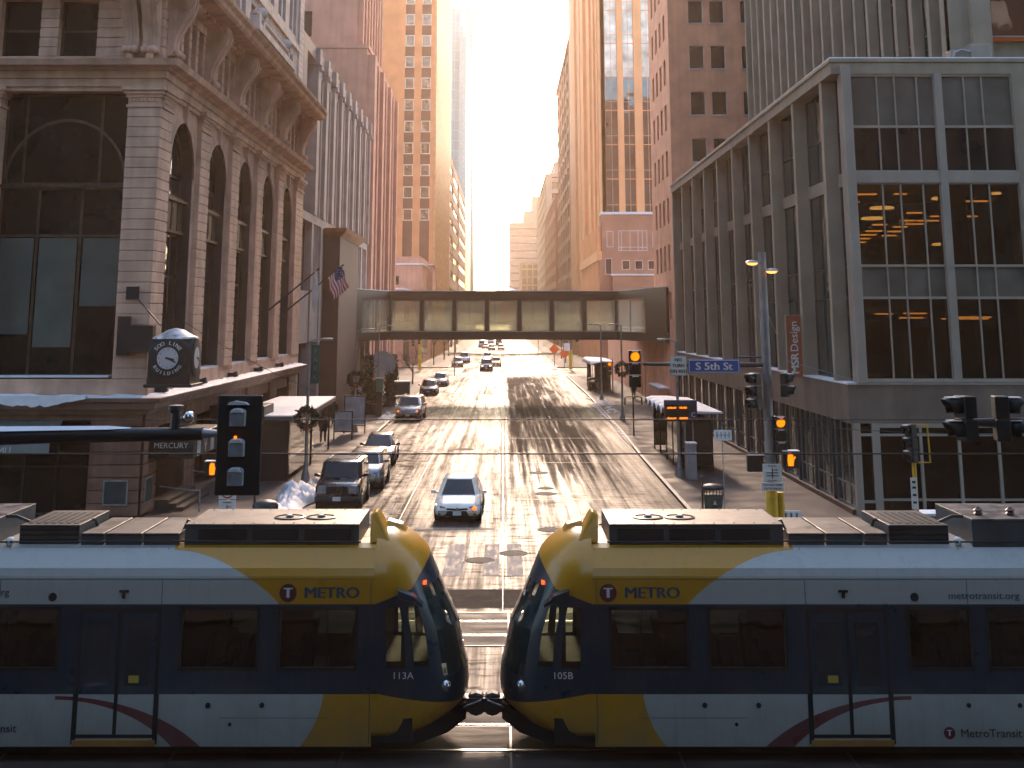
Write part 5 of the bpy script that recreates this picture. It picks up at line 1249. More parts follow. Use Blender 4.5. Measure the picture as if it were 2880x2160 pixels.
    for d in (2.75, 3.35):
        a = MB(); a.lathe([(.29, 0), (.29, .02), (.25, .03), (.25, .012), (.08, .012), (.07, .035), (.01, .04)], (X(d), YN + 1.15, 3.9), 28); a.build('fan_grille', M['black'], lid, smooth=True)
        a = MB(); a.lathe([(.06, 0), (.05, .02), (.01, .022)], (X(d), YN + 1.15, 3.937), 12); a.build('fan_hub', M['steel'], lid, smooth=True)
    a = MB()
    for u0, u1 in ((2.1, 2.95), (3.05, 3.9), (4.0, 4.9)): a.box(X(u0), X(u1), YN + .40, YN + .43, 3.6, 3.82)
    a.build('louvre', M['black'], root)
    for d0, d1 in ((5.25, 5.9), (5.94, 6.6), (6.64, 7.05)): cover(d0, d1, 3.72, nm='roof_cover')
    lid = cover(7.1, 8.2, 3.86, .45, 2.2, nm='brake_resistor')
    a = MB()
    for k in range(7): a.box(X(7.18 + k*.14), X(7.26 + k*.14), YN + .6, YN + 1.9, 3.88, 3.892)
    for k in range(3): a.box(X(7.12), X(8.18), YN + .43, YN + .46, 3.6 + k*.09, 3.64 + k*.09)
    a.build('louvre', M['black'], lid)
    cover(8.6, 13.5, 3.98, .35, 2.3, nm='roof_unit', top=pmat('dark_lid', (.10, .085, .08), .45, var=.4, scale=3, rvar=.15))
    a = MB(); a.ball((X(8.35), YN + .4, 3.6), .08, 8); a.build('antenna', M['signwhite'], root)
    # roof cables, lugs and pipes
    a = MB()
    for y0_, y1_ in ((.34, .36), (2.3, 2.28)): a.tube([(X(1.9), YN + y0_, 3.6), (X(5.2), YN + y1_, 3.61), (X(8.4), YN + y0_, 3.6), (X(14), YN + y1_, 3.6)], .018, 6)
    a.tube([(X(5.1), YN + .9, 3.85), (X(5.22), YN + .9, 3.9), (X(5.3), YN + .9, 3.72)], .025, 6); a.tube([(X(7.0), YN + 1.2, 3.74), (X(7.05), YN + 1.2, 3.86), (X(7.15), YN + 1.2, 3.86)], .03, 6); a.tube([(X(8.15), YN + .8, 3.88), (X(8.4), YN + .8, 3.98), (X(8.65), YN + .8, 3.98)], .03, 6)
    a.build('roof_cable', M['black'], root, smooth=True)
    a = MB()
    for k in range(9): 
        for y in (.52, 2.15): a.lathe([(.018, 0), (.018, .012), (.004, .014)], (X(2.05 + k * .37), YN + y, 3.9), 6)
    a.build('lid_bolts', M['steel'], lid0)
    for d in (8.9, 9.5, 10.1):
        a = MB(); a.lathe([(.05, 0), (.09, .03), (.05, .06), (.09, .09), (.05, .12), (.03, .15)], (X(d), YN + .8, 4.0), 10); a.build('insulator', pmat('insulator_brown', (.12, .05, .03), .4), root, smooth=True)
    # roof fairing fins
    a = MB(); a.loft([[(X(1.38), YN + .45, 3.6), (X(1.75), YN + .45, 3.55), (X(1.75), YN + 1.3, 3.55), (X(1.38), YN + 1.3, 3.6)], [(X(1.66), YN + .75, 4.08), (X(1.78), YN + .75, 4.02), (X(1.78), YN + 1.25, 4.02), (X(1.66), YN + 1.25, 4.08)]]); o = a.build('roof_fairing', LIV, root, bevel=.03); setd(o)
    a = MB(); a.loft([[(X(1.1), YC - .25, 3.6), (X(1.5), YC - .25, 3.74), (X(1.5), YC + .25, 3.74), (X(1.1), YC + .25, 3.6)], [(X(1.2), YC - .15, 3.78), (X(1.5), YC - .15, 3.86), (X(1.5), YC + .15, 3.86), (X(1.2), YC + .15, 3.78)]]); o = a.build('roof_lamp_housing', LIV, root, bevel=.02); setd(o)
    # emblem, lettering, numbers
    yF = YN - .004
    ex, t0, t1 = (1.88, 2.13, 3.21) if sg > 0 else (-3.85, -3.61, -2.52)
    a = MB(); a.lathe([(.155, 0), (.155, -.006), (.01, -.006)], (ex, YN, 2.79), 28, 0, 'y'); e = a.build('emblem', maroon, root)
    text('T', .24, M['signwhite'], root, (ex, YN - .008, 2.785), (R(90), 0, 0), .016, .001, 'emblem_letter')
    text('METRO', .265, navy, root, ((t0 + t1) / 2, yF, 2.785), (R(90), 0, 0), .009, .002, sx=1.14)
    text(number, .16, M['signwhite'], root, ((1.055 if sg > 0 else -1.775), YN - .008 + (.03 if 0 else 0), 1.41), (R(90), 0, 0), .002, .002, sx=1.12)
    if sg > 0:
        text('metrotransit.org', .17, navy, root, (8.6, yF, 2.74), (R(90), 0, 0), .0, .002, sx=1.12)
        a = MB(); a.lathe([(.1, 0), (.1, -.006), (.01, -.006)], (7.83, YN, .48), 24, 0, 'y'); a.build('emblem', maroon, root); text('T', .14, M['signwhite'], root, (7.83, YN - .008, .478), (R(90), 0, 0), .006, .001, 'emblem_letter')
        text('MetroTransit', .19, M['signblack'], root, (8.56, yF, .47), (R(90), 0, 0), .0, .002, sx=1.05)
    else:
        text('metrotransit.org', .17, navy, root, (-9.48, yF, 2.80), (R(90), 0, 0), .0, .002, sx=1.12)
        text('MetroTransit', .19, M['signblack'], root, (-9.08, yF, .55), (R(90), 0, 0), .0, .002, sx=1.05)
    # small fittings
    a = MB()
    for d, z, r in ((7.36, 2.72, .075), (8.2, .93, .04), (9.1, .93, .04), (3.55, .93, .045), (4.5, .93, .045), (4.1, .62, .03)): a.lathe([(r, 0), (r, -.012), (.01, -.012)], (X(d), YN, z), 14, 0, 'y')
    a.box(X(6.0), X(6.17), YN - .02, YN, 2.80, 2.84); a.box(X(6.06), X(6.12), YN - .012, YN, 2.7, 2.8)
    a.build('door_camera', M['black'], root)
    a = MB()   # panel seams
    sd_ = []
    a.box(X(1.6), X(LEN), YN - .002, YN + .01, 3.02, 3.028); a.box(X(1.65), X(1.665), YN - .002, YN + .01, .3, 1.11)
    a.box(X(2.35), X(4.3), YN - .002, YN, .72, .726)
    for d in (1.66, 5.4, 8.3, 11.5): a.box(X(d), X(d + .012), YN - .002, YN + .01, 2.6, 3.0); a.quad((X(d), YN + .012, 3.07), (X(d + .015), YN + .012, 3.07), (X(d + .015), YN + .325, 3.5), (X(d), YN + .325, 3.5))
    a.build('panel_seam', roofside, root)
    return root
trR = make_train(0.0, 1, 'right light-rail car numbered 105B, yellow nose pointing left', '105B')
trL = make_train(-.70, -1, 'left light-rail car numbered 113A, yellow nose pointing right', '113A')

def rider(label, x, y, z, h=.9):
    t = thing('person', label, 'person', (x, y, z)); rnd = random.Random(int(x * 7)); V = [(0, 0, 0), (0, 0, .28), (0, 0, .48), (0, 0, .58), (0, -.01, .68), (0, -.01, .78)]
    E = [(0, 1), (1, 2), (2, 3), (3, 4), (4, 5)]; Rr = [.16, .16, .18, .065, .095, .085]
    for s_ in (-1, 1):
        b0 = len(V); V += [(s_*.17, -.01, .50), (s_*.24, -.05, .25), (s_*.14, -.26, .16), (s_*.09, -.34, .16)]; E += [(2, b0), (b0, b0+1), (b0+1, b0+2), (b0+2, b0+3)]; Rr += [.085, .065, .045, .04]
        b0 = len(V); V += [(s_*.10, -.12, .02), (s_*.11, -.46, .03), (s_*.11, -.48, -.36), (s_*.11, -.6, -.42)]; E += [(0, b0), (b0, b0+1), (b0+1, b0+2), (b0+2, b0+3)]; Rr += [.11, .08, .055, .045]
    me = bpy.data.meshes.new('body'); me.from_pydata(V, E, []); o = bpy.data.objects.new('body', me); COL.objects.link(o); o.parent = t
    o.modifiers.new('skin', 'SKIN'); me.skin_vertices[0].data[0].use_root = True
    for i, r in enumerate(Rr): me.skin_vertices[0].data[i].radius = (r, r)
    ss = o.modifiers.new('sub', 'SUBSURF'); ss.levels = 2; ss.render_levels = 2
    me.materials.append(pmat('rider_coat', (.02, .025, .03), .9, var=.3, scale=6)); t.rotation_euler = (0, 0, R(90 if x > 0 else -90)); return t
rider('dark seated passenger behind the third side window of the right light-rail car', 7.75, 24.3, 1.32)
rider('dark seated passenger behind the second side window of the right light-rail car', 4.55, 24.3, 1.32)
rider('dark seated passenger behind the far left window of the left light-rail car', -8.4, 24.3, 1.32)
rider('dark seated passenger behind the second side window of the left light-rail car', -4.9, 24.3, 1.32)
# ------------------------------------------------------------------ unseen blocks added behind the camera to shade and mirror in the junction
def rear(label, x0, x1, y0, y1, h):
    t = thing('rear_shade_block', label, 'building', ((x0+x1)/2, y1, 0)); a = MB()
    F = Fac('y', y1, 1); cols = [(u, u + 1.6) for u in [min(x0,x1) + 2 + 3.2*k for k in range(int((abs(x1-x0) - 4) / 3.2))]]; rows = [(z, z + 2.2) for z in [1 + 3.8*k for k in range(int((h - 4) / 3.8))]]
    wallgrid(F, a, min(x0,x1), max(x0,x1), 0, h, cols, rows, .4); a.box(x0, x1, y0, y1 - .8, 0, h); a.build('wall', pmat('rear_shade_wall', (.018, .038, .040), .8, var=.1), t)
    a = MB(); F.box(a, min(x0,x1) + .5, max(x0,x1) - .5, .5, h - 1, -.5, -.3); a.build('glazing', M['glass'], t)
rear('unseen dark block added behind the camera on the left for shade', -70, -13, -60, 4, 60)
rear('unseen dark block added behind the camera on the right for shade', 13, 70, -60, 4, 60)
t = thing('near_skywalk', 'dark skywalk in which the photographer stands', 'skywalk', (0, -2, 5))
a = MB(); a.box(-13, 13, -5, -.6, 5.2, 5.7); a.box(-13, 13, -5, -.3, 9.6, 10.3); a.build('deck_and_roof', fr_, t)
a = MB()
for k in range(9): 
    x = -13 + 3.25*k; a.box(x - .1, x + .1, -5, -4.8, 5.7, 9.6)
a.box(-13, 13, -4.95, -4.85, 5.7, 9.6); a.build('rear_wall', M['dark'], t)
rear('unseen tall block added far behind the camera to shut off sky', -40, 40, -140, -90, 60)

# ------------------------------------------------------------------ vehicles (built facing -Y, nose at y=0, then placed)
cgl = glassy('car_glass', (.004, .007, .008), .04, wob=.06, wscale=1.0, spec=.35)
lens = pmat('headlamp_lens', (.22, .21, .20), .12, var=.2, scale=10, coat=.8)
plate = pmat('number_plate', (.55, .56, .55), .5, var=.1, scale=20)
grl = pmat('grille_black', (.01, .01, .01), .35, var=.3)
def paint(name, col, metal=.25): return pmat(name, col, .28, metal, var=.04, scale=2, coat=.8, rvar=.05)
def make_car(label, kind, paintm, L=4.6, W=1.78, H=1.46, style='sedan', on=(), grille='low', rails=False, group='cars in the street'):
    """on: which lamps glow, 'amber' (both), 'amber_r', 'white'"""
    root = thing(kind, label, 'car', (0, 0, 0), group)
    hw = W / 2
    if style == 'sedan': hz, belt, ws0, ws1, rf1, rw = .74, .92, 1.05, 1.85, 3.35, 4.15
    elif style == 'suv': hz, belt, ws0, ws1, rf1, rw = .98, 1.12, .95, 1.6, 4.1, 4.45
    elif style == 'boxy': hz, belt, ws0, ws1, rf1, rw = 1.08, 1.2, 1.05, 1.45, 4.15, 4.32
    k = L / 4.6; ws0, ws1, rf1, rw = [q * k for q in (ws0, ws1, rf1, rw)]
    round_ = {'sedan': .16, 'suv': .13, 'boxy': .05}[style]
    # body: rings along the length
    st = []   # y, halfwidth factor, bottom, shoulder z, deck z
    nose_lo = {'sedan': .28, 'suv': .34, 'boxy': .42}[style]
    st.append((0.0, .80 if style != 'boxy' else .93, nose_lo + .1, hz * .62, hz * .70))
    st.append((.06, .86 if style != 'boxy' else .96, nose_lo, hz * .78, hz * .84))
    st.append((.20, .95 if style != 'boxy' else .99, nose_lo - .04, hz * .90, hz * .95))
    st.append((.45 * k, .99, .25 if style == 'sedan' else .36, hz * .96, hz * 1.0))
    st.append((ws0 * .8, 1.0, .22 if style == 'sedan' else .34, belt * .93, (hz + belt) / 2 + .02))
    st.append((ws0 + .1, 1.0, .22 if style == 'sedan' else .34, belt * .95, belt))
    st.append((rf1 * .6, 1.0, .22 if style == 'sedan' else .34, belt * .97, belt + .02))
    st.append((rw, .98, .25 if style == 'sedan' else .36, belt * .98, belt + .03))
    st.append((L - .15, .94, .3 if style == 'sedan' else .42, belt * .92, belt * .98))
    st.append((L, .86, .42, belt * .8, belt * .86))
    rings = []
    for y, f, zb, zs, zd in st:
        w_ = hw * f; half = [(w_ * .80, zb), (w_ * .97, zb + .07), (w_, (zb + zs) / 2), (w_ * .985, zs - .05), (w_ * .93, zs + (zd - zs) * .4), (w_ * .6, zd), (w_ * .2, zd + .015)]
        rings.append([(x, y, z) for x, z in half] + [(-x, y, z) for x, z in reversed(half)])
    a = MB(); a.loft(rings); a.build('body', paintm, root, smooth=True, angle=50, bevel=0)
    # cabin
    rwid = {'sedan': .70, 'suv': .78, 'boxy': .86}[style]; bw = .93
    def ring(t):   # t=0 belt, 1 roof
        wv = hw * (bw + (rwid - bw) * t); z = belt - .06 + (H - belt + .06) * t; yf = ws0 + (ws1 - ws0) * t; yr = rw + (rf1 - rw) * t; c = .16
        zt = z
        return [(-wv + c, yf - (.10 if t < .5 else .05), zt), (0, yf - (.16 if t < .5 else .08), zt), (wv - c, yf - (.10 if t < .5 else .05), zt), (wv, yf + c, zt), (wv, (yf + yr) / 2, zt), (wv, yr - c, zt), (wv - c, yr, zt), (0, yr + .04, zt), (-wv + c, yr, zt), (-wv, yr - c, zt), (-wv, (yf + yr) / 2, zt), (-wv, yf + c, zt)]
    def sc(r, f, dz):
        cy = sum(p[1] for p in r) / len(r); return [(p[0]*f, cy + (p[1]-cy)*f, p[2] + dz) for p in r]
    r0, r1 = ring(0), ring(.93); r2 = sc(ring(1), .94, 0); r3 = sc(ring(1), .6, .03)
    a = MB(); a.loft([r0, r1, r2, r3]); a.build('roof', paintm, root, smooth=True, angle=60)
    def lerp(p, q, t): return tuple(p[i] + (q[i] - p[i]) * t for i in range(3))
    def glass_panel(i0, i1, t0, t1, s0, s1, off, nm):
        """strip of ring segments i0..i1, inset at its ends by s0/s1"""
        idx = [i % 12 for i in range(i0, i1 + 1)]; a = MB(); lo_ = [lerp(r0[i], r1[i], t0) for i in idx]; hi = [lerp(r0[i], r1[i], t1) for i in idx]
        for rr_ in (lo_, hi): rr_[0] = lerp(rr_[0], rr_[1], s0); rr_[-1] = lerp(rr_[-1], rr_[-2], s1)
        o_ = lambda p: (p[0] + off[0] * (1 if p[0] > 0 else -1 if p[0] < 0 else 0), p[1] + off[1], p[2] + off[2])
        for j in range(len(idx) - 1): a.quad(o_(lo_[j]), o_(lo_[j+1]), o_(hi[j+1]), o_(hi[j]))
        a.build(nm, cgl, root, smooth=True, angle=60)
    glass_panel(0, 2, .10, .97, 0, 0, (0, -.012, .008), 'windscreen')
    glass_panel(3, 4, .16, .92, .15, .04, (.012, 0, 0), 'side_window'); glass_panel(4, 5, .16, .92, .04, .12, (.012, 0, 0), 'side_window')
    glass_panel(9, 10, .16, .92, .12, .04, (.012, 0, 0), 'side_window'); glass_panel(10, 11, .16, .92, .04, .15, (.012, 0, 0), 'side_window')
    glass_panel(6, 8, .16, .95, 0.05, 0.05, (0, .014, 0), 'rear_window')
    # wheels in dark arches
    wr = .32 if style == 'sedan' else .37
    for y in (.85 * k, L - .95 * k):
        for s in (-1, 1):
            a = MB(); a.lathe([(wr + .05, 0), (wr + .05, .012), (.02, .012)], (s * (hw - .004), y, wr + .02), 20, 0, 'x'); a.build('wheel_arch', M['rubber'], root)
            a = MB(); a.lathe([(wr * .9, -.11), (wr, -.08), (wr, .08), (wr * .9, .10), (wr * .62, .10)], (s * (hw - .10), y, wr), 20, 0, 'x'); wo = a.build('wheel', M['rubber'], root, smooth=True)
            a = MB(); a.lathe([(wr * .62, 0), (wr * .6, s * .02), (wr * .2, s * -.01), (.02, s * .0)], (s * (hw + .012), y, wr), 14, 0, 'x'); a.build('rim', M['steel'], wo, smooth=True)
    # face
    ylamp = .03 if style == 'boxy' else .06
    zl = hz * .78; 
    for s in (-1, 1):
        a = MB()
        if style == 'boxy': a.lathe([(.13, -.03), (.12, -.05), (.01, -.06)], (s * hw * .68, .04, zl), 16, 0, 'y'); a.box(s * hw * .50, s * hw * .86, -.02, .1, zl - .16, zl + .15)
        else:
            x0_, x1_ = s * hw * .50, s * hw * .93
            a.loft([[(x0_, .02, zl - .04), (x0_, .02, zl + .02), (x0_, .2, zl + .02), (x0_, .2, zl - .04)], [(s * hw * .72, .035, zl - .07), (s * hw * .72, .035, zl + .06), (s * hw * .72, .25, zl + .08), (s * hw * .72, .25, zl - .07)], [(x1_, .20, zl - .05), (x1_, .20, zl + .09), (x1_ * 1.0, .5, zl + .12), (x1_, .5, zl - .0)]])
        lm = 'white' in on and M['white_light'] or lens
        h = a.build('headlight', lm, root, smooth=True, bevel=.01)
        if ('amber' in on) or ('amber_r' in on and s > 0):
            a = MB(); a.ball((s * hw * .74, .02, zl - .02), .085, 10, sz=.8); a.build('turn_signal', M['amber'], h, smooth=True)
    a = MB()
    if style == 'boxy':
        a.box(-hw * .46, hw * .46, -.01, .08, hz * .62, hz * .9)
        g = a.build('grille', grl, root)
        a = MB()
        for q in range(8): a.box(-hw * .42 + q * hw * .12 - .02, -hw * .42 + q * hw * .12 + .015, -.03, 0, hz * .63, hz * .89)
        a.build('grille_bar', paintm, g)
        a = MB(); a.box(-hw * .98, hw * .98, -.12, .12, .38, .58); a.build('bumper', pmat('bumper_plastic', (.02, .02, .022), .5), root, bevel=.05)
        py, pz = -.13, .50
    else:
        a.prism([(-hw * .52, .26), (hw * .52, .26), (hw * .40, .46), (-hw * .40, .46)], 'y', -.02, .2); a.build('grille', grl, root, bevel=.01)
        a = MB(); a.prism([(-hw * .45, zl - .08), (0, zl - .12), (hw * .45, zl - .08), (hw * .45, zl - .02), (0, zl - .04), (-hw * .45, zl - .02)], 'y', -.005, .15); a.build('upper_grille', grl if style == 'sedan' else M['chrome'], root)
        a = MB(); a.lathe([(.06, 0), (.06, -.02), (.01, -.02)], (0, -.0, zl - .06), 14, 0, 'y'); a.build('badge', M['chrome'], root)
        for s in (-1, 1):
            a = MB(); a.lathe([(.07, 0), (.07, -.02), (.01, -.02)], (s * hw * .74, .06, .36 if style == 'sedan' else .5), 12, 0, 'y'); a.build('fog_lamp', grl, root)
        py, pz = -.03, .38 if style == 'sedan' else .45
    a = MB(); a.box(-.16, .16, py, py + .012, pz - .08, pz + .08); a.build('number_plate', plate, root)
    for s in (-1, 1):
        a = MB(); a.loft([[(s * hw * .93, ws0 + .30, belt + .0), (s * hw * .93, ws0 + .42, belt + .0), (s * hw * .93, ws0 + .42, belt + .06), (s * hw * .93, ws0 + .30, belt + .06)], [(s * (hw + .06), ws0 + .24, belt + .0), (s * (hw + .06), ws0 + .36, belt + .0), (s * (hw + .06), ws0 + .36, belt + .13), (s * (hw + .06), ws0 + .24, belt + .13)], [(s * (hw + .20), ws0 + .27, belt + .02), (s * (hw + .20), ws0 + .36, belt + .02), (s * (hw + .20), ws0 + .36, belt + .13), (s * (hw + .20), ws0 + .27, belt + .13)]])
        a.build('side_mirror', paintm if style != 'boxy' else grl, root, bevel=.015)
        a = MB(); a.box(s * hw * .72, s * hw * .9, L - .05, L + .01, belt * .62, belt * .82); a.build('tail_light', pmat('tail_red', (.25, .01, .01), .3), root)
    a = MB(); a.box(-hw * .9, hw * .9, .3, L - .3, .14, .40); a.build('underbody', grl, root)
    if rails:
        a = MB()
        for s in (-1, 1): a.tube([(s * hw * .62, ws1 + .2, H + .0), (s * hw * .62, ws1 + .25, H + .08), (s * hw * .62, rf1 - .3, H + .08), (s * hw * .62, rf1 - .25, H)], .025, 6)
        if style == 'boxy':
            for q in range(6): a.box(-hw * .6, hw * .6, ws1 + .5 + q * .4, ws1 + .54 + q * .4, H + .06, H + .09)
        a.build('roof_rails', M['steel'] if style == 'boxy' else M['chrome'], root, smooth=True)
    return root
def car(loc, rz=0, **k): return place(make_car(**k), loc, rz)
car((-1.75, 49.6, 0), R(-1), label='white sedan driving towards the crosswalk with its left turn signal lit', kind='sedan_car', paintm=paint('pearl_paint', (.85, .76, .66), .0), on=('amber_r',))
car((-6.7, 52.6, 0), R(0), label='black boxy four-wheel-drive parked first at the left kerb by the snow bank', kind='off_road_car', paintm=paint('black_paint', (.012, .014, .018)), L=4.4, W=1.84, H=1.8, style='boxy', rails=True, group='cars parked along the left kerb')
car((-6.35, 58.6, 0), R(0), label='silver-grey hatchback parked right behind the black boxy four-wheel-drive', kind='hatchback_car', paintm=paint('silver_paint', (.30, .29, .28), .5), L=4.5, W=1.8, H=1.58, style='suv', group='cars parked along the left kerb')
car((-6.6, 68.5, 0), R(2), label='dark grey sedan parked third in the left row, pale reflection on its bonnet', kind='sedan_car', paintm=paint('graphite_paint', (.06, .06, .065), .5), L=4.8, group='cars parked along the left kerb')
car((-7.25, 97.6, 0), R(-3), label='silver crossover at the left kerb with both amber lamps lit', kind='crossover_car', paintm=paint('silver_paint', (.30, .29, .28), .5), L=4.8, W=1.95, H=1.74, style='suv', on=('amber',), rails=True, group='cars parked along the left kerb')
car((-7.6, 130, 0), 0, label='dark green sedan parked at the left kerb behind the planters', kind='sedan_car', paintm=paint('green_black_paint', (.02, .035, .03)), group='cars parked along the left kerb')
car((-7.3, 147, 0), 0, label='tan sedan parked last before the skywalk street, behind the dark green sedan', kind='sedan_car', paintm=paint('tan_paint', (.30, .26, .22), .4), group='cars parked along the left kerb')
car((-8.0 + .6, 205, 0), 0, label='bronze sedan parked just beyond the far cross street', kind='sedan_car', paintm=paint('bronze_paint', (.18, .13, .10), .4), H=1.5, group='cars beyond the cross street')
car((-6.9, 224, 0), 0, label='white pickup-like SUV parked behind the bronze sedan beyond the cross street', kind='crossover_car', paintm=paint('white_paint', (.62, .63, .66)), L=5.0, W=2.0, H=1.85, style='suv', group='cars beyond the cross street')
car((-2.5, 190, 0), 0, label='black SUV with white headlights driving under the skywalk', kind='crossover_car', paintm=paint('black_paint', (.012, .014, .018)), L=4.7, W=1.9, H=1.75, style='suv', on=('white',), group='cars beyond the cross street')
car((-2.9, 236, 0), 0, label='silver sedan driving behind the black SUV', kind='sedan_car', paintm=paint('silver_paint', (.30, .29, .28), .5), group='cars beyond the cross street')
car((-1.2, 208, 0), 0, label='yellow taxi half hidden behind the black SUV', kind='taxi_car', paintm=paint('taxi_paint', (.6, .33, .03), .1), on=('amber',), group='cars beyond the cross street')
far0 = car((-5.7, 345, 0), 0, label='pale van-like car in the far traffic, leftmost of the far row', kind='crossover_car', paintm=paint('white_paint', (.6, .6, .6)), L=4.8, W=2.0, H=1.9, style='suv', group='far traffic')
dup(far0, 'pale car at the back of the far traffic, behind the amber-lit one', (-3.9, 395, 0), 0, 'far traffic')
car((-2.8, 312, 0), 0, label='dark sedan in the far traffic', kind='sedan_car', paintm=paint('graphite_paint', (.06, .06, .065)), group='far traffic')
car((-4.6, 330, 0), 0, label='amber-lit taxi in the far traffic between two paler cars', kind='taxi_car', paintm=paint('taxi_paint', (.6, .33, .03)), on=('amber',), group='far traffic')
car((-.5, 315, 0), 0, label='rightmost taxi of the far traffic with amber lamps', kind='taxi_car', paintm=paint('taxi_paint', (.6, .33, .03)), on=('amber',), group='far traffic')
car((-1.2, 365, 0), 0, label='dark SUV at the back right of the far traffic', kind='crossover_car', paintm=paint('black_paint', (.012, .014, .018)), L=4.8, W=2.0, H=1.9, style='suv', group='far traffic')
car((5.6, 250, 0), R(180), label='dark car parked at the right kerb beyond the construction signs', kind='sedan_car', paintm=paint('graphite_paint', (.06, .06, .065)), group='cars beyond the cross street') if False else None
# ------------------------------------------------------------------ signals, signs, lamps
def head3(root, x, y, z0, fx=0, lit=None, size=.30, plate_=False, visor=.2, n=3, name='signal_head'):
    """signal head, bottom at z0; fx: facing angle, 0 = towards -Y. lit index from the bottom"""
    s = size; h = s * 1.18; W = s * 1.15; ca, sa = math.cos(fx), math.sin(fx)
    def P(u, d, z): return (x + u * ca + d * sa, y + u * sa - d * ca, z)   # d = forward
    def pb(mb, u0, u1, d0, d1, z0_, z1_):
        mb.add([P(u0, d0, z0_), P(u1, d0, z0_), P(u1, d1, z0_), P(u0, d1, z0_), P(u0, d0, z1_), P(u1, d0, z1_), P(u1, d1, z1_), P(u0, d1, z1_)], [(0,3,2,1),(4,5,6,7),(0,1,5,4),(1,2,6,5),(2,3,7,6),(3,0,4,7)])
    a = MB()
    for k in range(n): pb(a, -W/2, W/2, -.12, .06, z0 + k*h + .008, z0 + (k+1)*h - .008)
    ho = a.build(name, M['black'], root, bevel=.015)
    if plate_:
        a = MB(); pb(a, -W/2 - .13, W/2 + .13, -.07, -.055, z0 - .13, z0 + n*h + .13); a.build('backplate', M['black'], ho, bevel=.01)
    for k in range(n):
        zc = z0 + (k + .5) * h; a = MB(); N = 12; r = s * .48; rg = [[], []]
        for j in range(N + 1):
            t = R(-40) + (PI + R(80)) * j / N
            rg[0].append(P(r * math.cos(t), .06, zc + r * math.sin(t))); dd = visor * (.55 + .45 * max(0, math.sin(t)))
            rg[1].append(P(r * 1.03 * math.cos(t), .06 + dd, zc + r * 1.0 * math.sin(t) - .01))
        a.loft(rg, False, closed=False); v = a.build('visor', M['black'], ho, smooth=True, angle=70); sd = v.modifiers.new('t', 'SOLIDIFY'); sd.thickness = .012
        a = MB(); a.add([P(r * .93 * math.cos(2*PI*j/20), .066, zc + r * .93 * math.sin(2*PI*j/20)) for j in range(20)], [tuple(range(20))])
        lm = M['amber'] if (lit == k and lit != 'g') else M['green_light'] if lit == 'g' and k == 0 else grl
        a.build('lens', lm, ho)
        a = MB(); pb(a, -s*.3, s*.3, .07, .06 + visor * .7, zc + r * .97, zc + r * 1.06); a.build('visor_snow', M['snow'], v)
    return ho
def walkhead(root, x, y, z, lit=True):
    a = MB(); a.box(x - .23, x + .23, y - .1, y + .12, z - .23, z + .23); h = a.build('pedestrian_head', M['black'], root, bevel=.02)
    a = MB(); a.box(x - .24, x + .24, y - .2, y + .12, z + .235, z + .26); a.build('hood_snow', M['snow'], h)
    if lit:
        a = MB(); a.prism([(x - .09, z - .17), (x + .06, z - .17), (x + .08, z + .0), (x + .14, z + .06), (x + .11, z + .1), (x + .06, z + .05), (x + .055, z + .17), (x + .02, z + .18), (x + .01, z + .19), (x - .03, z + .2), (x - .05, z + .18), (x - .085, z + .17), (x - .10, z + .0)], 'y', y - .108, y - .101)
        a.build('hand_symbol', M['amber'], h)
    return h
# near mast arm, left
ma = thing('signal_mast', 'thick black signal mast arm reaching in from the left edge with snow on it', 'traffic signal', (-9.5, 17.0, 0))
a = MB(); a.tube([(-9.5, 17, 0), (-9.5, 17, 6.0)], [.16, .12], 12); a.build('pole', M['black'], ma, smooth=True)
a = MB(); a.tube([(-9.5, 17, 5.98), (-6, 17, 6.09), (-3.95, 17, 6.12)], [.105, .095, .085], 14); a.lathe([(.1, -.04), (.1, .04)], (-5.55, 17, 6.1), 14, 0, 'x'); a.build('arm', M['black'], ma, smooth=True)
a = MB(); a.tube([(-3.98, 17, 6.12), (-3.72, 17, 6.12), (-3.4, 17, 6.05)], [.07, .04, .03], 10); a.build('arm_tip', M['steel'], ma, smooth=True)
a = MB(); a.loft([[(x, 17 - w_, z_), (x, 17, z_ + h_), (x, 17 + w_, z_)] for x, w_, z_, h_ in ((-9.4, .09, 6.07, .06), (-7, .09, 6.15, .06), (-5.2, .08, 6.18, .04), (-4.9, .03, 6.19, .01))], False); a.build('arm_snow', M['snow'], ma, smooth=True)
a = MB(); a.lathe([(.05, 0), (.07, .02), (.06, .2), (.1, .24), (.1, .3), (.04, .31)], (-4.32, 17, 6.18), 12); a.build('detector', M['darkgrey'], ma, smooth=True)
a = MB(); a.ball((-4.14, 16.96, 6.33), .08, 12); a.tube([(-4.3, 17, 6.3), (-4.2, 17, 6.33)], .02); a.build('strobe_ball', M['chrome'], ma, smooth=True)
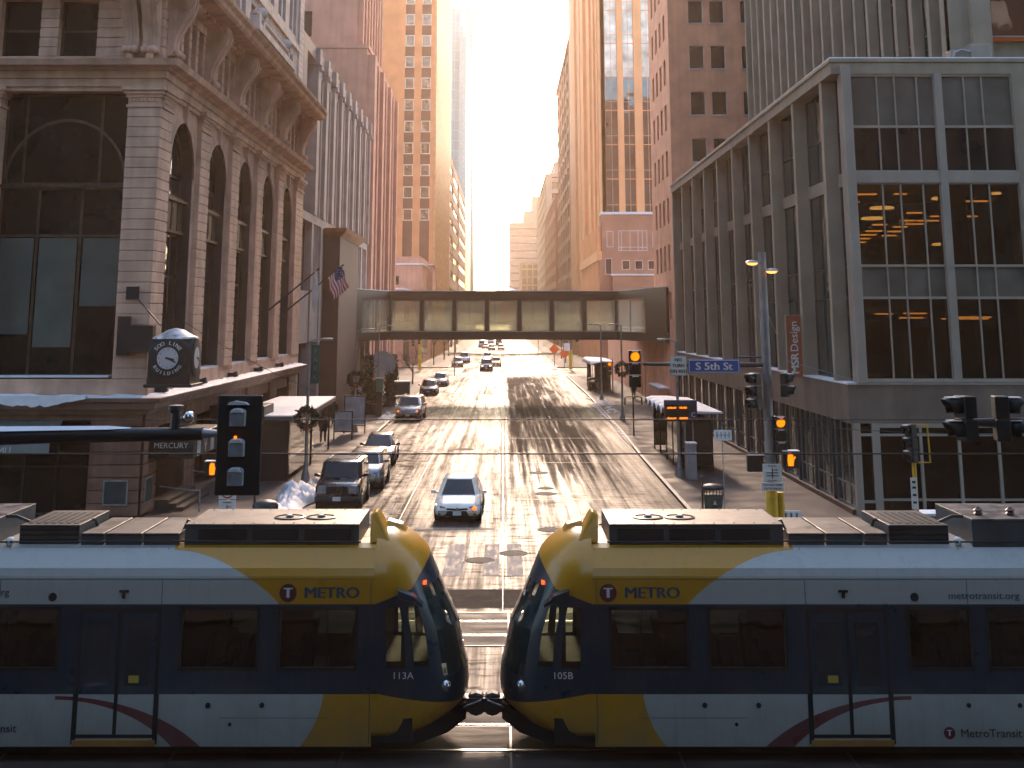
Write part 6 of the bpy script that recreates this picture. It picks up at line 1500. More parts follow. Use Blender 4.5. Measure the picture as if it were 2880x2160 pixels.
# the head itself, seen from behind: backplate with three pale arched housings
sh = MB(); sh.box(-3.74, -3.15, 16.86, 16.9, 5.36, 6.62); so = sh.build('backplate', M['black'], ma, bevel=.03)
for zc in (6.34, 5.96, 5.60):
    a = MB(); a.box(-3.60, -3.28, 16.9, 17.1, zc - .17, zc + .17); a.build('signal_section', M['black'], so, bevel=.02)
    a = MB(); pts = [(-.1, -.11), (.1, -.11), (.1, .07)] + [(.1 * math.cos(PI*k/8), .07 + .05 * math.sin(PI*k/8)) for k in range(1, 8)] + [(-.1, .07)]
    a.prism([(-3.46 + u, zc + v) for u, v in pts], 'y', 16.76, 16.86); a.build('section_door', pmat('door_grey', (.30, .32, .32), .5, var=.2, scale=8), so, bevel=.008)
    a = MB(); a.prism([(-3.46 - .09, zc + .06), (-3.46 + .09, zc + .06), (-3.46 + .05, zc + .115), (-3.46 - .05, zc + .115)], 'y', 16.74, 16.8); a.build('door_snow', M['snow'], so, bevel=.01)
a = MB(); a.prism([(-3.6, 6.50), (-3.32, 6.50), (-3.36, 6.53), (-3.5, 6.55), (-3.58, 6.53)], 'y', 16.78, 16.87); a.build('door_snow', M['snow'], so)
a = MB(); a.box(-3.49, -3.46, 16.75, 16.8, 6.08, 6.11); a.build('marker_light', M['amber'], so)
# near mast arm, right
mb_ = thing('signal_mast', 'black signal mast arm reaching in from the right edge with two sideways heads', 'traffic signal', (9.0, 17.0, 0))
a = MB(); a.tube([(9.4, 17, 0), (9.4, 17, 6.3)], [.16, .12], 12); a.build('pole', M['black'], mb_, smooth=True)
a = MB(); a.tube([(9.4, 17, 6.2), (7.2, 17, 6.24), (5.95, 17, 6.27)], [.1, .09, .04], 12); a.build('arm', M['darkgrey'], mb_, smooth=True)
head3(mb_, 6.08, 17, 6.02, R(-80), visor=.24, n=2, size=.25); head3(mb_, 6.6, 17, 6.02, R(80), visor=.24, n=2, size=.25)
a = MB(); a.box(6.1, 6.62, 17.06, 17.1, 6.24, 6.3); a.build('bracket', M['black'], mb_)
# combined lamp and signal pole with yellow base
cp_ = thing('signal_pole', 'grey signal and street-lamp pole with a yellow base at the right corner', 'traffic signal', (7.9, 37.5, .13))
PX_, PY_ = 7.72, 37.5
a = MB(); a.tube([(PX_, PY_, 2.8), (PX_, PY_, 9.55)], [.15, .12], 14); a.build('pole', pmat('weathered_pole', (.24, .22, .21), .55, .3, var=.2, scale=2, streak=.2), cp_, smooth=True)
a = MB(); a.tube([(PX_, PY_, .13), (PX_, PY_, 2.8)], [.20, .16], 14); a.tube([(PX_ + .26, PY_ + .1, .13), (PX_ + .26, PY_ + .1, 2.7)], .12, 10); a.build('yellow_base', M['yellow'], cp_, smooth=True)
for x, y, z, s_ in ((7.36, 37.2, 9.22, -1), (7.93, 37.2, 8.98, 1)):
    a = MB(); a.lathe([(.02, .09), (.15, .07), (.2, .02), (.2, 0)], (x, y, z), 16); a.tube([(x, y, z + .06), (PX_, PY_, z + .02)], .03); l = a.build('lamp_head', M['steel'], cp_, smooth=True)
    a = MB(); a.lathe([(.17, 0.0), (.13, -.05), (.02, -.07)], (x, y, z), 16); a.build('lamp_bulb', lamp('sodium_lamp', (1, .40, .09), .5), l, smooth=True)
a = MB(); a.tube([(PX_, PY_, 6.28), (5.4, PY_, 6.28), (4.1, PY_, 6.3)], [.07, .06, .045], 10); a.tube([(PX_, PY_, 6.5), (6.9, PY_, 6.5)], .03); a.build('arm', M['darkgrey'], cp_, smooth=True)
head3(cp_, 3.86, 37.45, 5.64, 0, lit=2, visor=.2, plate_=False)
sgn = MB(); sgn.box(4.88, 5.36, 37.36, 37.38, 5.98, 6.54); o = sgn.build('turn_sign', M['signwhite'], cp_)
a = MB()
for b_ in ((4.89, 5.35, 6.525, 6.532), (4.89, 5.35, 5.99, 5.997), (4.89, 4.896, 5.99, 6.53), (5.344, 5.35, 5.99, 6.53)): a.box(b_[0], b_[1], 37.354, 37.36, b_[2], b_[3])
a.build('sign_border', M['signblack'], o)
for s_, z in (('NO', 6.42), ('TURN', 6.26), ('ON RED', 6.10)): text(s_, .135, M['signblack'], cp_, (5.12, 37.352, z), (R(90), 0, 0), .004)
a = MB(); a.box(5.40, 6.92, 37.36, 37.39, 6.05, 6.44); o = a.build('street_name_sign', pmat('sign_blue', (.02, .085, .30), .4, var=.03), cp_, bevel=.03)
a = MB()
for b_ in ((5.43, 6.89, 6.405, 6.42), (5.43, 6.89, 6.07, 6.085), (5.43, 5.445, 6.07, 6.42), (6.875, 6.89, 6.07, 6.42)): a.box(b_[0], b_[1], 37.352, 37.358, b_[2], b_[3])
a.build('sign_border', M['signwhite'], o)
text('S 5th St', .30, M['signwhite'], cp_, (6.16, 37.35, 6.235), (R(90), 0, 0), .008, sx=1.15)
head3(cp_, 7.30, 37.3, 5.0, R(-58), visor=.26); head3(cp_, 8.22, 37.3, 5.38, R(62), visor=.24, n=2, size=.29)
head3(cp_, 8.02, 37.35, 3.78, 0, lit=2, visor=.15)
walkhead(cp_, 8.26, 37.3, 3.64); walkhead(cp_, 7.3, 37.6, 3.5, False)
a = MB(); a.box(7.45, 7.99, 37.28, 37.3, 3.02, 3.52); a.box(7.4, 8.04, 37.28, 37.3, 2.78, 3.0); o = a.build('tracks_sign', M['signwhite'], cp_)
a = MB(); a.box(7.55, 7.89, 37.272, 37.28, 3.26, 3.285); a.box(7.55, 7.89, 37.272, 37.28, 3.18, 3.205); a.box(7.705, 7.735, 37.272, 37.28, 3.12, 3.4); a.prism([(7.74, 3.36), (7.84, 3.36), (7.84, 3.38), (7.88, 3.35), (7.84, 3.32), (7.84, 3.34), (7.74, 3.34)], 'y', 37.272, 37.28); a.build('sign_symbol', M['signblack'], o)
text('DIVIDED', .06, M['signblack'], cp_, (7.72, 37.275, 3.46), (R(90), 0, 0), .001); text('HIGHWAY', .06, M['signblack'], cp_, (7.72, 37.275, 3.06), (R(90), 0, 0), .001)
text('DO NOT TURN', .075, M['signblack'], cp_, (7.72, 37.275, 2.94), (R(90), 0, 0), .002); text('ON TO TRACKS', .07, M['signblack'], cp_, (7.72, 37.275, 2.84), (R(90), 0, 0), .002)
a = MB(); a.tube([(PX_, PY_, 8.0), (9.6, 43, 6.2), (14.0, 50.4, 5.2)], .012, 5); a.build('guy_wire', M['steel'], cp_)
# far-right small yellow pole with a gate arm bracket
yp = thing('signal_pole', 'slim yellow pole with a black side-facing signal and yellow bracket, before the right shop window', 'traffic signal', (11.66, 36.9, .13))
a = MB(); a.tube([(11.68, 36.9, .13), (11.68, 36.9, 3.7)], .06, 10); a.tube([(11.62, 36.9, 4.62), (12.12, 36.9, 4.62), (12.15, 36.9, 3.6), (11.68, 36.9, 3.6)], .028, 8); a.build('pole', M['yellow'], yp, smooth=True)
head3(yp, 11.6, 36.85, 3.6, R(-70), visor=.2)
a = MB(); a.box(11.52, 11.7, 36.8, 36.82, 2.35, 3.2); a.build('small_sign', M['signwhite'], yp)
a = MB()
for z in (2.5, 2.7, 2.9, 3.05): a.box(11.56, 11.66, 36.79, 36.8, z, z + .06)
a.build('sign_symbol', M['signblack'], yp)
ut = thing('utility_cabinet', 'white-topped grey cabinet on the right corner behind the train roof', 'cabinet', (12.6, 38.5, .13))
a = MB(); a.box(12.3, 13.1, 38.2, 38.9, .13, 1.95); a.build('box', pmat('cab_grey', (.25, .25, .25), .6, var=.15), ut, bevel=.02); a = MB(); a.box(12.27, 13.13, 38.15, 38.95, 1.96, 2.03); a.build('snow_cap', M['snow'], ut)
# left pedestrian signal post
lp_ = thing('signal_pole', 'pedestrian signal post with an orange hand and tracks warning sign at the left corner', 'traffic signal', (-8.95, 41, .13))
a = MB(); a.tube([(-8.65, 41.1, .13), (-8.65, 41.1, 3.6)], .05, 8); a.tube([(-9.15, 41, 3.2), (-8.65, 41.1, 3.2)], .03); a.build('post', M['yellow'], lp_, smooth=True)
walkhead(lp_, -9.15, 41, 2.96)
a = MB(); a.box(-8.93, -8.38, 40.95, 40.97, 1.4, 2.02); a.box(-8.93, -8.38, 40.95, 40.97, 2.05, 2.55); o = a.build('tracks_sign', M['signwhite'], lp_, bevel=.01)
a = MB(); a.box(-8.84, -8.47, 40.94, 40.95, 1.72, 1.75); a.box(-8.84, -8.47, 40.94, 40.95, 1.63, 1.66); a.box(-8.67, -8.64, 40.94, 40.95, 1.54, 1.88); a.box(-8.64, -8.52, 40.94, 40.95, 1.82, 1.84); a.build('sign_symbol', M['signblack'], o)
text('DIVIDED', .07, M['signblack'], lp_, (-8.655, 40.944, 1.96), (R(90), 0, 0), .001); text('HIGHWAY', .07, M['signblack'], lp_, (-8.655, 40.944, 1.47), (R(90), 0, 0), .001)
a = MB(); N = 20; 
for k in range(N):
    t0, t1 = 2*PI*k/N, 2*PI*(k+1)/N; q = lambda t, r: (-8.655 + r*math.cos(t), 40.944, 2.3 + r*math.sin(t)); a.quad(q(t0, .22), q(t1, .22), q(t1, .18), q(t0, .18))
a.build('no_turn_ring', pmat('sign_red', (.4, .03, .03), .5), o)
# wires
def wire(label, p, q, r=.016, sag=0):
    a = MB(); n = 8; a.tube([tuple(Vector(p).lerp(Vector(q), i/n) - Vector((0, 0, sag * 4 * (i/n) * (1 - i/n)))) for i in range(n + 1)], r, 6)
    tagm(a.build('overhead_wire', M['black'], smooth=True), label, 'wire', 'overhead wires')
wire('lower overhead contact wire above the near track', (-60, 25, 5.05), (60, 25, 5.05)); wire('upper overhead contact wire above the far track', (-60, 33.3, 5.05), (60, 33.3, 5.05))
wire('thin slanting span wire on the left by the clock', (-13.9, 52, 8), (-8.9, 61, 4.2), .012, .2); wire('thin span wire across the right corner below the glass front', (8, 37.5, 4.6), (24, 42, 4.2), .012, .3)
# street lamps
def lampost(label, x, y, h, arm, banner=None, wreath=None):
    t = thing('street_lamp', label, 'street lamp', (x, y, .13), 'street lamps')
    a = MB(); a.lathe([(.22, 0), (.2, .25), (.12, .5), (.1, .9)], (x, y, .13), 12); a.tube([(x, y, .9), (x, y, h)], [.085, .06], 10); a.tube([(x, y, h - .05), (x + arm * .4, y, h + .12), (x + arm * .75, y, h + .1)], [.04, .035, .03], 8); a.build('pole', M['steel'], t, smooth=True)
    a = MB(); a.loft([[(x + arm * f, y + w_ * math.cos(2*PI*k/8), h + .1 + .06 * math.sin(2*PI*k/8)) for k in range(8)] for f, w_ in ((.7, .04), (.85, .14), (1.1, .16), (1.25, .04))]); a.build('lamp_head', M['white_al'], t, smooth=True)
    if banner:
        a = MB(); a.box(x + .1, x + .52, y - .02, y + .02, banner[0], banner[1]); a.tube([(x, y, banner[1]), (x + .55, y, banner[1])], .02, 6); a.tube([(x, y, banner[0]), (x + .55, y, banner[0])], .02, 6); a.build('banner', pmat('banner_green', (.015, .06, .05), .7, var=.2), t)
        for q, ch in enumerate('PARK'): text(ch, .36, pmat('banner_mint', (.08, .22, .18), .7), t, (x + .31, y - .03, banner[1] - .28 - q * .4), (R(90), 0, 0), .0, .002)
    if wreath:
        mk_wreath(t, x, y - .2, wreath)
    return t
grn_ = pmat('evergreen', (.02, .035, .022), .9, var=.5, scale=12)
def needles(mb, c, n, spread, L, rnd, up=0.0):
    for _ in range(n):
        d = Vector((rnd.gauss(0, 1), rnd.gauss(0, 1), rnd.gauss(0, 1) + up)).normalized(); p = Vector(c) + Vector((rnd.gauss(0, spread), rnd.gauss(0, spread), rnd.gauss(0, spread)))
        s = d.cross(Vector((rnd.random(), rnd.random(), .3))).normalized() * L * .22; q = p + d * L
        mb.add([tuple(p - s), tuple(p + s), tuple(q + s * .4), tuple(q - s * .4)], [(0, 1, 2, 3)])
def mk_wreath(t, x, y, z, r=.42):
    rnd = random.Random(int(x * 10 + y)); a = MB()
    for k in range(44):
        an = 2*PI*k/44; needles(a, (x + r * math.cos(an), y, z + r * math.sin(an)), 14, .06, .17, rnd)
    w_ = a.build('wreath', grn_, t)
    a = MB(); a.box(x - .1, x + .1, y - .16, y - .12, z - r - .1, z - r + .12); a.build('bow', pmat('bow_red', (.25, .05, .03), .7), w_)
lampost('left street lamp with a dark green banner, nearest the shelter', -9.3, 61.2, 6.55, .9, (4.6, 6.35), 3.0)
lampost('left street lamp second up the sidewalk, wreath beside the ad frame', -10.0, 87, 6.8, 1.0, None, 3.6)
lampost('right street lamp rising behind the arrivals sign by the near shelter', 8.55, 63, 6.5, -.75)
lampost('right street lamp with a wreath left of the amber traffic light base', 8.95, 96.5, 7.1, -.75, None, 3.9)
lampost('right street lamp beside the skywalk end, arm over the sidewalk', 9.2, 120, 7.0, -.9)
lampost('left street lamp far up by the skywalk', -11.5, 118, 6.9, 1.0)
# right shelter with corrugated snowy roof
def shelter(label, x0, x1, y0, y1, zr, grp=None):
    t = thing('bus_shelter', label, 'bus shelter', ((x0+x1)/2, y0, .13), 'bus shelters')
    a = MB(); n = 6; N = n * 8; r0, r1 = [], []
    # corrugated roof: waves run along the street, crests across it
    L = y1 - y0; lo_, hi_ = [], []
    rings = []
    for i in range(N + 1):
        y = y0 - .5 + (L + 1) * i / N; wz = .36 * (abs(math.sin(PI * n * i / N)) - .5)
        rings.append([(x0 - .5, y, zr + wz * 1.0), (x0 - .2, y, zr + .1 + wz), ((x0+x1)/2, y, zr + .22 + wz * .3), (x1 + .5, y, zr + .12), (x1 + .5, y, zr + .04), ((x0+x1)/2, y, zr + .1 + wz*.3), (x0 - .5, y, zr - .06 + wz)])
    a.loft(rings); a.build('roof', M['snow'], t, smooth=True, angle=60)
    fm_ = M['black']; a = MB()
    for x in (x0, x1):
        for k in range(5): y = y0 + L * k / 4; a.box(x - .04, x + .04, y - .04, y + .04, .13, zr)
    for z in (.35, 1.2, zr - .25): a.box(x1 - .03, x1 + .03, y0, y1, z, z + .06); a.box(x0, x1, y1 - .03, y1 + .03, z, z + .06); a.box(x0, x1, y0 - .03, y0 + .03, z, z + .06)
    a.box(x0 - .03, x0 + .03, y0, y1, zr - .25, zr - .19); a.build('frame', fm_, t)
    a = MB(); a.box(x1 - .01, x1 + .01, y0, y1, .4, zr - .3); a.box(x0, x1, y0 - .01, y0 + .01, .4, zr - .3); a.box(x0, x1, y1 - .01, y1 + .01, .4, zr - .3); a.box(x0 - .01, x0 + .01, y0, y0 + L*.45, .4, zr - .3); a.build('glazing', clearglass('shelter_glass', (.16, .17, .16), .10), t)
    a = MB(); a.box(x1 - .6, x1 - .2, y0 + .8, y1 - .8, .5, .58); a.build('bench', M['darkgrey'], t)
    return t
shelter('near right bus shelter with wavy snow-covered roof and arrivals sign in front', 8.9, 10.5, 65, 76, 2.9)
shelter('small far right bus shelter with wavy snow roof near the skywalk', 9.6, 11.2, 134, 146, 3.1)
dp = thing('arrivals_sign', 'electronic arrivals sign with two amber text rows and a letter C', 'sign', (8.5, 62.9, .13))
a = MB(); a.tube([(8.85, 62.9, .13), (8.85, 62.9, 3.5)], .05); a.tube([(7.95 + 1.3, 62.9, .13), (9.25, 62.9, 3.3)], .04); a.build('post', M['steel'], dp, smooth=True)
a = MB(); a.box(7.86, 9.45, 62.7, 62.95, 2.72, 3.72); a.build('case', M['darkgrey'], dp, bevel=.02)
a = MB(); a.box(7.86, 9.45, 62.68, 62.7, 3.52, 3.72); a.build('header', pmat('header_blue', (.02, .05, .13), .5), dp)
a = MB(); a.box(7.92, 9.02, 62.685, 62.7, 2.78, 3.48); a.build('screen', grl, dp)
rnd = random.Random(2); a = MB()
for z in (3.36, 2.87):
    x = 8.0
    while x < 8.95:
        w_ = rnd.uniform(.03, .07)
        if abs(x - 8.48) > .06: a.box(x, x + w_, 62.67, 62.685, z - .045, z + rnd.choice((.02, .045)))
        x += w_ + .018
a.build('lit_text', lamp('led_amber', (1, .2, .0), .45), dp)
a = MB(); a.box(9.08, 9.42, 62.685, 62.7, 2.85, 3.2); o = a.build('stop_letter_panel', pmat('header_blue', (.02, .05, .13), .5), dp)
text('C', .3, M['signwhite'], dp, (9.25, 62.68, 3.02), (R(90), 0, 0), .006)
cb = thing('utility_cabinet', 'pale upright utility cabinet beside the arrivals sign post', 'cabinet', (8.95, 62.6, .13))
a = MB(); a.box(8.75, 9.2, 61.6, 62.2, .13, 1.75); a.build('box', pmat('cab_pale', (.36, .33, .32), .6, var=.12), cb, bevel=.02); a = MB(); a.box(8.72, 9.23, 61.57, 62.23, 1.755, 1.82); a.build('snow_cap', M['snow'], cb)
# bins
def bin_(label, x, y, h=1.15, r=.36):
    t = thing('trash_bin', label, 'trash bin', (x, y, .13), 'litter bins')
    a = MB(); a.lathe([(r * .8, 0), (r * .85, .05), (r, h * .62), (r, h * .64)], (x, y, .13), 20); a.build('barrel', pmat('bin_green', (.03, .06, .055), .5, .2, var=.3, scale=6), t, smooth=True)
    a = MB()
    for k in range(18):
        an = 2*PI*k/18; a.box(x + r*1.03*math.cos(an) - .012, x + r*1.03*math.cos(an) + .012, y + r*1.03*math.sin(an) - .012, y + r*1.03*math.sin(an) + .012, .13 + h*.6, .13 + h*.82)
    a.lathe([(r * 1.08, h * .8), (r * 1.12, h * .86), (r * .95, h * .92), (r * .6, h * .95), (.02, h * .97)], (x, y, .13), 20); a.build('lid', M['black'], t, smooth=True)
    a = MB(); a.box(x - r*1.1, x - r*.98, y + .1, y + .3, .13, h + .35); a.build('post_panel', M['black'], t)
    a = MB(); a.add([(x - .08, y - r*.95, .55), (x + .08, y - r*.95, .55), (x, y - r*.98, .72)], [(0, 1, 2)]); a.build('recycling_mark', pmat('mark_grey', (.4, .42, .4), .6), t)
bin_('dark green litter bin on the right sidewalk near the corner', 8.2, 50.9, 1.2, .38); bin_('dark litter bin with recycling mark beside the left tracks sign', -7.75, 42.6, 1.75, .38)
bin_('snow-topped dark bin before the far right shelter', 9.4, 137, 1.4, .4)
bb = thing('sign_post', 'thin post on the right sidewalk with a small white sign of four black bars', 'sign', (8.6, 51.6, .13))
a = MB(); a.tube([(8.75, 51.6, .13), (8.75, 51.6, 3.4)], .025, 6); a.build('post', M['steel'], bb); a = MB(); a.box(8.42, 9.12, 51.55, 51.58, 2.85, 3.25); o = a.build('sign_panel', M['signwhite'], bb); a = MB()
for k in range(4): a.box(8.52 + k*.16, 8.545 + k*.16, 51.54, 51.55, 2.95, 3.18)
a.box(8.5, 9.04, 51.54, 51.55, 3.05, 3.065); a.build('sign_bars', M['signblack'], o)
cs = thing('ground_sign', 'small white board standing on the right corner paving beside the yellow pole', 'sign', (10.2, 47.6, .13))
a = MB(); a.box(9.9, 10.85, 47.6, 47.65, .2, .75); a.build('board', M['signwhite'], cs); a = MB()
for k in range(4): a.box(10.05 + k*.2, 10.12 + k*.2, 47.59, 47.6, .48, .68)
a.box(10.0, 10.8, 47.59, 47.6, .42, .45); a.build('sign_bars', pmat('mark_dark', (.1, .1, .1), .6), cs)
ar = thing('bus_stop_sign', 'arched dark rack on a post at the right kerb below the amber signal', 'sign', (8.5, 84, .13))
a = MB(); a.tube([(8.5, 84, .13), (8.5, 84, 2.6)], .05); a.tube([(7.95, 84, 2.1), (7.97, 84, 2.55), (8.1, 84, 2.62), (8.9, 84, 2.62), (9.05, 84, 2.55), (9.07, 84, 2.1)], .05); a.build('frame', M['black'], ar, smooth=True)
# second right column of street things near the far junction
sg2 = thing('signal_pole', 'far green traffic light with white sign by the construction boards', 'traffic signal', (10.3, 193, .13))
a = MB(); a.tube([(10.2, 193, .13), (10.2, 193, 6.4)], .1); a.build('post', M['darkgrey'], sg2); a = MB(); a.tube([(10.2, 193, .13), (10.2, 193, 3.0)], .28); a.build('yellow_base', M['yellow'], sg2)
head3(sg2, 9.75, 192.7, 4.9, 0, lit='g', size=.36); walkhead(sg2, 11.2, 192.7, 4.4, False)
a = MB(); a.box(9.2, 10.1, 192.6, 192.65, 2.9, 4.0); a.build('sign_panel', M['signwhite'], sg2)
for x, y, z, l in ((8.15, 203, 2.9, 'left one of two overlapping orange construction diamonds'), (9.6, 200, 2.3, 'right one of two overlapping orange construction diamonds')):
    t = thing('construction_sign', l, 'sign', (x, y, .13), 'construction signs'); r = .85
    a = MB(); a.prism([(x - r, z), (x, z + r), (x + r, z), (x, z - r)], 'y', y, y + .05); a.build('panel', pmat('sign_orange', (.85, .13, .01), .5, var=.03), t); a = MB(); a.tube([(x, y + .1, .1), (x, y + .1, z)], .05); a.build('post', M['black'], t)
for x, y, l in ((-12.4, 190, 'amber traffic light on a yellow post at the far left junction'), ):
    t = thing('signal_pole', l, 'traffic signal', (x, y, .13)); a = MB(); a.tube([(x, y, .13), (x, y, 5.2)], .26); a.build('post', M['yellow'], t); head3(t, x - 1.0, y, 3.6, 0, size=.36); head3(t, x - .1, y - .4, 3.9, 0, size=.36)
for x, y, z, l in ((-6.2, 171, 5.75, 'amber signal seen through the skywalk glass on the left'), (6.9, 262, 6.7, 'amber signal far up the street on the right'), (10.9, 131, 2.6, 'small amber signal in front of the far right shelter')):
    t = thing('traffic_light', l, 'traffic signal', (x, y, .13)); sx_ = 1 if x > 0 else -1
    a = MB(); a.tube([(x + sx_*.3, y, .13), (x + sx_*.3, y, z + 1)], .06); a.build('post', M['darkgrey'], t); head3(t, x, y - .1, z - .6, 0, lit=2, size=.36)
# left shelter with flat snow roof, ad frames, kiosk, planters
ls = thing('bus_shelter', 'left bus shelter with flat snowy roof and an orange lamp at its corner', 'bus shelter', (-11.5, 66, .13), 'bus shelters')
a = MB(); a.prism([(-12.9, 59.5), (-9.7, 61), (-8.9, 69.5), (-12.6, 77)], 'z', 3.02, 3.1) if False else a.prism([(-13.2, 61), (-10.0, 61), (-9.6, 66), (-9.9, 76), (-13.2, 76)], 'z', 2.86, 3.05); a.build('roof', M['darkgrey'], ls)
a = MB(); a.prism([(-13.2, 61), (-10.0, 61), (-9.6, 66), (-9.9, 76), (-13.2, 76)], 'z', 3.051, 3.12); a.build('roof_snow', M['snow'], ls)
a = MB()
for x, y in ((-10.2, 61.3), (-10.1, 68), (-10.2, 75.5), (-12.9, 61.3), (-12.9, 75.5)): a.box(x - .05, x + .05, y - .05, y + .05, .13, 2.9)
a.box(-12.9, -10.2, 61.25, 61.3, .13, 2.9); a.build('frame', M['black'], ls)
a = MB(); a.box(-10.12, -10.1, 61.3, 69, .4, 2.7); a.box(-12.9, -12.88, 61.3, 75.5, .4, 2.7); a.build('glazing', MATS['shelter_glass'], ls)
a = MB(); a.ball((-9.85, 65.2, 2.93), .13, 10); a.build('corner_lamp', M['amber'], ls, smooth=True)
for (x, y, w_, h_, l) in ((-9.9, 86, 1.15, 2.6, 'tall framed advertising board on the left sidewalk behind the lamp post'), (-10.1, 81.5, .95, 1.9, 'lower framed notice board left of the tall advertising board')):
    t = thing('notice_board', l, 'board', (x, y, .13)); a = MB()
    for q in (x - w_ * .6, x + w_ * .6): a.box(q - .04, q + .04, y - .04, y + .04, .13, h_)
    a.box(x - w_*.6, x + w_*.6, y - .05, y + .05, h_ - .08, h_); a.box(x - w_*.6, x + w_*.6, y - .05, y + .05, .6, .68); a.build('frame', M['black'], t)
    a = MB(); a.box(x - w_*.56, x + w_*.56, y - .02, y + .02, .7, h_ - .1); a.build('panel', pmat('poster_pale', (.42, .42, .42), .6, var=.25, scale=1.5), t)
kk = thing('parking_kiosk', 'dark parking pay kiosk with a green sign by the left kerb', 'kiosk', (-9.7, 101, .13))
a = MB(); a.box(-9.95, -9.5, 100.8, 101.2, .13, 2.0); a.build('case', M['black'], kk, bevel=.03); a = MB(); a.box(-10.0, -9.45, 100.9, 101.05, 2.0, 3.0); a.build('sign_panel', pmat('kiosk_green', (.05, .16, .09), .5), kk); a = MB(); a.box(-10.0, -9.45, 100.85, 101.1, 3.005, 3.07); a.build('snow_cap', M['snow'], kk)
dc = thing('round_sign', 'large pale round board on a post on the left sidewalk below the skywalk', 'sign', (-11.4, 121, .13))
a = MB(); a.tube([(-11.4, 121, .13), (-11.4, 121, 4.4)], .08); a.build('post', M['darkgrey'], dc); a = MB(); a.lathe([(1.25, .0), (1.25, -.06), (1.2, -.08), (.01, -.08)], (-11.4, 120.9, 3.4), 28, 0, 'y'); o = a.build('disc', pmat('disc_pale', (.42, .37, .33), .7), dc)
def planter(label, x, y, h, seed, tall=False):
    rnd = random.Random(seed); t = thing('planter', label, 'planter', (x, y, .13), 'evergreen planters')
    a = MB(); a.lathe([(.45, 0), (.5, .1), (.62, .75), (.66, .8), (.55, .8)], (x, y, .13), 14); a.build('pot', M['darkgrey'], t, smooth=True)
    a = MB()
    n = 60 if not tall else 95
    for k in range(n):
        f = k / n; z = .9 + h * f; rr = (.5 if not tall else .42) * (1 - f) + .05
        an = rnd.uniform(0, 2*PI); needles(a, (x + rr * .7 * math.cos(an), y + rr * .7 * math.sin(an), z), 12, .14, .3, rnd, .3)
    a.build('foliage', grn_, t)
    a = MB(); a.tube([(x, y, .8), (x, y, .9 + h * .9)], .03, 5); a.build('stem', M['bronze'], t)
planter('tall narrow evergreen planter by the pay kiosk', -11.0, 104.5, 3.6, 1, True); planter('bushy planter beside the tall narrow evergreen', -10.2, 103.2, 1.5, 2); planter('bushy planter behind the silver crossover', -9.9, 112, 1.9, 3)
planter('evergreen planter near the green dumpster', -11.2, 130, 3.0, 4, True); planter('small planter left of the pay kiosk', -11.6, 101, 1.0, 5)
dm = thing('dumpster', 'low dark green container with snowy lid on the left sidewalk beyond the silver crossover', 'container', (-10.3, 126, .13))
a = MB(); a.box(-11.3, -9.2, 125.5, 127, .3, 1.5); a.build('body', MATS['bin_green'], dm, bevel=.04); a = MB(); a.box(-11.35, -9.15, 125.4, 127.1, 1.505, 1.62); a.build('lid', pmat('lid_snowy', (.3, .33, .33), .6, var=.6, scale=3), dm)
# bare street trees
barkm = pmat('bark', (.05, .035, .03), .9, var=.3, scale=6, bump=.5)
twigm = barkm
def bare_tree(label, x, y, h, seed, grp='bare street trees'):
    rnd = random.Random(seed); t = thing('bare_tree', label, 'tree', (x, y, .13), grp); tr, cr = MB(), MB()
    tr.tube([(x, y, .1), (x + rnd.uniform(-.05, .05), y, h * .35), (x + rnd.uniform(-.1, .1), y, h * .45)], [.10, .075, .06], 8)
    def br(p, d, L, r, dep):
        q = p + d * L; m = p + d * L * .5 + Vector((rnd.gauss(0, .05), rnd.gauss(0, .05), 0)) * L
        cr.tube([p, m, q], [r, r * .8, r * .6], 5 if dep < 2 else 4, cap=False)
        if dep < 4:
            for _ in range(3 if dep < 3 else 2):
                nd_ = (d + Vector((rnd.gauss(0, .45), rnd.gauss(0, .45), rnd.gauss(.12, .3)))).normalized(); br(p + d * L * rnd.uniform(.55, 1), nd_, L * rnd.uniform(.55, .78), r * .58, dep + 1)
    for _ in range(5): br(Vector((x, y, h * rnd.uniform(.3, .45))), Vector((rnd.gauss(0, .5), rnd.gauss(0, .5), 1)).normalized(), h * .28, .045, 0)
    tr.build('trunk', barkm, t, smooth=True); cr.build('crown', twigm, t)
for i, (x, y, h, l) in enumerate(((-10.6, 150, 4.5, 'bare tree on the left sidewalk by the tan sedan'), (-11.5, 212, 8, 'bare tree on the far left sidewalk beside the bronze sedan'), (-11.0, 238, 9, 'bare tree farther up the far left sidewalk'), (-11.2, 262, 9, 'last bare tree of the far left sidewalk'),
        (10.9, 222, 8, 'bare tree on the far right sidewalk past the orange diamonds'), (11.2, 245, 9, 'second bare tree past the orange diamonds'), (11.1, 275, 9, 'third bare tree past the orange diamonds'), (-10.8, 290, 9, 'bare tree near the second skywalk on the left'))):
    bare_tree(l, x, y, h, 20 + i)
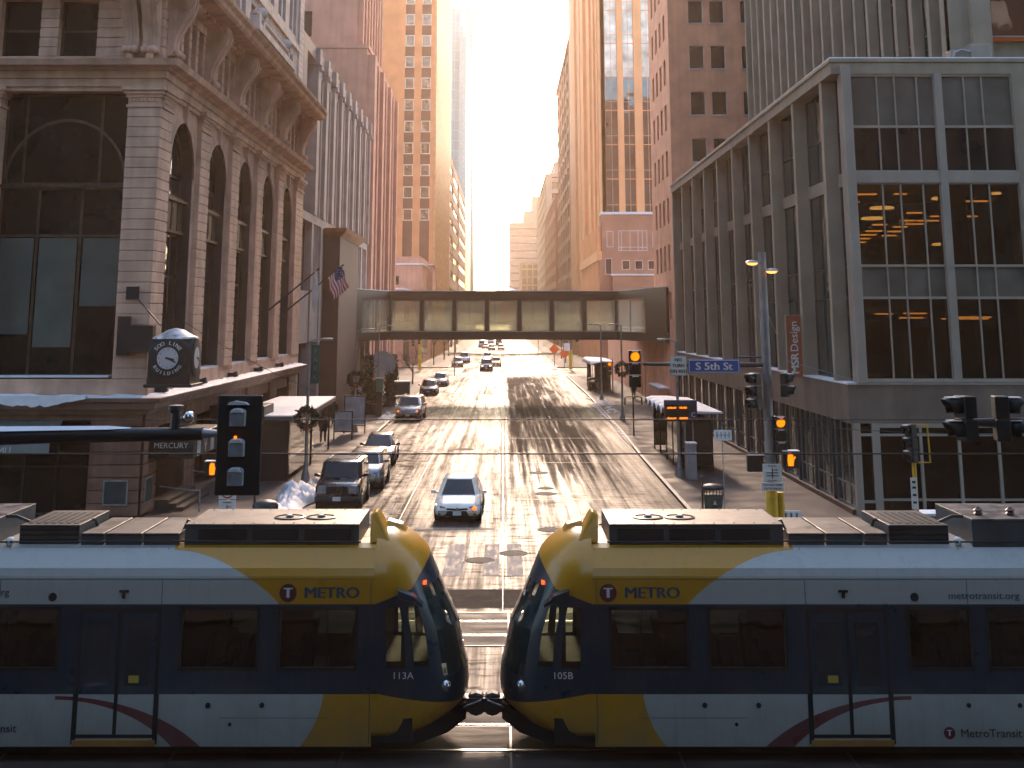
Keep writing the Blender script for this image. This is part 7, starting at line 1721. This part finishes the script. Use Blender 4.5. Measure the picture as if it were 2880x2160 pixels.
# ------------------------------------------------------------------ people
def person(label, x, y, h=1.72, coat=(.012, .012, .014), stride=.22, seed=0, face=1, arms=(.1, .1)):
    """walking figure, face=+1 walks away from the camera"""
    t = thing('person', label, 'person', (x, y, .13)); s = h / 1.72
    V, E, Rr = [], [], []
    def jt(p, r, par=None):
        V.append((p[0]*s + x, p[1]*s*face + y, p[2]*s + .13)); Rr.append(r*s); 
        if par is not None: E.append((par, len(V) - 1))
        return len(V) - 1
    pel = jt((0, 0, .95), .17); ab = jt((0, 0, 1.12), .165, pel); ch = jt((0, .02, 1.34), .19, ab); nk = jt((0, .02, 1.47), .075, ch); hd = jt((0, .03, 1.56), .095, nk); jt((0, .04, 1.66), .085, hd)
    for s_ in (-1, 1):
        hp = jt((s_*.09, 0, .88), .125, pel); kn = jt((s_*.10, s_*stride*.5 + .04, .5), .09, hp); an = jt((s_*.10, s_*stride, .09), .06, kn); jt((s_*.11, s_*stride + .13, .04), .045, an)
        sh_ = jt((s_*.2, .02, 1.38), .09, ch); el = jt((s_*.26, -s_*arms[0], 1.12), .07, sh_); wr_ = jt((s_*.25, -s_*arms[0] + .10, .9), .05, el); jt((s_*.245, -s_*arms[0] + .13, .82), .042, wr_)
    me = bpy.data.meshes.new('body'); org = ORG[t.name]; me.from_pydata([(v[0]-org.x, v[1]-org.y, v[2]-org.z) for v in V], E, []); o = bpy.data.objects.new('body', me); COL.objects.link(o); o.parent = t
    sk = o.modifiers.new('skin', 'SKIN'); o.data.skin_vertices[0].data[0].use_root = True
    for i, r in enumerate(Rr): o.data.skin_vertices[0].data[i].radius = (r, r)
    ss = o.modifiers.new('sub', 'SUBSURF'); ss.levels = 2; ss.render_levels = 2
    me.materials.append(pmat('dark_clothes', coat, .9, var=.3, scale=6))
    a = MB(); a.lathe([(.235, .62), (.23, .8), (.19, 1.05), (.22, 1.3), (.17, 1.45), (.08, 1.5)], (x, y, .13), 14); a.v = [((v[0]-x)*s + x, (v[1]-y)*.75*s + y, (v[2]-.13)*s + .13) for v in a.v]
    a.build('coat', MATS['dark_clothes'], t, smooth=True)
    a = MB(); a.ball((x, y + .03*face*s, .13 + 1.62*s), .13*s, 12, sz=1.15); a.build('hood', MATS['dark_clothes'], t, smooth=True)
    return t
person('person in long dark hooded coat walking away on the left sidewalk past the shelter', -11.15, 80.0, 1.8)
person('small dark figure standing on the far left sidewalk by the notice boards', -12.2, 93, 1.7, stride=.06)
person('small dark figure on the right sidewalk near the doorway under the skywalk', 12.4, 122, 1.7, stride=.1, face=-1)
